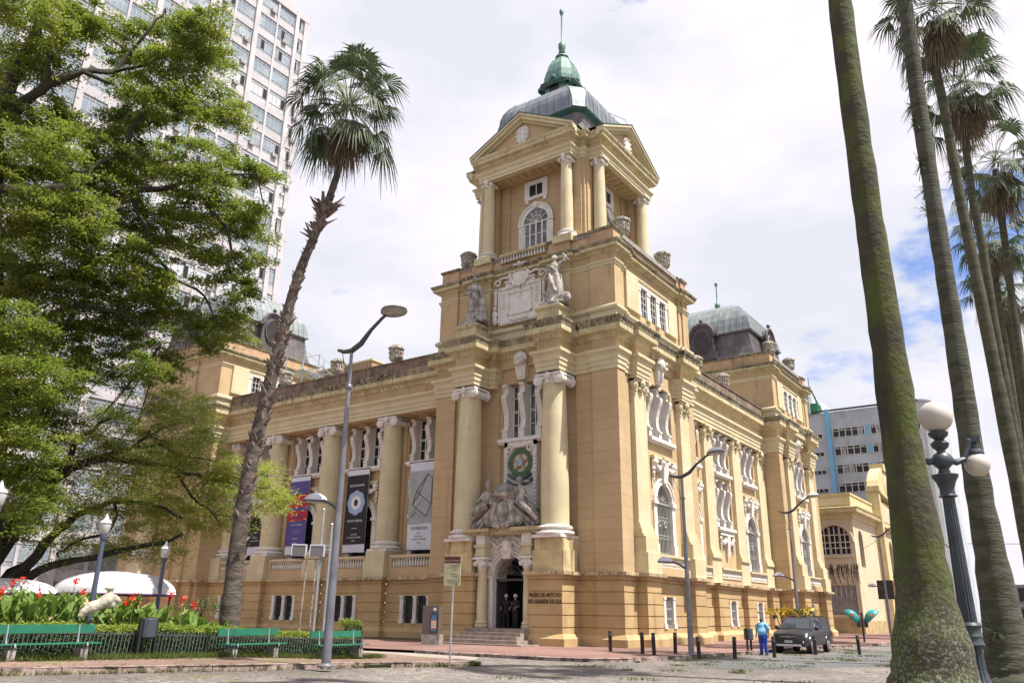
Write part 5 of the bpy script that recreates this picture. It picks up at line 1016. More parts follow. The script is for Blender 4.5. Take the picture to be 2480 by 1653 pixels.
# ================================================ street furniture
steel=mat('grey_lamp_post_steel',(.20,.20,.23),.4,(.15,.15,.175),2,3,metal=.4); headm=mat('pale_lamp_head',(.50,.50,.54),.35); lensm=mat('lamp_lens',(.34,.35,.33),.2,(.22,.23,.21),5); dkst=mat('dark_lamp_arm',(.05,.052,.06),.45)
def street_lamp(loc,h,lab,s=1,low=True):
    t=thing('street_lamp',lab,'street lamp',loc,0,'curved arm street lamps'); q=MB(); q.tube([(0,0,0),(0,0,h*.5),(0,0,h)],[.135*s,.095*s,.05*s],16); q.lathe([(.24,0),(.24,.04),(.17,.1)],n=16); q.lathe([(.1,h*.86),(.12,h*.865),(.12,h*.87),(.09,h*.875)],n=12); q.build('pole',steel,t,world=False,smooth=True)
    q=MB(); q.tube([(-.62,0,h+.08),(-.35,0,h-.02),(0,0,h-.05),(.4,0,h+.12),(.8,0,h+.5),(1.25,0,h+.8)],[.05,.07,.09,.09,.06,.05],8); q.tube([(1.2,0,h+.78),(1.5,0,h+.92)],.05,8); q.tube([(-.45,0,h),(-.05,0,h-1.1)],.012,4); q.build('arm',dkst,t,world=False,smooth=True)
    def head(x,z,tilt,r):
        M=Matrix.Translation((x,0,z))@Matrix.Rotation(tilt,4,'Y'); q=MB(M); q.lathe([(r,0),(r*.98,.06),(r*.8,.16),(r*.45,.23),(.02,.26)],n=24); o=q.build('lamp_head',headm,t,world=False,smooth=True)
        q=MB(M); q.lathe([(r*.98,-.01),(r*1.03,-.02),(r*1.03,.03)],n=24,caps=False); q.build('rim',dkst,o,world=False); q=MB(M); q.lathe([(.01,-.06),(r*.6,-.045),(r*.88,-.01)],n=24,caps=False); q.build('lens',lensm,o,world=False,smooth=True)
    head(1.75,h+.93,-.12,.40)
    if low: z=h*.46; q=MB(); q.tube([(0,0,z),(-.3,0,z+.2),(-.7,0,z+.36)],[.06,.05,.04],8); q.build('lower_arm',dkst,t,world=False); head(-1.05,z+.34,.05,.36)
    return t
street_lamp((-18.1,16.7,.27),9.4,'tall grey street lamp on the plaza kerb in front of the museum, nearest of them'); street_lamp((-15.2,35.6,.1),7.95,'slim street lamp on the pavement beside the museum corner bollards'); street_lamp((-16.2,55.7,.1),8.4,'street lamp standing behind the pickup truck'); street_lamp((-14.9,77.7,.1),8.5,'street lamp far down the street by the yellow building'); street_lamp((-11,118,0),8.5,'most distant street lamp, seen past the palm trunk',low=False)
# ornate globe lamp by the palms
OL=thing('ornate_lamp_post','blue grey fluted lamp post with white globes between the two thick palm trunks','lamp post',(-1.3,13.44,.1)); cx,cy=-1.53,13.33
q=MB(); q.lathe([(.33,0),(.33,.42),(.3,.47),(.27,.5),(.26,.68),(.31,.7),(.32,.76),(.28,.8)],(cx,cy,.1),10); base=q.build('pedestal',ironb,OL)
def flute(prof):
    vs=[];m=len(prof)
    for r,z in prof:
        r*=.86
        for k in range(48): a=2*PI*k/48; rr=r*(1-.10*(k%3==0)); vs.append((cx+rr*math.cos(a),cy+rr*math.sin(a),z))
    q.add(vs,[(i*48+k,i*48+(k+1)%48,(i+1)*48+(k+1)%48,(i+1)*48+k) for i in range(m-1) for k in range(48)])
q=MB(); flute([(.27,.88),(.18,1.0),(.14,1.15),(.135,1.45)]); q.lathe([(.15,1.43),(.16,1.46),(.135,1.52),(.15,1.57),(.135,1.6),(.145,1.68),(.16,1.71),(.135,1.75)],(cx,cy,0),20); flute([(.13,1.73),(.115,2.6),(.095,3.5)])
q.lathe([(.105,3.48),(.13,3.5),(.105,3.52),(.1,3.6),(.13,3.7),(.18,3.78),(.185,3.81),(.09,3.83),(.07,3.9),(.14,3.97),(.15,4.05),(.11,4.12),(.06,4.15),(.06,4.18),(.11,4.22),(.13,4.28),(.09,4.32),(.06,4.34),(.13,4.4),(.14,4.45),(.09,4.47)],(cx,cy,0),20); q.build('shaft',ironb,OL,smooth=True)
globe=mat('frosted_globe_glass',(.52,.48,.44),.3,(.38,.35,.32),2,5,(.45,.7),stretch=(1,1,.3))
for k in range(2):
    a=R(33)+k*PI; dx,dy=math.cos(a),math.sin(a); P=lambda r,z:(cx+dx*r,cy+dy*r,z); q=MB(); q.tube([P(.08,4.05),P(.2,4.0),P(.33,4.05),P(.4,4.2),P(.44,4.33),P(.5,4.34)],[.05,.05,.045,.045,.05,.04],8); q.box(P(.52,0)[0]-.08,P(.52,0)[0]+.08,P(.52,0)[1]-.08,P(.52,0)[1]+.08,4.3,4.38); ar=q.build('bracket_arm',ironb,OL)
    q=MB(); q.lathe([(.03,4.3),(.05,4.22),(.11,4.18),(.12,4.14),(.08,4.1)],(P(.5,0)[0],P(.5,0)[1],0),14); q.build('gallery',ironb,ar,smooth=True); q=MB(); q.ball((P(.5,0)[0],P(.5,0)[1],3.97),.175,24); q.build('globe',globe,ar,smooth=True)
q=MB(); q.ball((cx,cy,4.69),.24,28); q.build('globe',globe,OL,smooth=True)
OL.scale=(1.29,1.29,1.29); OL.location=(-1.3*1.29,13.44*1.29,1.8+1.29*(.1-1.8))
# park lanterns
def park_lamp(x,y,z,h,lab):
    t=thing('park_lantern',lab,'park lamp',(x,y,z),0,'acorn lanterns in the garden'); q=MB(); q.tube([(0,0,0),(0,0,h-.55)],[.085,.065],12); q.lathe([(.15,0),(.15,.4),(.1,.5)],n=12); q.lathe([(.08,h-.6),(.11,h-.5),(.1,h-.42)],n=12); q.build('post',mat_pl,t,world=False,smooth=True); q=MB(); q.lathe([(.09,h-.42),(.13,h-.36),(.155,h-.18),(.155,h-.12),(.175,h-.1),(.13,h-.03),(.07,h+.02),(.05,h+.08),(.015,h+.18)],n=16); q.build('acorn_globe',mat('milky_acorn_globe',(.45,.45,.46),.35) if 'milky_acorn_globe' not in MATS else MATS['milky_acorn_globe'],t,world=False,smooth=True)
mat_pl=mat('blue_lantern_post',(.06,.075,.12),.5)
park_lamp(-20.7,8.45,.4,4.0,'acorn lantern cut by the left edge of the picture'); park_lamp(-23.85,12.8,.4,3.85,'acorn lantern rising in front of the white canopy'); park_lamp(-28,17.45,.3,3.65,'acorn lantern right of the white canopy, before the museum wall')
# bollards
B0=thing('bollard','','bollard',(0,0,0)); q=MB(); q.lathe([(.085,0),(.085,.68),(.095,.7),(.095,.73),(.08,.75),(.085,.86),(.075,.9),(.01,.91)],n=14); q.build('post',blackm,B0,world=False,smooth=True); q=MB(); q.lathe([(.087,.7),(.097,.715),(.087,.73)],n=14,caps=False); q.build('ring',mat('worn_grey_metal',(.2,.2,.2),.5),B0,world=False)
labs=['black bollard standing alone before the museum corner, leftmost bollard','black bollard closest to the corner block, second from the left','black bollard left of the basement window, third from the left','black bollard just left of the slim street lamp','black bollard just right of the slim street lamp','black bollard between the street lamp and the man','black bollard before the left headlight of the pickup','black bollard before the front wheel of the pickup','black bollard in the street before the phone booths, rightmost bollard']
for i,p in enumerate([(-19.1,35.3,.12),(-17.0,34.4,.12),(-16.2,33.9,.12),(-16.1,35.9,.12),(-14.5,34.8,0),(-13.4,36.1,0),(-12.5,38.7,0),(-11.8,42.9,0),(-10.3,45.3,0)]):
    o=B0 if i==0 else dup(B0,(0,0,0)); o.location=p; o.rotation_euler=(random.uniform(-.03,.03),random.uniform(-.03,.03),random.random()*3); o['label']=labs[i]; o['category']='bollard'; o['group']='black bollards along the pavement'
# direction sign
sgm=mat('weathered_sign_face',(.50,.46,.30),.7,(.36,.33,.2),3,6,(.4,.65)); t=thing('pedestrian_sign','cream and maroon direction sign on a leaning thin pole before the entrance','sign',(-18.1,22.2,.15)); q=MB(); q.tube([(-18.1,22.2,.1),(-18.08,22.23,3.6)],.032,10); q.build('pole',galv,t); M=FR(-18.09,22.15,14)
q=MB(M); q.prism([(-.31,0,2.66),(-.31,0,3.58),(-.27,0,3.62),(.27,0,3.62),(.31,0,3.58),(.31,0,2.66),(.27,0,2.62),(-.27,0,2.62)],(0,.03,0)); q.build('panel',sgm,t); q=MB(M); q.box(-.31,.31,-.004,0,3.38,3.60); mm=mat('maroon_sign_band',(.10,.015,.015),.6); q.build('band',mm,t)
txt('Rota do Pedestre',.085,mat('tan_sign_letters',(.45,.33,.25),.6),'lettering',t,M@Matrix.Translation((0,-.006,3.44)),.001)
for k,s in enumerate(('Memorial','do Rio Grande','do Sul','','Santander','Cultural','','Café do Porto','Praça Matriz')):
    if s: txt(s,.07,prk,'lettering',t,M@Matrix.Translation((.2,-.006,3.27-.07*k)),.001,align='RIGHT')
q=MB(M); [q.prism([(.245,-.006,z-.02),(.265,-.006,z+.02),(.285,-.006,z-.02)],(0,.004,0)) for z in (3.29,3.0,2.8)]; q.prism([(.18+.03*math.cos(k),-.006,2.68+.03*math.sin(k)) for k in range(6)],(0,.004,0)); q.build('arrow_marks',prk,t)
# parking kiosk
t=thing('information_kiosk','grey metal kiosk on a concrete block with a blue and orange panel','kiosk',(-29.2,34.3,0)); M=FR(-29.2,34.3,18); q=MB(M); q.box(-.5,.5,-.3,.3,0,.62); q.build('concrete_base',conc,t); q=MB(M); q.box(-.52,.42,-.26,.26,.62,2.08); cb=q.build('cabinet',mat('brown_grey_metal',(.11,.095,.09),.5),t)
q=MB(M); q.box(-.02,.36,-.275,-.26,.75,1.68); q.build('dark_recess',blackm,t); q=MB(M); q.box(0,.3,-.285,-.275,1.35,1.62); q.box(0,.3,-.285,-.275,.78,.9); bp=q.build('blue_panel',mat('blue_panel_print',(.06,.16,.3),.5),t); q=MB(M); q.box(0,.3,-.285,-.275,.9,1.35); q.build('orange_panel',mat('orange_panel_print',(.5,.14,.05),.5),t); q=MB(M)
for i in range(3):
    for j in range(5): q.box(.02+.095*i,.09+.095*i,-.29,-.285,.95+.075*j,1.0+.075*j)
q.box(.1,.26,-.285,-.26,1.82,1.95); q.build('white_stickers',prw,t)
# benches
grn=mat('green_painted_planks',(.015,.15,.09),.45,(.012,.12,.075),2,4); legm=conc; rod=mat('grey_bench_iron',(.25,.26,.3),.5)
def bench():
    t=thing('park_bench','','bench',(0,0,0)); q=MB()   # long axis local X, faces -Y
    L_=1.25
    for z,y in ((.66,.275),(.763,.28)): q.box(-L_,L_,y,y+.035,z,z+.105)
    q.build('backrest',grn,t,world=False); q=MB()
    for k in range(4): q.box(-L_,L_,-.22+.115*k,-.12+.115*k,.40,.43)
    q.build('seat',grn,t,world=False)
    for s in (-1,1):
        x=s*.85; q=MB(); q.box(x-.09,x+.09,-.16,.16,0,.3); q.build('leg',legm,t,world=False)
        q=MB(); q.tube([(x,-.24,.44),(x,-.27,.36),(x,-.2,.28),(x,0,.32),(x,.2,.36),(x,.26,.5),(x,.3,.88)],.022,6); q.build('iron_bracket',rod,t,world=False)
    return t
b0=bench(); BG='green benches in front of the fence'
for i,(y,z,lab,s) in enumerate([(10.85,.47,'long green bench cut by the left edge of the picture',1.05),(17.2,.33,'green bench in front of the ragged palm trunk, middle of three',.92),(20.95,.22,'green bench behind the tall lamp post, rightmost of three',.95)]):
    o=b0 if i==0 else dup(b0,(0,0,0)); o.location=(-22.0,y,z); o.rotation_euler=(0,0,PI/2); o.scale=(s,1,1.0); o['label']=lab; o['category']='bench'; o['group']=BG
# fence
t=thing('low_iron_fence','low dark railing of slanting bars in front of the hedge','fence',(-22.6,16,.3)); q=MB(); Z=lambda y:hz(-22.6,y)+.14
y=3.0
q.tube([(-22.6,3,Z(3)+.62),(-22.6,12,Z(12)+.62),(-22.6,22.6,Z(22.6)+.62),(-24.6,23.6,Z(23.6)+.6)],.016,5); q.tube([(-22.6,3,Z(3)+.1),(-22.6,22.6,Z(22.6)+.1),(-24.6,23.6,Z(23.6)+.1)],.014,5)
q.build('rail',iron,t); q=MB(); fm=mat('grey_green_fence_bars',(.10,.14,.15),.55)
while y<22.6: q.tube([(-22.6,y,Z(y)),(-22.6,y+.05,Z(y)+.66)],.011,4); y+=.115
for k in range(14): q.tube([(-22.6-k*.15,22.6+.075*k,.2),(-22.6-k*.15,22.6+.075*k,.85)],.011,4)
q.build('bars',fm,t)
# litter bins
def bin_(loc,lab,rz):
    t=thing('litter_bin',lab,'litter bin',loc,rz,'dark litter bins'); q=MB()
    for s in (-1,1): q.box(s*.27-.03,s*.27+.03,-.05,.05,0,1.06)
    q.build('frame',ironb if 0 else blackm,t,world=False); q=MB(); q.lathe([(.19,.5),(.23,.55),(.23,1.02),(.22,1.05)],n=14); q.build('bucket',mat('slate_bin_plastic',(.045,.055,.075),.5) if 'slate_bin_plastic' not in MATS else MATS['slate_bin_plastic'],t,world=False)
bin_((-22.35,13.75,.45),'slate litter bin against the fence right of the long bench',PI/2+.1); bin_((-25.3,24.6,.15),'dark litter bin beyond the hedge under a basement window',.6); bin_((-14.9,42.3,.12),'small black litter bin behind the man in blue',PI/2)
# flag poles and floodlight
for x,y,h,lab in ((-23.9,21.3,5.3,'slim grey flagpole just left of the tall lamp post'),(-23.65,21.55,4.75,'slim grey flagpole just right of the tall lamp post')):
    t=thing('flagpole',lab,'flagpole',(x,y,.15),0,'slim grey flagpoles'); q=MB(); q.tube([(0,0,0),(0,0,h)],[.045,.035],8); q.build('pole',galv,t,world=False); q=MB(); q.ball((0,0,h),.05,6); q.tube([(.07,0,h-.5),(.07,0,1.4)],.008,4); q.build('halyard',galv,t,world=False)
t=thing('floodlight_stand','pair of square floodlights on two thin rusty poles behind the hedge','floodlight',(-24.1,21,.15)); q=MB(); q.tube([(-24.25,20.9,.1),(-24.18,20.92,3.6)],.03,6); q.tube([(-23.98,21.15,.1),(-23.95,21.18,3.6)],.03,6); q.tube([(-24.5,20.6,3.6),(-23.8,21.4,3.6)],.025,6); q.build('poles',mat('rusty_pole',(.35,.3,.27),.7,(.15,.08,.05),6),t)
for x,y in ((-24.42,20.72),(-23.98,21.22)):
    M=FR(x,y,40); q=MB(M); q.hexa([(-.24,-.16,3.68),(.24,-.16,3.68),(.24,.1,3.72),(-.24,.1,3.72)],[(-.24,-.12,4.1),(.24,-.12,4.1),(.24,.16,4.06),(-.24,.16,4.06)]); h=q.build('floodlight_head',mat('dark_floodlight_housing',(.10,.095,.10),.35) if 'dark_floodlight_housing' not in MATS else MATS['dark_floodlight_housing'],t); q=MB(M); q.box(-.27,.27,-.14,.14,4.08,4.13); q.box(-.27,-.24,-.16,.14,3.7,4.1); q.box(.24,.27,-.16,.14,3.7,4.1); q.build('rim',headm,h)
# canopies
tent=mat('white_canopy_cloth',(.56,.555,.58),.7,(.56,.55,.58),.6,3)
def canopy(cx,cy,r,z0,h,lab):
    t=thing('cafe_canopy',lab,'canopy',(cx,cy,.3),0,'white café canopies'); q=MB(); N_=18; vs=[];rows=8
    for i in range(rows+1):
        u=i/rows
        for k in range(32):
            a=2*PI*k/32; sq=1/max(abs(math.cos(a)),abs(math.sin(a))); rr=r*(sq**.55)*math.cos(u*PI/2)**.8 if u<1 else .01; vs.append((cx+rr*math.cos(a),cy+rr*math.sin(a),z0+h*math.sin(u*PI/2)))
    q.add(vs,[(i*32+k,i*32+(k+1)%32,(i+1)*32+(k+1)%32,(i+1)*32+k) for i in range(rows) for k in range(32)]); q.build('cloth_roof',tent,t,smooth=True)
    q=MB(); 
    for k in range(4): a=PI/4+k*PI/2; q.tube([(cx+r*1.1*math.cos(a),cy+r*1.1*math.sin(a),.2),(cx+r*1.1*math.cos(a),cy+r*1.1*math.sin(a),z0)],.04,6)
    q.build('leg',iron,t); q=MB(); rr=r*1.0; q.tube([(cx+r*(1/max(abs(math.cos(a)),abs(math.sin(a))))**.55*math.cos(a),cy+r*(1/max(abs(math.cos(a)),abs(math.sin(a))))**.55*math.sin(a),z0-.03) for a in [2*PI*k/32 for k in range(33)]],.035,5); q.build('edge_trim',mat('violet_trim',(.08,.02,.09),.6) if 'violet_trim' not in MATS else MATS['violet_trim'],t)
canopy(-29.7,16.7,1.8,2.25,.78,'white domed café canopy behind the stone torso'); canopy(-31.7,13.6,1.6,2.2,.5,'white café canopy at the left, behind the mossy branch')
q=MB(); q.box(-31.2,-30.4,14.6,14.75,2.0,2.45); q.box(-30.9,-30.6,14.55,14.62,2.15,2.32); q.tube([(-31.1,14.7,.3),(-31.1,14.7,2.4)],.05,6); o=tag(q.build('menu_board',blackm),'black menu board hanging under the left canopy','sign board')
# stone torso
t=thing('stone_torso','reclining pale stone torso sculpture rising out of the canna leaves','sculpture',(-22.9,12.9,.5)); q=MB(); S_=Matrix.Translation((-23.3,12.7,1.85))@Matrix.Scale(.66,4)@Matrix.Translation((23.25,-12.6,-2.1)); q.M=S_; q.tube([(-23.35,12.05,1.75),(-23.3,12.3,1.95),(-23.25,12.65,2.1),(-23.2,12.95,2.32),(-23.2,13.15,2.42)],[.16,.27,.24,.28,.18],12); q.tube([(-23.2,13.0,2.45),(-23.15,13.25,2.35),(-23.1,13.45,2.2)],[.15,.17,.12],9); q.ball((-23.2,13.12,2.1),.2,10); q.ball((-23.2,12.95,2.78),.15,10,(1.1,1.7,.75)); q.tube([(-23.2,13.0,2.45),(-23.2,12.97,2.72)],[.12,.1],8); q.tube([(-23.4,11.95,1.55),(-23.35,12.1,1.8)],[.12,.2],8); fuse(q,'torso',mat('pitted_pale_stone',(.46,.43,.37),.9,(.30,.27,.21),5,6,(.4,.65),.6,14),t,.03)
q=MB(); q.box(-23.5,-23.1,12.4,12.9,.5,1.3); q.build('plinth',conc,t)
# people
skin=mat('brown_skin',(.24,.13,.08),.55); blue1=mat('sky_blue_shirt',(.20,.42,.62),.85,(.14,.34,.52),3,4); blue2=mat('royal_blue_trousers',(.02,.055,.32),.85); hairm=mat('black_hair',(.015,.012,.012),.7)
def person(loc,rz,lab,shirt,trous,sk=skin,h=1.74,fat=1.0,pose=0,vis=False):
    t=thing('person',lab,'person',loc,rz); s=h/1.74; S=Matrix.Scale(s,4)
    sh=.21+.02*fat; ax=[(sh,0,1.42),(sh+.09,.02,1.15),(sh+.10,-.03,.92)] if pose==0 else [(sh,0,1.42),(sh+.10,.03,1.15),(sh+.02,-.2,1.08)]
    q=MB(S); q.tube([(0,0,.9),(0,0,1.15),(0,0,1.4),(0,0,1.47),(0,0,1.55)],[.14,.14,.15,.07,.06],12)
    for d in (-1,1):
        q.tube([(d*p[0],p[1],p[2]) for p in ax],[.055,.045,.032],8); wx,wy,wz=d*ax[2][0],ax[2][1],ax[2][2]; q.tube([(wx,wy,wz),(wx,wy-.02,wz-.09)],[.032,.038],7)
        for f in range(4): q.tube([(wx-.02+.014*f,wy-.03,wz-.08),(wx-.022+.015*f,wy-.045,wz-.135),(wx-.02+.014*f,wy-.035,wz-.17+.012*abs(f-1.5))],.0085,5)
        q.tube([(wx-d*.03,wy-.02,wz-.05),(wx-d*.05,wy-.05,wz-.1)],.01,5); q.tube([(d*.1,0,.9),(d*.11,-.01,.5),(d*.12,.02,.1)],[.08,.055,.04],8)
    q.ball((0,-.01,1.64),.095,14,(.82,.98,1.22)); q.ball((0,-.105,1.625),.018,6); q.ball((.08,0,1.635),.02,6); q.ball((-.08,0,1.635),.02,6); q.tube([(-.025,-.095,1.585),(.025,-.095,1.585)],.01,5)
    fuse(q,'body',sk,t,.014,it=2) if 0 else None
    o=q.build('body',sk,t,world=False); md=o.modifiers.new('r','REMESH'); md.mode='VOXEL'; md.voxel_size=.012; dg=bpy.context.evaluated_depsgraph_get(); me=bpy.data.meshes.new_from_object(o.evaluated_get(dg)); o.modifiers.clear(); o.data=me
    for p in me.polygons: p.use_smooth=True
    if not me.materials: me.materials.append(sk)
    def cloth(name,fn,m,vx=.018):
        q=MB(S); fn(q); o=q.build(name,m,t,world=False); md=o.modifiers.new('r','REMESH'); md.mode='VOXEL'; md.voxel_size=vx; sm=o.modifiers.new('s','SMOOTH'); sm.iterations=2; dg=bpy.context.evaluated_depsgraph_get(); me=bpy.data.meshes.new_from_object(o.evaluated_get(dg)); o.modifiers.clear(); o.data=me
        for p in me.polygons: p.use_smooth=True
        if not me.materials: me.materials.append(m)
    def fs(q):
        f=fat; q.lathe([(.17*f,.88),(.205*f,1.0),(.215*f,1.12),(.2,1.28),(.19,1.38),(.12,1.46),(.07,1.49)],n=16); 
        if f>1.05: q.ball((0,-.1,1.05),.17*f,12,(1,.9,.9))
        q.tube([(-.2,0,1.4),(.2,0,1.4)],.075,8)
        for d in (-1,1): q.tube([(d*.19,0,1.41),(d*(sh+.03),0,1.33),(d*(sh+.075),.01,1.18)],[.085,.085,.085],8)
    def ft(q):
        q.lathe([(.185*fat,.78),(.19*fat,.92),(.17*fat,.97)],n=14)
        for d in (-1,1): q.tube([(d*.1,0,.88),(d*.115,-.01,.5),(d*.14,.02,.06)],[.12*fat,.095,.085],10)
    def fk(q):
        for d in (-1,1): q.tube([(d*.13,.06,.05),(d*.15,-.08,.045),(d*.16,-.17,.035)],[.05,.048,.03],8); q.box(d*.145-.05,d*.145+.05,-.18,.1,0,.03)
    cloth('shirt',fs,shirt); cloth('trousers',ft,trous); cloth('shoes',fk,hairm)
    q=MB(S); q.ball((0,.02,1.685),.1,12,(.86,.98,.98)); q.build('hair',hairm,t,world=False,smooth=True)
    for d in (-1,1): q=MB(S); q.ball((d*.033,-.093,1.65),.012,6); q.build('eye',blackm,t,world=False)
    return t,S
t,S=person((-13.6,40.6,0),R(-12),'stout man in a sky blue shirt and royal blue trousers walking on the street',blue1,blue2,fat=1.22); q=MB(S); q.ball((0,-.07,1.6),.085,10,(.95,.6,.9)); q.build('face_mask',hairm,t,world=False,smooth=True)
uni=mat('black_uniform',(.012,.013,.014),.8); helm=mat('white_helmet',(.55,.56,.6),.3)
for x,y,r_,lab in ((-28.15,39.5,25,'guard in black with a white helmet, left of the two in the doorway'),(-27.35,39.3,-20,'guard in black with a white helmet, right of the two in the doorway')):
    t,S=person((x,y,.93),R(r_),lab,uni,uni,sk=mat('tan_skin',(.35,.20,.14),.55) if 'tan_skin' not in MATS else MATS['tan_skin'],h=1.8,fat=1.05,pose=1); q=MB(S); q.ball((0,.01,1.7),.125,14,(.9,1.05,.9)); q.build('helmet',helm,t,world=False,smooth=True); q=MB(S); [q.ball((a,-.2,1.32),.018,5) for a in (-.1,.1)]; q.build('badge',mat('brass_badge',(.6,.5,.2),.4) if 'brass_badge' not in MATS else MATS['brass_badge'],t,world=False)
# pickup truck
PT_=thing('pickup_truck','dark grey double cab pickup truck with a black bed canopy, parked beside the museum','pickup truck',(-13.15,45.6,0)); cm_=mat('dark_grey_car_paint',(.022,.021,.026),.25,spec=.6,metal=.1); carg=mat('car_glass',(.03,.035,.045),.04,spec=1); chrome=mat('chrome',(.6,.6,.62),.15,metal=1); tyre=mat('tyre_rubber',(.015,.015,.015),.8)
M=Matrix.Translation((-13.15,43.15,0)); q=MB(M)   # local: x across, y length (front at 0), z up
secs=[(0,.62,.42,.78),(.05,.78,.36,.92),(.25,.86,.34,1.0),(1.0,.90,.34,1.12),(1.5,.91,.36,1.16),(3.6,.91,.36,1.16),(4.95,.90,.42,1.14),(5.05,.88,.5,1.12)]
rings=[]
for y,w,z0,z1 in secs: rings.append([(-w,y,z0+.1),(-w*.94,y,z0),(w*.94,y,z0),(w,y,z0+.1),(w*1.0,y,z0+(z1-z0)*.6),(w*.93,y,z1),(0,y,z1+.04),(-w*.93,y,z1),(-w*1.0,y,z0+(z1-z0)*.6)])
n=9; q.add([p for r_ in rings for p in r_],[(i*n+k,i*n+(k+1)%n,(i+1)*n+(k+1)%n,(i+1)*n+k) for i in range(len(rings)-1) for k in range(n)]+[tuple(range(n))[::-1],tuple(range((len(rings)-1)*n,len(rings)*n))]); bd=q.build('body',cm_,PT_,smooth=True,fixn=True)
q=MB(M); q.hexa([(-.85,1.15,1.14),(.85,1.15,1.14),(.87,3.55,1.14),(-.87,3.55,1.14)],[(-.66,1.95,1.72),(.66,1.95,1.72),(.68,3.3,1.74),(-.68,3.3,1.74)]); cb=q.build('cabin',cm_,PT_,fixn=True)
q=MB(M); q.hexa([(-.76,1.21,1.2),(.76,1.21,1.2),(.76,1.23,1.2),(-.76,1.23,1.2)],[(-.6,1.86,1.68),(.6,1.86,1.68),(.6,1.9,1.68),(-.6,1.9,1.68)]); q.build('windscreen',carg,cb,fixn=True)
for s in (-1,1):
    for a,b,c,d in ((1.6,2.4,2.05,2.4),(2.5,3.3,2.5,3.15)): q=MB(M); q.hexa([(s*.868,a,1.2),(s*.868,b,1.2),(s*.85,b,1.2),(s*.85,a,1.2)],[(s*.70,c,1.65),(s*.70,d,1.65),(s*.68,d,1.65),(s*.68,c,1.65)]); q.build('side_window',carg,cb,fixn=True)
    q=MB(M); q.ball((s*1.02,1.55,1.22),.12,10,(1.1,.6,.9)); q.build('wing_mirror',cm_,PT_,smooth=True)
    q=MB(M); q.hexa([(s*.42,.02,.78),(s*.82,.16,.8),(s*.86,.3,.8),(s*.5,.1,.78)],[(s*.42,.06,.92),(s*.82,.24,.97),(s*.86,.45,.99),(s*.5,.16,.94)]); q.build('headlight',headm,PT_,fixn=True)
    q=MB(M); q.ball((s*.68,.03,.55),.07,8,(1,.5,1)); q.build('fog_lamp',headm,PT_); q=MB(M); [q.box(s*.905-.015,s*.905+.015,y,y+.14,1.0,1.03) for y in (2.2,3.05)]; q.build('door_handle',chrome,PT_)
    for y in (.95,3.95):
        q=MB(M); q.add([(s*(.68 if j==0 else .92),y+.37*math.cos(k*PI/12),.37+.37*math.sin(k*PI/12)) for j in (0,1) for k in range(24)],[tuple(range(24)),tuple(range(24,48))[::-1]]+[(k,k+24,(k+1)%24+24,(k+1)%24) for k in range(24)]); w_=q.build('wheel',tyre,PT_,fixn=True)
        q=MB(M); [q.tube([(s*.93,y,.37),(s*.93,y+.21*math.cos(k*PI/3),.37+.21*math.sin(k*PI/3))],.035,5) for k in range(6)]; q.tube([(s*.925,y+.22*math.cos(k*PI/8),.37+.22*math.sin(k*PI/8)) for k in range(17)],.025,5); q.build('rim',chrome,w_)
        q=MB(M); q.tube([(s*.88,y+.44*math.cos(k*PI/8),.42+.44*math.sin(k*PI/8)) for k in range(9)],.06,6); q.build('wheel_arch',cm_,PT_,smooth=True)
q=MB(M); q.box(-.42,.42,-.02,.03,.66,.86); gr_=q.build('grille',blackm,PT_); q=MB(M); q.box(-.62,.62,-.05,.03,.36,.46); q.box(-.42,.42,-.035,0,.80,.82); q.build('bumper_trim',headm,PT_)
q=MB(M)
for a in (90,210,330):
    c=(.055*math.cos(R(a)),.78+.055*math.sin(R(a))); u=(math.cos(R(a)),math.sin(R(a))); v=(-u[1],u[0]); q.prism([(c[0]+u[0]*.055,-.045,c[1]+u[1]*.055),(c[0]+v[0]*.032,-.045,c[1]+v[1]*.032),(c[0]-u[0]*.055,-.045,c[1]-u[1]*.055),(c[0]-v[0]*.032,-.045,c[1]-v[1]*.032)],(0,.03,0))
q.build('emblem',chrome,PT_); q=MB(M); q.box(-.2,.2,-.04,-.02,.52,.64); q.build('number_plate',mat('grey_plate',(.4,.4,.41),.5),PT_); q=MB(M); q.box(-.7,.7,-.02,.1,.48,.62); q.build('air_intake',blackm,PT_)
q=MB(M); q.hexa([(-.84,3.6,1.15),(.84,3.6,1.15),(.84,5.0,1.15),(-.84,5.0,1.15)],[(-.70,3.4,1.76),(.70,3.4,1.76),(.74,4.85,1.70),(-.74,4.85,1.70)]); q.build('bed_canopy',mat('black_canopy_vinyl',(.025,.027,.032),.5),PT_,fixn=True)
q=MB(M)
for s in (-1,1): q.tube([(s*.6,2.0,1.8),(s*.6,4.6,1.82)],.025,5)
for y in (2.2,3.0,3.9,4.5): q.tube([(-.6,y,1.8),(.6,y,1.8)],.022,5)
q.build('roof_rack',blackm,PT_)
t=thing('flowering_shrub','yellow flowering shrub seen above the pickup roof','shrub',(-15.0,50,.1)); V=[]; VL=[]
for _ in range(190):
    c=np.array([-14.9,50,1.98])+RS.randn(3)*[.75,.3,.13]; a=RS.randn(3)*.09; b=RS.randn(3)*.07; (V if RS.rand()<.65 else VL).append([c-a,c-b,c+a,c+b])
quads('blossom',np.array(V),mat('yellow_petals',(.62,.42,.02),.6,trans=.3),t); quads('foliage',np.array(VL),leafy('shrub_leaves',(.07,.1,.03),(.1,.12,.03)),t); q=MB(); [q.tube([(-15.0+.1*k,50,.1),(-15.0+.3*k,50,2.0)],.03,5) for k in range(-3,4)]; q.build('stem',iron,t)
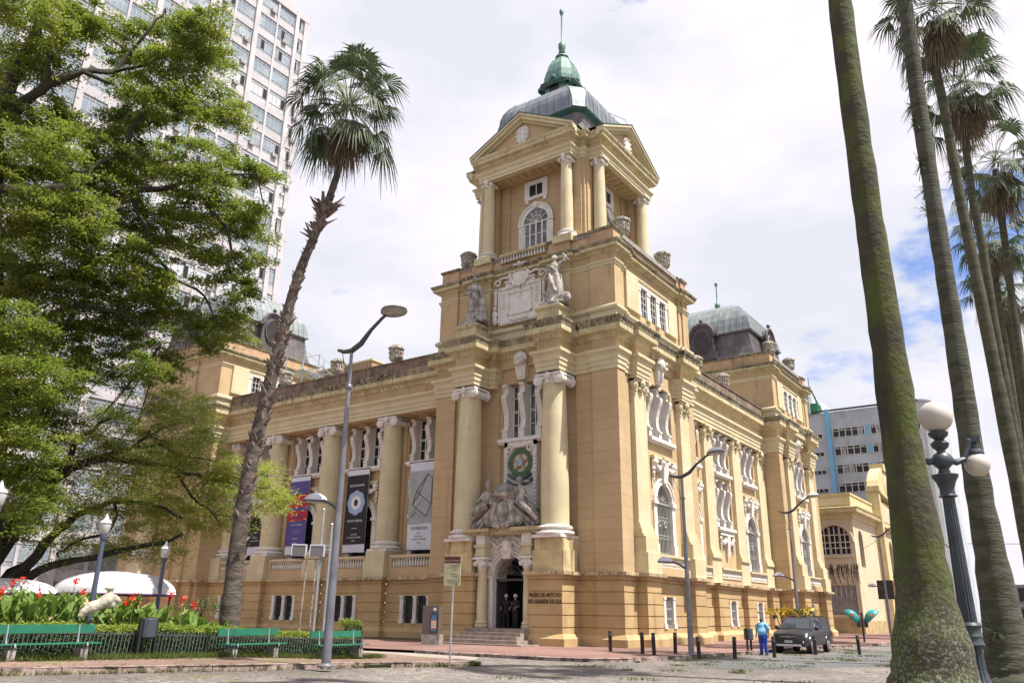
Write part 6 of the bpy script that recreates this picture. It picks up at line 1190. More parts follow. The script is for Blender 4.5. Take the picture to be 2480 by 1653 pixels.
# phone shells
teal=mat('teal_fibreglass',(.015,.26,.27),.35); t=thing('double_phone_booth','pair of teal egg shaped public telephone hoods on one post','phone booth',(-14.1,63.9,.1)); q=MB(); q.tube([(-14.1,63.9,.1),(-14.1,63.9,2.1)],.07,8); q.build('post',blackm,t)
for s in (-1,1):
    M=FR(-14.1,63.9,16)@Matrix.Translation((s*.75,0,1.75))@Matrix.Rotation(-s*.75,4,'Y')@Matrix.Scale(1,4); q=MB(M); R_=.62; n=20; vs=[]; rows=9
    for i in range(rows+1):
        th=PI*.5*i/rows
        for k in range(n): a=2*PI*k/n; vs.append((R_*math.cos(th)*math.cos(a),R_*math.cos(th)*math.sin(a)*.85,R_*.85*math.sin(th)))
    q.add(vs,[(i*n+k,i*n+(k+1)%n,(i+1)*n+(k+1)%n,(i+1)*n+k) for i in range(rows) for k in range(n)]); h=q.build('hood',teal,t,smooth=True); md=h.modifiers.new('s','SOLIDIFY'); md.thickness=.03
    q=MB(M); q.prism([(.2*math.cos(k*1.05)+.02*s,-.50,.2+.14*math.sin(k*1.05)) for k in range(6)],(0,.03,0)); q.ball((0,-.47,.2),.13,8,(1,.4,1)); q.build('logo_patch',mat('orange_logo',(.5,.2,.06),.5) if 'orange_logo' not in MATS else MATS['orange_logo'],h)
    q=MB(FR(-14.1,63.9,16)); q.box(s*.25-.12,s*.25+.12,-.1,.1,1.1,1.6); q.build('telephone',blackm,t)
# traffic signal and back of sign
t=thing('traffic_signal','yellow traffic light hung on a pole with a curved arm near the yellow building','traffic light',(-15.5,88,.1)); q=MB(); q.tube([(-15.5,88,.1),(-15.5,88,10)],[.11,.08],8); q.tube([(-15.5,88,9.4),(-14.2,88,9.5),(-11.8,88,9.2),(-10.5,88,8)],.06,6); q.build('pole',steel,t)
q=MB(); q.box(-14.9,-14.3,87.8,88.1,8.1,9.6); hh=q.build('signal_head',mat('signal_yellow',(.62,.36,.02),.5),t); q=MB(); [q.ball((-14.6,87.78,8.4+.45*k),.17,8,(1,.3,1)) for k in range(3)]; q.build('lens',blackm,hh); q=MB(); q.box(-15.9,-15.5,87.7,87.9,2.5,4.1); q.build('control_box',headm,t)
t=thing('square_road_sign','dark square back of a road sign on a thin pole by the yellow building','road sign',(-16,84,.1)); q=MB(); q.tube([(-16.0,84,.1),(-16.0,84,4.4)],.04,6); q.build('pole',galv,t); q=MB(); q.box(-16.8,-15.4,83.9,83.95,3.4,5.1); q.build('plate',blackm,t)
t=thing('overhead_cable','thin cables crossing above the street at the right','cable',(-5,150,12)); q=MB(); q.tube([(-20,150,13.4),(0,150,12.6),(40,150,13.2)],.05,4); q.tube([(-20.4,96,8.8),(-15.5,88,9.9)],.02,4); q.build('cable',blackm,t)
# ================================================ trees
BIG= [[-31.03,9.79,24.25,1.5],[-32.22,11.62,25.93,1.38],[-30.92,12.28,25.32,0.96],[-31.52,14.23,25.78,1.2],[-31.09,15.42,27.37,1.1],[-27.84,14.88,25.68,1.0],[-27.17,15.49,25.79,0.81],[-30.94,18.2,27.92,0.83],[-28.61,15.74,24.99,1.13],[-29.01,14.67,24.02,1.12],[-33.41,15.36,25.65,1.06],[-31.97,11.08,23.42,1.37],[-34.21,10.85,23.59,1.24],[-28.79,17.84,23.21,0.98],[-30.12,17.39,23.95,1.2],[-28.34,14.95,22.24,1.29],[-31.14,15.44,22.97,1.3],[-32.7,15.21,22.4,1.25],[-31.27,13.68,20.37,1.18],[-32.87,13.0,21.46,1.02],[-33.06,11.37,21.04,1.41],[-29.6,10.95,18.31,1.27],[-29.19,20.11,21.51,0.86],[-28.81,19.0,21.17,0.99],[-28.0,17.26,19.59,1.14],[-27.33,15.41,19.06,1.27],[-32.08,16.43,21.22,1.45],[-30.66,14.34,19.03,1.37],[-32.43,13.74,19.32,1.42],[-33.83,12.66,19.03,1.67],[-33.35,11.27,18.8,1.22],[-29.78,20.85,18.64,0.8],[-27.76,18.6,18.42,1.06],[-30.2,19.01,18.44,1.23],[-29.2,16.8,18.26,1.36],[-31.93,17.56,17.87,1.47],[-32.35,16.06,18.22,1.67],[-29.0,12.92,15.88,1.46],[-29.71,11.78,15.22,1.47],[-30.54,10.87,15.43,1.31],[-29.96,21.04,17.39,0.74],[-27.93,18.76,15.19,0.97],[-29.45,18.37,16.24,1.1],[-27.03,18.73,13.78,0.76],[-28.33,18.87,13.51,0.88],[-29.33,15.9,14.49,1.44],[-29.77,14.62,14.7,1.53],[-31.51,13.99,14.51,1.59],[-32.02,12.76,14.18,1.59],[-34.06,12.46,14.56,1.46],[-30.76,16.74,13.53,1.21],[-31.53,18.19,14.57,0.94],[-32.13,16.23,13.26,1.56],[-33.41,15.3,12.83,1.7],[-32.32,13.33,12.03,1.61],[-30.01,11.42,10.85,1.3],[-30.32,19.44,13.27,0.93],[-30.11,20.82,13.84,0.8],[-30.95,18.9,13.85,0.73],[-29.94,16.92,11.88,0.89],[-30.33,17.86,11.25,0.71],[-28.35,15.64,10.37,0.84],[-31.96,16.26,11.49,1.14],[-31.25,14.41,10.7,1.19],[-30.2,12.78,9.77,1.61],[-29.33,11.64,9.04,1.46],[-33.2,13.88,8.91,1.66],[-33.57,14.94,8.64,1.06],[-29.26,12.19,6.84,1.46],[-32.6,14.52,6.73,1.03],[-30.87,13.0,5.74,1.35],[-29.33,12.91,4.87,0.92],[-29.77,13.88,5.46,0.76],[-32.68,13.87,4.69,0.92]]
JAC= [[-33.23,16.26,9.22,1.07],[-29.72,15.83,8.87,0.97],[-31.18,17.9,9.49,1.04],[-28.74,17.56,9.28,0.87],[-30.62,19.64,9.87,0.84],[-29.28,18.84,8.51,1.1],[-31.68,19.17,8.65,1.28],[-32.61,18.36,8.42,1.29],[-31.47,16.48,7.79,1.13],[-33.7,16.44,7.65,1.08],[-28.94,19.21,7.28,1.2],[-27.6,19.52,7.03,0.97],[-30.53,18.88,7.19,1.24],[-29.13,16.8,6.43,1.16],[-30.22,16.2,6.43,1.19],[-28.34,20.76,6.73,0.91],[-28.61,21.76,7.44,0.73],[-26.81,21.11,6.65,0.63],[-26.31,21.01,5.99,0.58],[-29.35,22.48,6.46,0.85],[-28.59,19.77,6.08,1.0],[-31.38,20.23,6.14,1.18],[-31.79,19.1,5.86,1.18],[-30.61,17.0,5.22,1.11],[-31.49,16.04,5.5,1.02],[-31.98,15.61,4.66,0.92],[-29.02,21.44,5.58,0.79],[-29.44,20.52,5.15,0.83],[-30.04,19.36,4.73,0.93],[-31.0,18.27,4.5,0.83],[-32.79,17.7,4.18,0.75],[-32.04,15.34,3.67,0.61],[-29.89,18.64,3.82,0.45]]
BBR= [([[-32.38,13.28,2.65],[-32.71,12.45,9.4],[-33.16,11.21,15.19],[-33.4,10.46,20.44],[-32.86,10.5,22.36],[-32.29,10.65,24.15],[-31.76,10.66,25.92],[-31.31,10.43,26.88]],[0.536,0.477,0.405,0.31,0.262,0.203,0.155,0.119]),([[-33.38,10.53,20.06],[-32.2,10.92,21.28],[-31.53,11.32,21.99],[-30.68,12.16,22.8],[-30.29,13.09,22.67]],[0.286,0.215,0.179,0.119,0.06]),([[-31.53,11.32,21.99],[-31.11,11.01,22.99],[-31.25,10.6,23.64]],[0.119,0.084,0.048]),([[-30.68,12.16,22.8],[-30.72,13.36,23.58],[-30.52,13.82,24.81],[-29.8,14.18,26.12],[-29.63,14.52,27.24]],[0.119,0.107,0.084,0.06,0.036]),([[-30.72,13.36,23.58],[-29.75,14.28,24.2],[-29.35,15.08,25.36],[-29.0,15.74,26.6]],[0.095,0.071,0.06,0.036]),([[-33.28,10.84,17.57],[-31.86,11.88,17.41],[-30.98,12.75,17.74],[-30.12,13.48,19.03],[-29.82,14.13,19.68],[-30.18,14.53,23.07],[-28.99,15.76,22.43],[-28.07,17.34,22.31]],[0.238,0.203,0.167,0.119,0.107,0.095,0.071,0.036]),([[-33.16,11.21,15.57],[-32.59,12.76,16.45],[-31.15,13.62,17.4],[-30.08,14.74,18.2],[-28.98,15.78,18.55],[-28.28,17.01,18.28],[-27.57,17.76,17.16],[-27.28,18.21,15.64]],[0.262,0.215,0.167,0.143,0.119,0.095,0.071,0.048]),([[-28.98,15.78,18.55],[-28.43,16.76,19.16],[-27.81,17.76,19.77],[-27.22,18.66,20.02]],[0.095,0.084,0.06,0.036]),([[-30.08,14.74,18.2],[-29.19,15.39,15.82],[-28.62,16.42,14.51],[-27.98,17.49,13.97],[-27.64,18.03,12.91]],[0.095,0.084,0.071,0.048,0.036]),([[-32.98,11.72,12.75],[-32.33,13.4,14.3],[-30.8,14.4,15.07],[-29.71,15.48,15.99]],[0.215,0.167,0.119,0.06]),([[-32.75,12.33,10.07],[-32.43,13.16,12.37],[-30.99,13.99,13.07],[-29.86,15.19,12.85],[-28.67,16.35,11.68]],[0.191,0.143,0.107,0.084,0.048])]
JBR= [([[-33.29,13.7,3.13],[-33.03,14.32,4.75],[-32.73,15.0,6.3],[-32.46,15.58,6.96],[-31.74,16.33,7.44],[-30.99,17.11,7.85],[-30.54,17.5,8.41]],[0.417,0.343,0.245,0.196,0.135,0.086,0.049]),([[-32.57,15.33,6.76],[-32.1,15.39,7.85],[-31.58,16.0,8.78],[-30.93,16.81,9.32]],[0.147,0.098,0.074,0.037]),([[-32.52,15.44,6.94],[-31.78,16.04,7.23],[-30.7,17.22,7.31],[-29.78,18.4,7.14],[-29.03,19.55,6.8],[-28.09,20.37,6.65],[-27.2,21.22,6.52]],[0.147,0.135,0.11,0.086,0.074,0.049,0.025]),([[-33.21,13.89,2.07],[-32.61,14.76,3.17],[-32.16,15.27,4.31],[-31.65,15.85,5.16],[-30.96,16.75,5.71],[-30.08,17.89,5.62],[-29.29,18.8,5.15]],[0.294,0.208,0.159,0.123,0.098,0.074,0.037]),([[-32.69,14.35,2.38],[-32.24,15.09,3.03],[-31.61,16.15,3.47],[-30.77,17.5,3.93],[-29.9,18.58,4.23],[-29.41,18.97,4.58]],[0.196,0.159,0.123,0.098,0.074,0.049]),([[-30.96,16.75,5.71],[-30.85,16.96,5.22],[-30.94,16.78,4.55],[-31.4,15.9,4.17],[-31.69,15.33,3.66]],[0.074,0.061,0.061,0.049,0.037]),([[-30.99,17.11,7.85],[-30.1,17.86,8.07],[-29.55,18.76,7.62],[-28.89,19.76,7.53]],[0.074,0.061,0.049,0.025]),([[-29.78,18.4,7.14],[-29.17,18.97,6.03],[-28.67,19.73,5.39]],[0.061,0.049,0.025])]

bark=mat('dark_mossy_bark',(.03,.024,.018),.95,(.045,.055,.02),1.6,6,(.5,.7),.7,8); 
def foliage(blobs,name,m,parent,nclump,nleaf,L_,W_,flat=.35,spread=.42,droop=0,seedv=1):
    rs=np.random.RandomState(seedv); out=[]
    for x,y,z,r in blobs:
        k=max(4,int(nclump*(r/1.0)**2)); d=rs.randn(k,3); d/=np.linalg.norm(d,axis=1)[:,None]; rad=r*(.25+.95*rs.rand(k)**.8)[:,None]; c=np.array([x,y,z])+d*rad*[1,1,.85]
        for ci in c:
            n=int(nleaf*(.6+.8*rs.rand())); s=spread*(.6+.8*rs.rand()); p=ci+rs.randn(n,3)*[s*.55,s*.55,s*flat*.55]; p[:,2]-=((p[:,0]-ci[0])**2+(p[:,1]-ci[1])**2)*.35
            a=rs.randn(n,3); a[:,2]=a[:,2]*.45-droop; a/=np.linalg.norm(a,axis=1)[:,None]; up=np.tile([0,0,1.],(n,1))+rs.randn(n,3)*.45; b=np.cross(up,a); b/=np.linalg.norm(b,axis=1)[:,None]+1e-6
            l=L_*(.7+.6*rs.rand(n))[:,None]; w=W_*(.7+.6*rs.rand(n))[:,None]; out.append(np.stack([p-a*l*.5,p+b*w*.5-a*l*.05,p+a*l*.5,p-b*w*.5-a*l*.05],axis=1))
    return quads(name,np.concatenate(out),m,parent)
def twigs(q,blobs,branches,n,rs):
    """thin limbs from the nearest branch out into every leaf mass"""
    pts=[Vector(p) for P,_ in branches for p in P[2:]]
    for x,y,z,r in blobs:
        c=Vector((x,y,z)); o=min(pts,key=lambda p:(p-c).length)
        for _ in range(n):
            e=c+Vector((rs.gauss(0,.5),rs.gauss(0,.5),rs.gauss(0,.35)))*r; m=(o+e)*.5+Vector((rs.gauss(0,.1),rs.gauss(0,.1),rs.gauss(0,.12)))*(e-o).length; q.tube([o,m,e],[.035,.022,.008],4,caps=False)
def tree(name,label,loc,blobs,branches,leafm,**k):
    t=thing(name,label,'tree',loc); q=MB()
    P,r_=branches[0]; P=[(P[0][0],P[0][1],0)]+P; r_=[r_[0]*1.3]+r_; q.tube(P,r_,12,jit=.15); q.build('trunk',bark,t,smooth=True)
    for P,r_ in branches[1:]:
        s=MB(); PP=[]; RR=[]
        for i in range(len(P)-1):
            for u in (0,.34,.67): a=Vector(P[i]); b=Vector(P[i+1]); j=.03*(b-a).length; PP.append(a.lerp(b,u)+Vector((random.gauss(0,j),random.gauss(0,j),random.gauss(0,j))) if u else a); RR.append(r_[i]*(1-u)+r_[i+1]*u)
        PP.append(Vector(P[-1])); RR.append(r_[-1]); s.tube(PP,RR,8,jit=.25); s.build('limb',bark,t,smooth=True)
    q=MB(); twigs(q,blobs,branches,k.pop('tw',1),random.Random(9)); q.build('twigs',bark,t); return t,foliage(blobs,'crown',leafm,t,**k)
lg=leafy('bright_green_leaves',(.125,.185,.025),(.24,.285,.045),.5,.8); lj=leafy('olive_green_feathery_leaves',(.25,.33,.06),(.38,.40,.08),.55,.9)
tree('broadleaf_tree','big bright green tree with dark mossy limbs filling the upper left',(-23,4,.3),BIG,BBR,lg,nclump=17,nleaf=150,L_=.17,W_=.062,spread=.46,flat=.33,seedv=3)
t,_=tree('jacaranda_tree','low spreading olive green tree with violet blossom, arching over the white canopies',(-24,3,.3),JAC,JBR,lj,nclump=13,nleaf=170,L_=.20,W_=.036,droop=.2,spread=.6,seedv=4)
foliage([b for i,b in enumerate(JAC) if i in (0,1,2,3,9,10,7,11,14)],'blossom',mat('violet_blossom',(.20,.16,.42),.7,trans=.3),t,nclump=2,nleaf=34,L_=.07,W_=.06,seedv=8)
LT=[]
for _ in range(500):
    x=-19+RS.randn()*1.6; y=9+RS.rand()*15; z=hz(x,y)+(.15 if x<-19 else .008); a=RS.rand()*6.28; l=.03+.04*RS.rand(); d=np.array([math.cos(a),math.sin(a),0])*l; e=np.array([-math.sin(a),math.cos(a),0])*l*.5; p=np.array([x,y,z]); LT.append([p-d,p-e+[0,0,.01],p+d+[0,0,.015],p+e])
tag(quads('fallen_leaves',np.array(LT),mat('dry_fallen_leaves',(.22,.15,.05),.8,(.10,.07,.03),9)),'scattered dry leaves along the plaza kerb','leaves',kind='stuff')
SM=[(-28.0,19.3,1.75,.55),(-27.7,19.6,1.95,.4),(-28.3,19.0,1.9,.4)]
t=thing('small_round_tree','small round topped tree on a thin stem before the museum basement','tree',(-28,19.3,.2)); q=MB(); q.tube([(-28,19.3,.2),(-28,19.32,1.6)],[.05,.04],7); q.build('trunk',bark,t); foliage(SM,'crown',leafy('dark_round_leaves',(.05,.10,.03),(.09,.13,.04),.3),t,nclump=26,nleaf=60,L_=.1,W_=.06,seedv=5)
DK=[(-36+k*1.5,31+rr.uniform(-2,2),1.2+rr.uniform(-.3,.8),1.1) for k in range(6)]
# ---- palms
plf=leafy('palm_fan_green',(.05,.085,.04),(.09,.12,.06),.22,2); pld=mat('dead_palm_thatch',(.24,.19,.13),.9,(.13,.10,.07),3,4); stalk=mat('palm_leaf_stalk',(.16,.17,.07),.6)
def fan(V,S,o,d,L_,fl,rs,droop=.55):
    """one fan leaf: stalk, then a pleated half disc whose long tips hang down"""
    d=d.normalized(); end=o+d*L_+Vector((0,0,-.10*L_*L_*(1-d.z))); S.tube([o,o.lerp(end,.5)+Vector((0,0,.06*L_)),end],[.028,.02,.014],4,caps=False)
    u=(end-o.lerp(end,.5)-Vector((0,0,.06*L_))).normalized(); side=u.cross(Vector((0,0,1)));
    side=side.normalized() if side.length>.1 else Vector((1,0,0)); nn_=side.cross(u).normalized(); N_=26
    for k in range(N_):
        a=(-1+2*k/(N_-1))*1.75; dr=(u*math.cos(a)+side*math.sin(a)); l1=fl*(.42+.12*rs.random()+.08*math.cos(a)); l2=fl*(.55+.6*rs.random()); w=.030*fl/.9*(.7+.6*rs.random())
        pleat=nn_*(.02 if k%2 else -.02); m=end+dr*l1+pleat-nn_*.12*abs(math.sin(a))*fl; t_=m+dr*l2*.45+Vector((0,0,-l2*droop*(.6+.8*rs.random()))); s2=(nn_.cross(dr)).normalized()*w
        V.append([end,m-s2*1.3,m+s2*1.3,end]); V.append([m-s2,m+s2,t_+s2*.12,t_-s2*.12])
def palm(label,pts,radii,crown,size,n,loc,skirt=1,ragged=False,seedv=1,rings=True,epi=0,group=None,trunkm=None):
    rs=random.Random(seedv); t=thing('fan_palm',label,'palm tree',loc,0,group); q=MB(); PP=[];RR=[]
    for i in range(len(pts)-1):
        k=6
        for j in range(k): u=j/k; PP.append(Vector(pts[i]).lerp(Vector(pts[i+1]),u)); RR.append((radii[i]*(1-u)+radii[i+1]*u)*(1+rs.uniform(-.05,.05)))
    PP.append(Vector(pts[-1])); RR.append(radii[-1]); q.tube(PP,RR,24 if radii[0]>.8 else 14,jit=.07 if radii[0]>.8 else .05); tr=q.build('trunk',trunkm,t,smooth=True)
    if crown:
        c=Vector(crown); V=[]; S=MB(); DV=[]; DS=MB()
        for i in range(n):
            a=i*2.399+rs.uniform(-.2,.2); el=1.35-2.15*(i/n)**.85; d=Vector((math.cos(a)*math.cos(el),math.sin(a)*math.cos(el),math.sin(el))); fan(V,S,c+Vector((0,0,.1)),d,size*(.75+.6*rs.random()),size*(.5+.3*rs.random()),rs,.5 if el>0 else .75)
        quads('crown',np.array(V),plf,t); S.build('leaf_stalks',stalk,t)
        for i in range(int(20*skirt)):
            a=i*2.399; el=-1.22-.3*rs.random(); d=Vector((math.cos(a)*math.cos(el),math.sin(a)*math.cos(el),math.sin(el))); fan(DV,DS,c-Vector((0,0,.1+.7*rs.random()*skirt)),d,size*.42,size*(.5+.25*rs.random()),rs,1.0)
        if DV: quads('dead_leaf_skirt',np.array(DV),pld,t)
    if ragged:
        B=MB()
        for (z0,z1,dn,ln) in ragged:
            for k in range(int((z1-z0)*dn)):
                z=rs.uniform(z0,z1); i=max(j for j in range(len(PP)-1) if PP[j].z<=z); u=(z-PP[i].z)/max(.01,PP[i+1].z-PP[i].z); o=PP[i].lerp(PP[i+1],min(1,u)); r=RR[i]*.9; a=rs.uniform(0,6.28); d=Vector((math.cos(a),math.sin(a),0)); s_=Vector((-d.y,d.x,0))*rs.uniform(.06,.13); l=rs.uniform(.5,1.3)*ln
                o=o+d*r; up=Vector((0,0,1)); e=o+d*l*.55+up*l*rs.uniform(.1,.6); B.add([o-s_,o+s_,e+s_*.4,e-s_*.4,o-s_-up*.12,o+s_-up*.12],[(0,1,2,3),(4,5,2,3),(0,4,3),(1,5,2)])
        B.build('leaf_base_stubs',ragm,t)
    if epi:
        E_=[]
        for k in range(epi):
            i=rs.randint(8,len(PP)-3); a=rs.choice([2.6,3.2,3.8,4.4]) ; o=PP[i]+Vector((math.cos(a),math.sin(a),0))*RR[i]*.95
            for _ in range(70): e=Vector((rs.gauss(0,.16),rs.gauss(0,.16),rs.gauss(0,.2)-.06)); w=Vector((rs.gauss(0,1),rs.gauss(0,1),0)).normalized()*.012; E_.append([o-w,o+w,o+e+w,o+e-w])
        quads('epiphyte_tufts',np.array(E_),mat('epiphyte_green',(.06,.075,.03),.8) if 'epiphyte_green' not in MATS else MATS['epiphyte_green'],t)
    return t
mossy=mat('mossy_green_palm_trunk',(.042,.038,.024),.95,(.06,.072,.015),1.3,8,(.40,.6),1.0,7,stretch=(1,1,1),streak=(1.6,.85,(.022,.02,.014),.46))
mossy2=mat('ringed_grey_palm_trunk',(.075,.075,.058),.95,(.04,.043,.022),1.1,7,(.4,.62),1.0,4,stretch=(1,1,4)); greyp=mat('grey_green_palm_trunk',(.075,.072,.045),.95,(.04,.042,.022),1.0,6,(.4,.62),.7,5,stretch=(1,1,4))
for m_,nz_ in ((mossy,.5),):   # pale lichen crust near the foot
    N=m_.node_tree.nodes; L=m_.node_tree.links; b=N['Principled BSDF']; src=b.inputs['Base Color'].links[0].from_socket; g=N.new('ShaderNodeNewGeometry'); s=N.new('ShaderNodeSeparateXYZ'); L.new(g.outputs['Position'],s.inputs[0]); r=N.new('ShaderNodeMapRange'); r.inputs[1].default_value=2.9; r.inputs[2].default_value=.8; L.new(s.outputs[2],r.inputs[0])
    n=N.new('ShaderNodeTexNoise'); n.inputs['Scale'].default_value=20; n.inputs['Detail'].default_value=8; L.new(g.outputs['Position'],n.inputs[0]); r2=N.new('ShaderNodeMapRange'); r2.inputs[1].default_value=.52; r2.inputs[2].default_value=.6; L.new(n.outputs[0],r2.inputs[0]); mu=N.new('ShaderNodeMath'); mu.operation='MULTIPLY'; L.new(r.outputs[0],mu.inputs[0]); L.new(r2.outputs[0],mu.inputs[1]); x=N.new('ShaderNodeMixRGB'); L.new(mu.outputs[0],x.inputs[0]); L.new(src,x.inputs[1]); x.inputs[2].default_value=(.15,.165,.13,1); L.new(x.outputs[0],b.inputs['Base Color'])
GP='tall palms in a row along the street'
palm('thick mossy green palm trunk nearest the camera, its crown above the picture',[(-2.5,15.75,0),(-2.47,15.78,.35),(-2.44,15.8,1.0),(-2.42,15.82,1.8),(-2.41,15.82,2.8),(-2.43,15.82,4.6),(-2.42,15.81,7),(-2.42,15.81,9.4),(-2.4,15.8,12.7),(-2.34,15.8,16),(-2.3,15.8,24)],[1.15,.84,.66,.52,.42,.34,.29,.26,.245,.235,.22],(-2.3,15.8,24.2),1.7,30,(-2.4,15.82,0),seedv=2,group=GP,trunkm=mossy)
palm('second palm trunk right of the globe lamp, ringed grey with tufts growing on it',[(-2.1,25.92,0),(-2.1,25.92,.5),(-2.17,25.91,1.1),(-2.18,25.91,3.4),(-2.2,25.91,6.2),(-2.11,25.91,9.95),(-2.06,25.92,13.3),(-1.97,25.93,18),(-1.79,25.94,23.3),(-1.75,25.94,29)],[1.05,.74,.55,.39,.315,.27,.25,.245,.235,.22],(-1.75,25.94,29.3),2.0,30,(-2.1,25.92,0),seedv=3,epi=9,group=GP,trunkm=mossy2)
palm('third palm of the row, its dark crown cut by the top of the picture',[(-1.77,37.96,0),(-1.77,37.96,1.8),(-1.82,37.96,6.5),(-1.84,37.96,10.8),(-1.87,37.95,15.4),(-1.92,37.95,20),(-1.87,37.95,24.4),(-1.92,37.95,27.5),(-1.6,37.97,29.6)],[.6,.38,.30,.27,.24,.22,.205,.20,.20],(-1.45,37.98,30.6),1.75,32,(-1.77,37.96,0),seedv=4,skirt=1.5,epi=2,group=GP,trunkm=greyp)
palm('fourth palm of the row, full crown near the top right of the sky',[(-2.38,49.94,0),(-2.26,49.95,3.3),(-2.13,49.95,8.4),(-2.08,49.96,13.3),(-2.05,49.96,17.1),(-1.88,49.96,22.2),(-1.91,49.96,25.5),(-1.69,49.97,29.7),(-1.5,49.97,32.6)],[.6,.38,.29,.26,.24,.225,.215,.21,.21],(-1.35,49.98,33.4),2.1,32,(-2.38,49.94,0),seedv=5,skirt=1.5,group=GP,trunkm=greyp)
palm('fifth palm of the row, crown at the right edge of the picture',[(-2.46,61.95,0),(-2.34,61.96,3.7),(-1.88,61.97,10.4),(-1.48,61.98,17.7),(-1.19,61.99,23),(-.88,61.99,28.1),(-.75,61.99,31),(-.6,62,33)],[.6,.38,.30,.27,.25,.24,.23,.22],(-.5,62,33.7),2.3,32,(-2.46,61.95,0),seedv=6,skirt=1.4,group=GP,trunkm=greyp)
palm('sixth palm, small dark crown between the trunks halfway down the sky',[(-3.89,77.9,0),(-3.26,77.93,11),(-2.84,77.95,20.1),(-2.63,77.96,26.4),(-2.2,77.97,34)],[.55,.34,.30,.27,.25],(-2.1,77.97,34.9),2.4,32,(-3.89,77.9,0),seedv=7,group=GP,trunkm=greyp)
palm('seventh and most distant palm, crown lowest behind the other trunks',[(-3.6,89.9,0),(-3.2,89.93,12),(-2.7,89.95,24),(-2.4,89.97,33.4)],[.55,.34,.30,.26],(-2.4,89.97,34.1),2.4,30,(-3.6,89.9,0),seedv=8,group=GP,trunkm=greyp)
ragm=mat('grey_brown_palm_boots',(.22,.17,.15),.9,(.07,.05,.045),4,4); lpt=mat('rough_grey_brown_trunk',(.11,.09,.075),.95,(.05,.04,.033),1.6,6,(.4,.62),.9,6,stretch=(1,1,3),streak=(1.2,.5,(.10,.12,.05),.56))
palm('leaning fan palm with a ragged trunk standing in front of the left wing',[(-24.05,17.9,.1),(-24.12,17.84,.63),(-24.16,17.79,1.18),(-24.18,17.76,3.16),(-24.16,17.78,5.4),(-24.08,17.9,7.44),(-23.96,18.06,9.09),(-23.81,18.26,11.16),(-23.67,18.43,12.96),(-23.49,18.66,14.67),(-23.21,19.01,16.26),(-22.99,19.27,17.7),(-22.83,19.46,18.97),(-22.77,19.53,20.8)],[.46,.42,.36,.29,.26,.25,.235,.22,.20,.18,.165,.15,.14,.13],(-22.72,19.6,22.3),1.6,52,(-24.05,17.9,.1),seedv=21,skirt=1.2,ragged=[(5,12.4,20,.34),(12,16,12,.2),(3.3,5,6,.3),(16.0,17.6,30,.9)],trunkm=lpt)
# ---- hedge, cannas
t=thing('clipped_hedge','bright green clipped hedge behind the iron railing','hedge',(-23.6,16,.3)); pts=[]
n=52000; y=3+RS.rand(n)*19.6; face=RS.rand(n); zg=np.array([hz(-23.2,yy) for yy in y])+.12; h=.80+.03*np.sin(y*2.3)+.02*np.sin(y*7)
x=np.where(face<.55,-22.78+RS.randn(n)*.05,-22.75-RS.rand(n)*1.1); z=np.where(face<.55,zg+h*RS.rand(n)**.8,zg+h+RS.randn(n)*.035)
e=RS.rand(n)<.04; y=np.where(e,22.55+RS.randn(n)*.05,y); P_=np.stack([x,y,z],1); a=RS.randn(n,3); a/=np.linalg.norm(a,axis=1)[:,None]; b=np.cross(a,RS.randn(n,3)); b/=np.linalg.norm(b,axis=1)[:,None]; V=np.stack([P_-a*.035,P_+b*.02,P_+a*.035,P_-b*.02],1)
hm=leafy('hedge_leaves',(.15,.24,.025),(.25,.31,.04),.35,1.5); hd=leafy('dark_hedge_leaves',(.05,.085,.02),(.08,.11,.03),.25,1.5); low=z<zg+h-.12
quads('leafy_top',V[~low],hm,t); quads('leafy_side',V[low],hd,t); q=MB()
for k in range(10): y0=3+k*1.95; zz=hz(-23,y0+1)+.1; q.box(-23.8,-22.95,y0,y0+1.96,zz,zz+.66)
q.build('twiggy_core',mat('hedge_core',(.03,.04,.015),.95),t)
cnm=leafy('canna_leaves',(.10,.19,.025),(.17,.25,.045),.35,1.2); V=[]; V2=[]
def canna_leaf(V,x,y,z0,l,w,az,lean):
    d=Vector((math.cos(az)*lean,math.sin(az)*lean,1)).normalized(); s=Vector((-math.sin(az),math.cos(az),0)); o=Vector((x,y,z0)); pr=[o,o+d*l*.3,o+d*l*.62,o+d*l]; pr[3]+=Vector((math.cos(az),math.sin(az),-.4))*l*.22; ws=[.01,w,w*.85,.005]
    for i in range(3): V.append([pr[i]-s*ws[i],pr[i]+s*ws[i],pr[i+1]+s*ws[i+1],pr[i+1]-s*ws[i+1]])
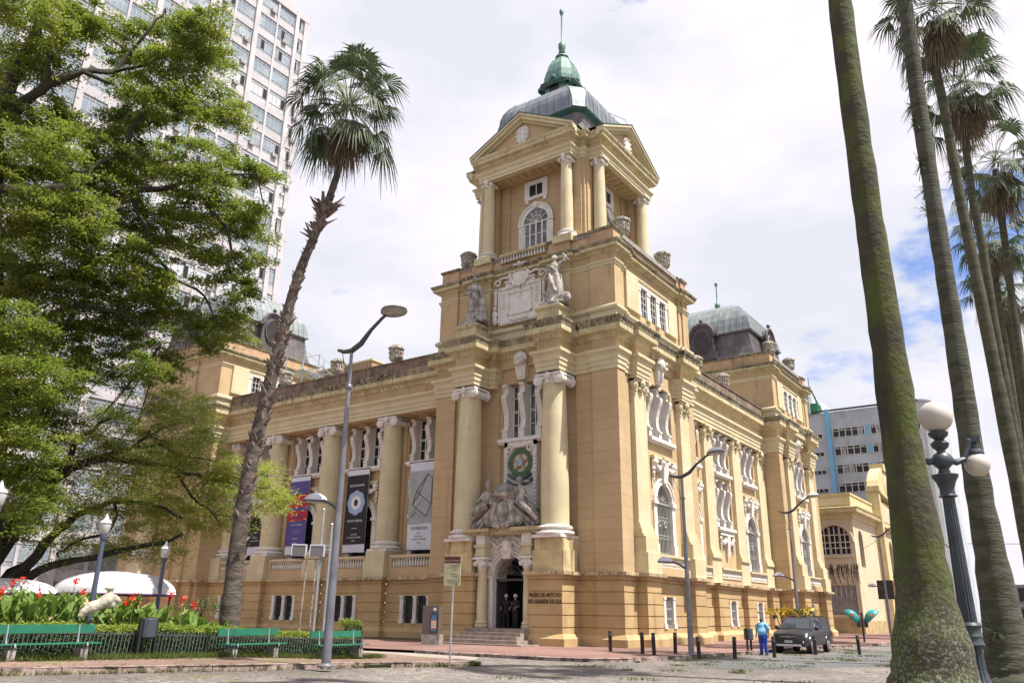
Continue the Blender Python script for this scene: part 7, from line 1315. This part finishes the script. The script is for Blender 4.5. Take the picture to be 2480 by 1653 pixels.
for k in range(3400):
    y=2.5+RS.rand()*16; x=-23.9-RS.rand()*3.0; g=hz(x,y)+.1; top=(1.45 if y<14.5 else 1.25-.13*(y-14.5))
    if y>17.6: continue
    canna_leaf(V if RS.rand()<.93 else V2,x,y,g+RS.rand()*top*.85,.5+.28*RS.rand(),.07+.05*RS.rand(),RS.rand()*6.28,.25+.6*RS.rand())
t=tag(quads('canna_bed',np.array(V),cnm),'dense bed of broad green canna leaves behind the hedge','plants',kind='stuff')
tag(quads('withered_leaves',np.array(V2),mat('tan_dry_leaves',(.38,.28,.14),.8)),'a few dry tan leaves among the cannas','plants',kind='stuff')
red=mat('red_petals',(.68,.02,.012),.5,(.75,.08,.03),8,2,trans=.25)
FL=[(-24.32, 10.53, 2.12, 'red canna bloom cut by the left edge of the picture'), (-24.23, 10.73, 2.41, 'small dark red canna bloom under the mossy branch'), (-24.15, 10.92, 2.47, 'large red canna bloom under the mossy branch'), (-23.95, 11.33, 2.08, 'red canna bloom low above the leaves over the long bench'), (-23.59, 12.08, 2.45, 'orange red canna bloom against the left canopy'), (-23.48, 12.29, 2.14, 'red canna bloom touching the foot of the stone torso'), (-23.78, 13.82, 1.89, 'small red canna bloom low right of the stone torso'), (-23.69, 13.97, 2.07, 'paired red canna bloom right of the stone torso'), (-23.15, 14.84, 2.14, 'tall red canna bloom beside the right acorn lantern'), (-22.96, 15.14, 2.03, 'red canna bloom between the lantern and the last one'), (-22.77, 15.42, 1.91, 'rightmost red canna bloom at the end of the leaf bed')]
for i,(x,y,z,lab) in enumerate(FL):
    g=hz(x,y)+.1; t=thing('canna_flower',lab,'flower',(x,y,g),0,'red canna blooms above the leaf bed'); q=MB(); q.tube([(x,y,g),(x,y,z-.12)],.009,5); q.build('stem',stalk,t); V=[]
    for _ in range(15): c=Vector((x,y,z))+Vector((RS.randn()*.045,RS.randn()*.045,RS.randn()*.06)); a=Vector(RS.randn(3)).normalized()*.055; b=Vector(RS.randn(3)).normalized()*.045; V.append([c-a,c-b,c+a,c+b])
    quads('petals',np.array(V),red,t)
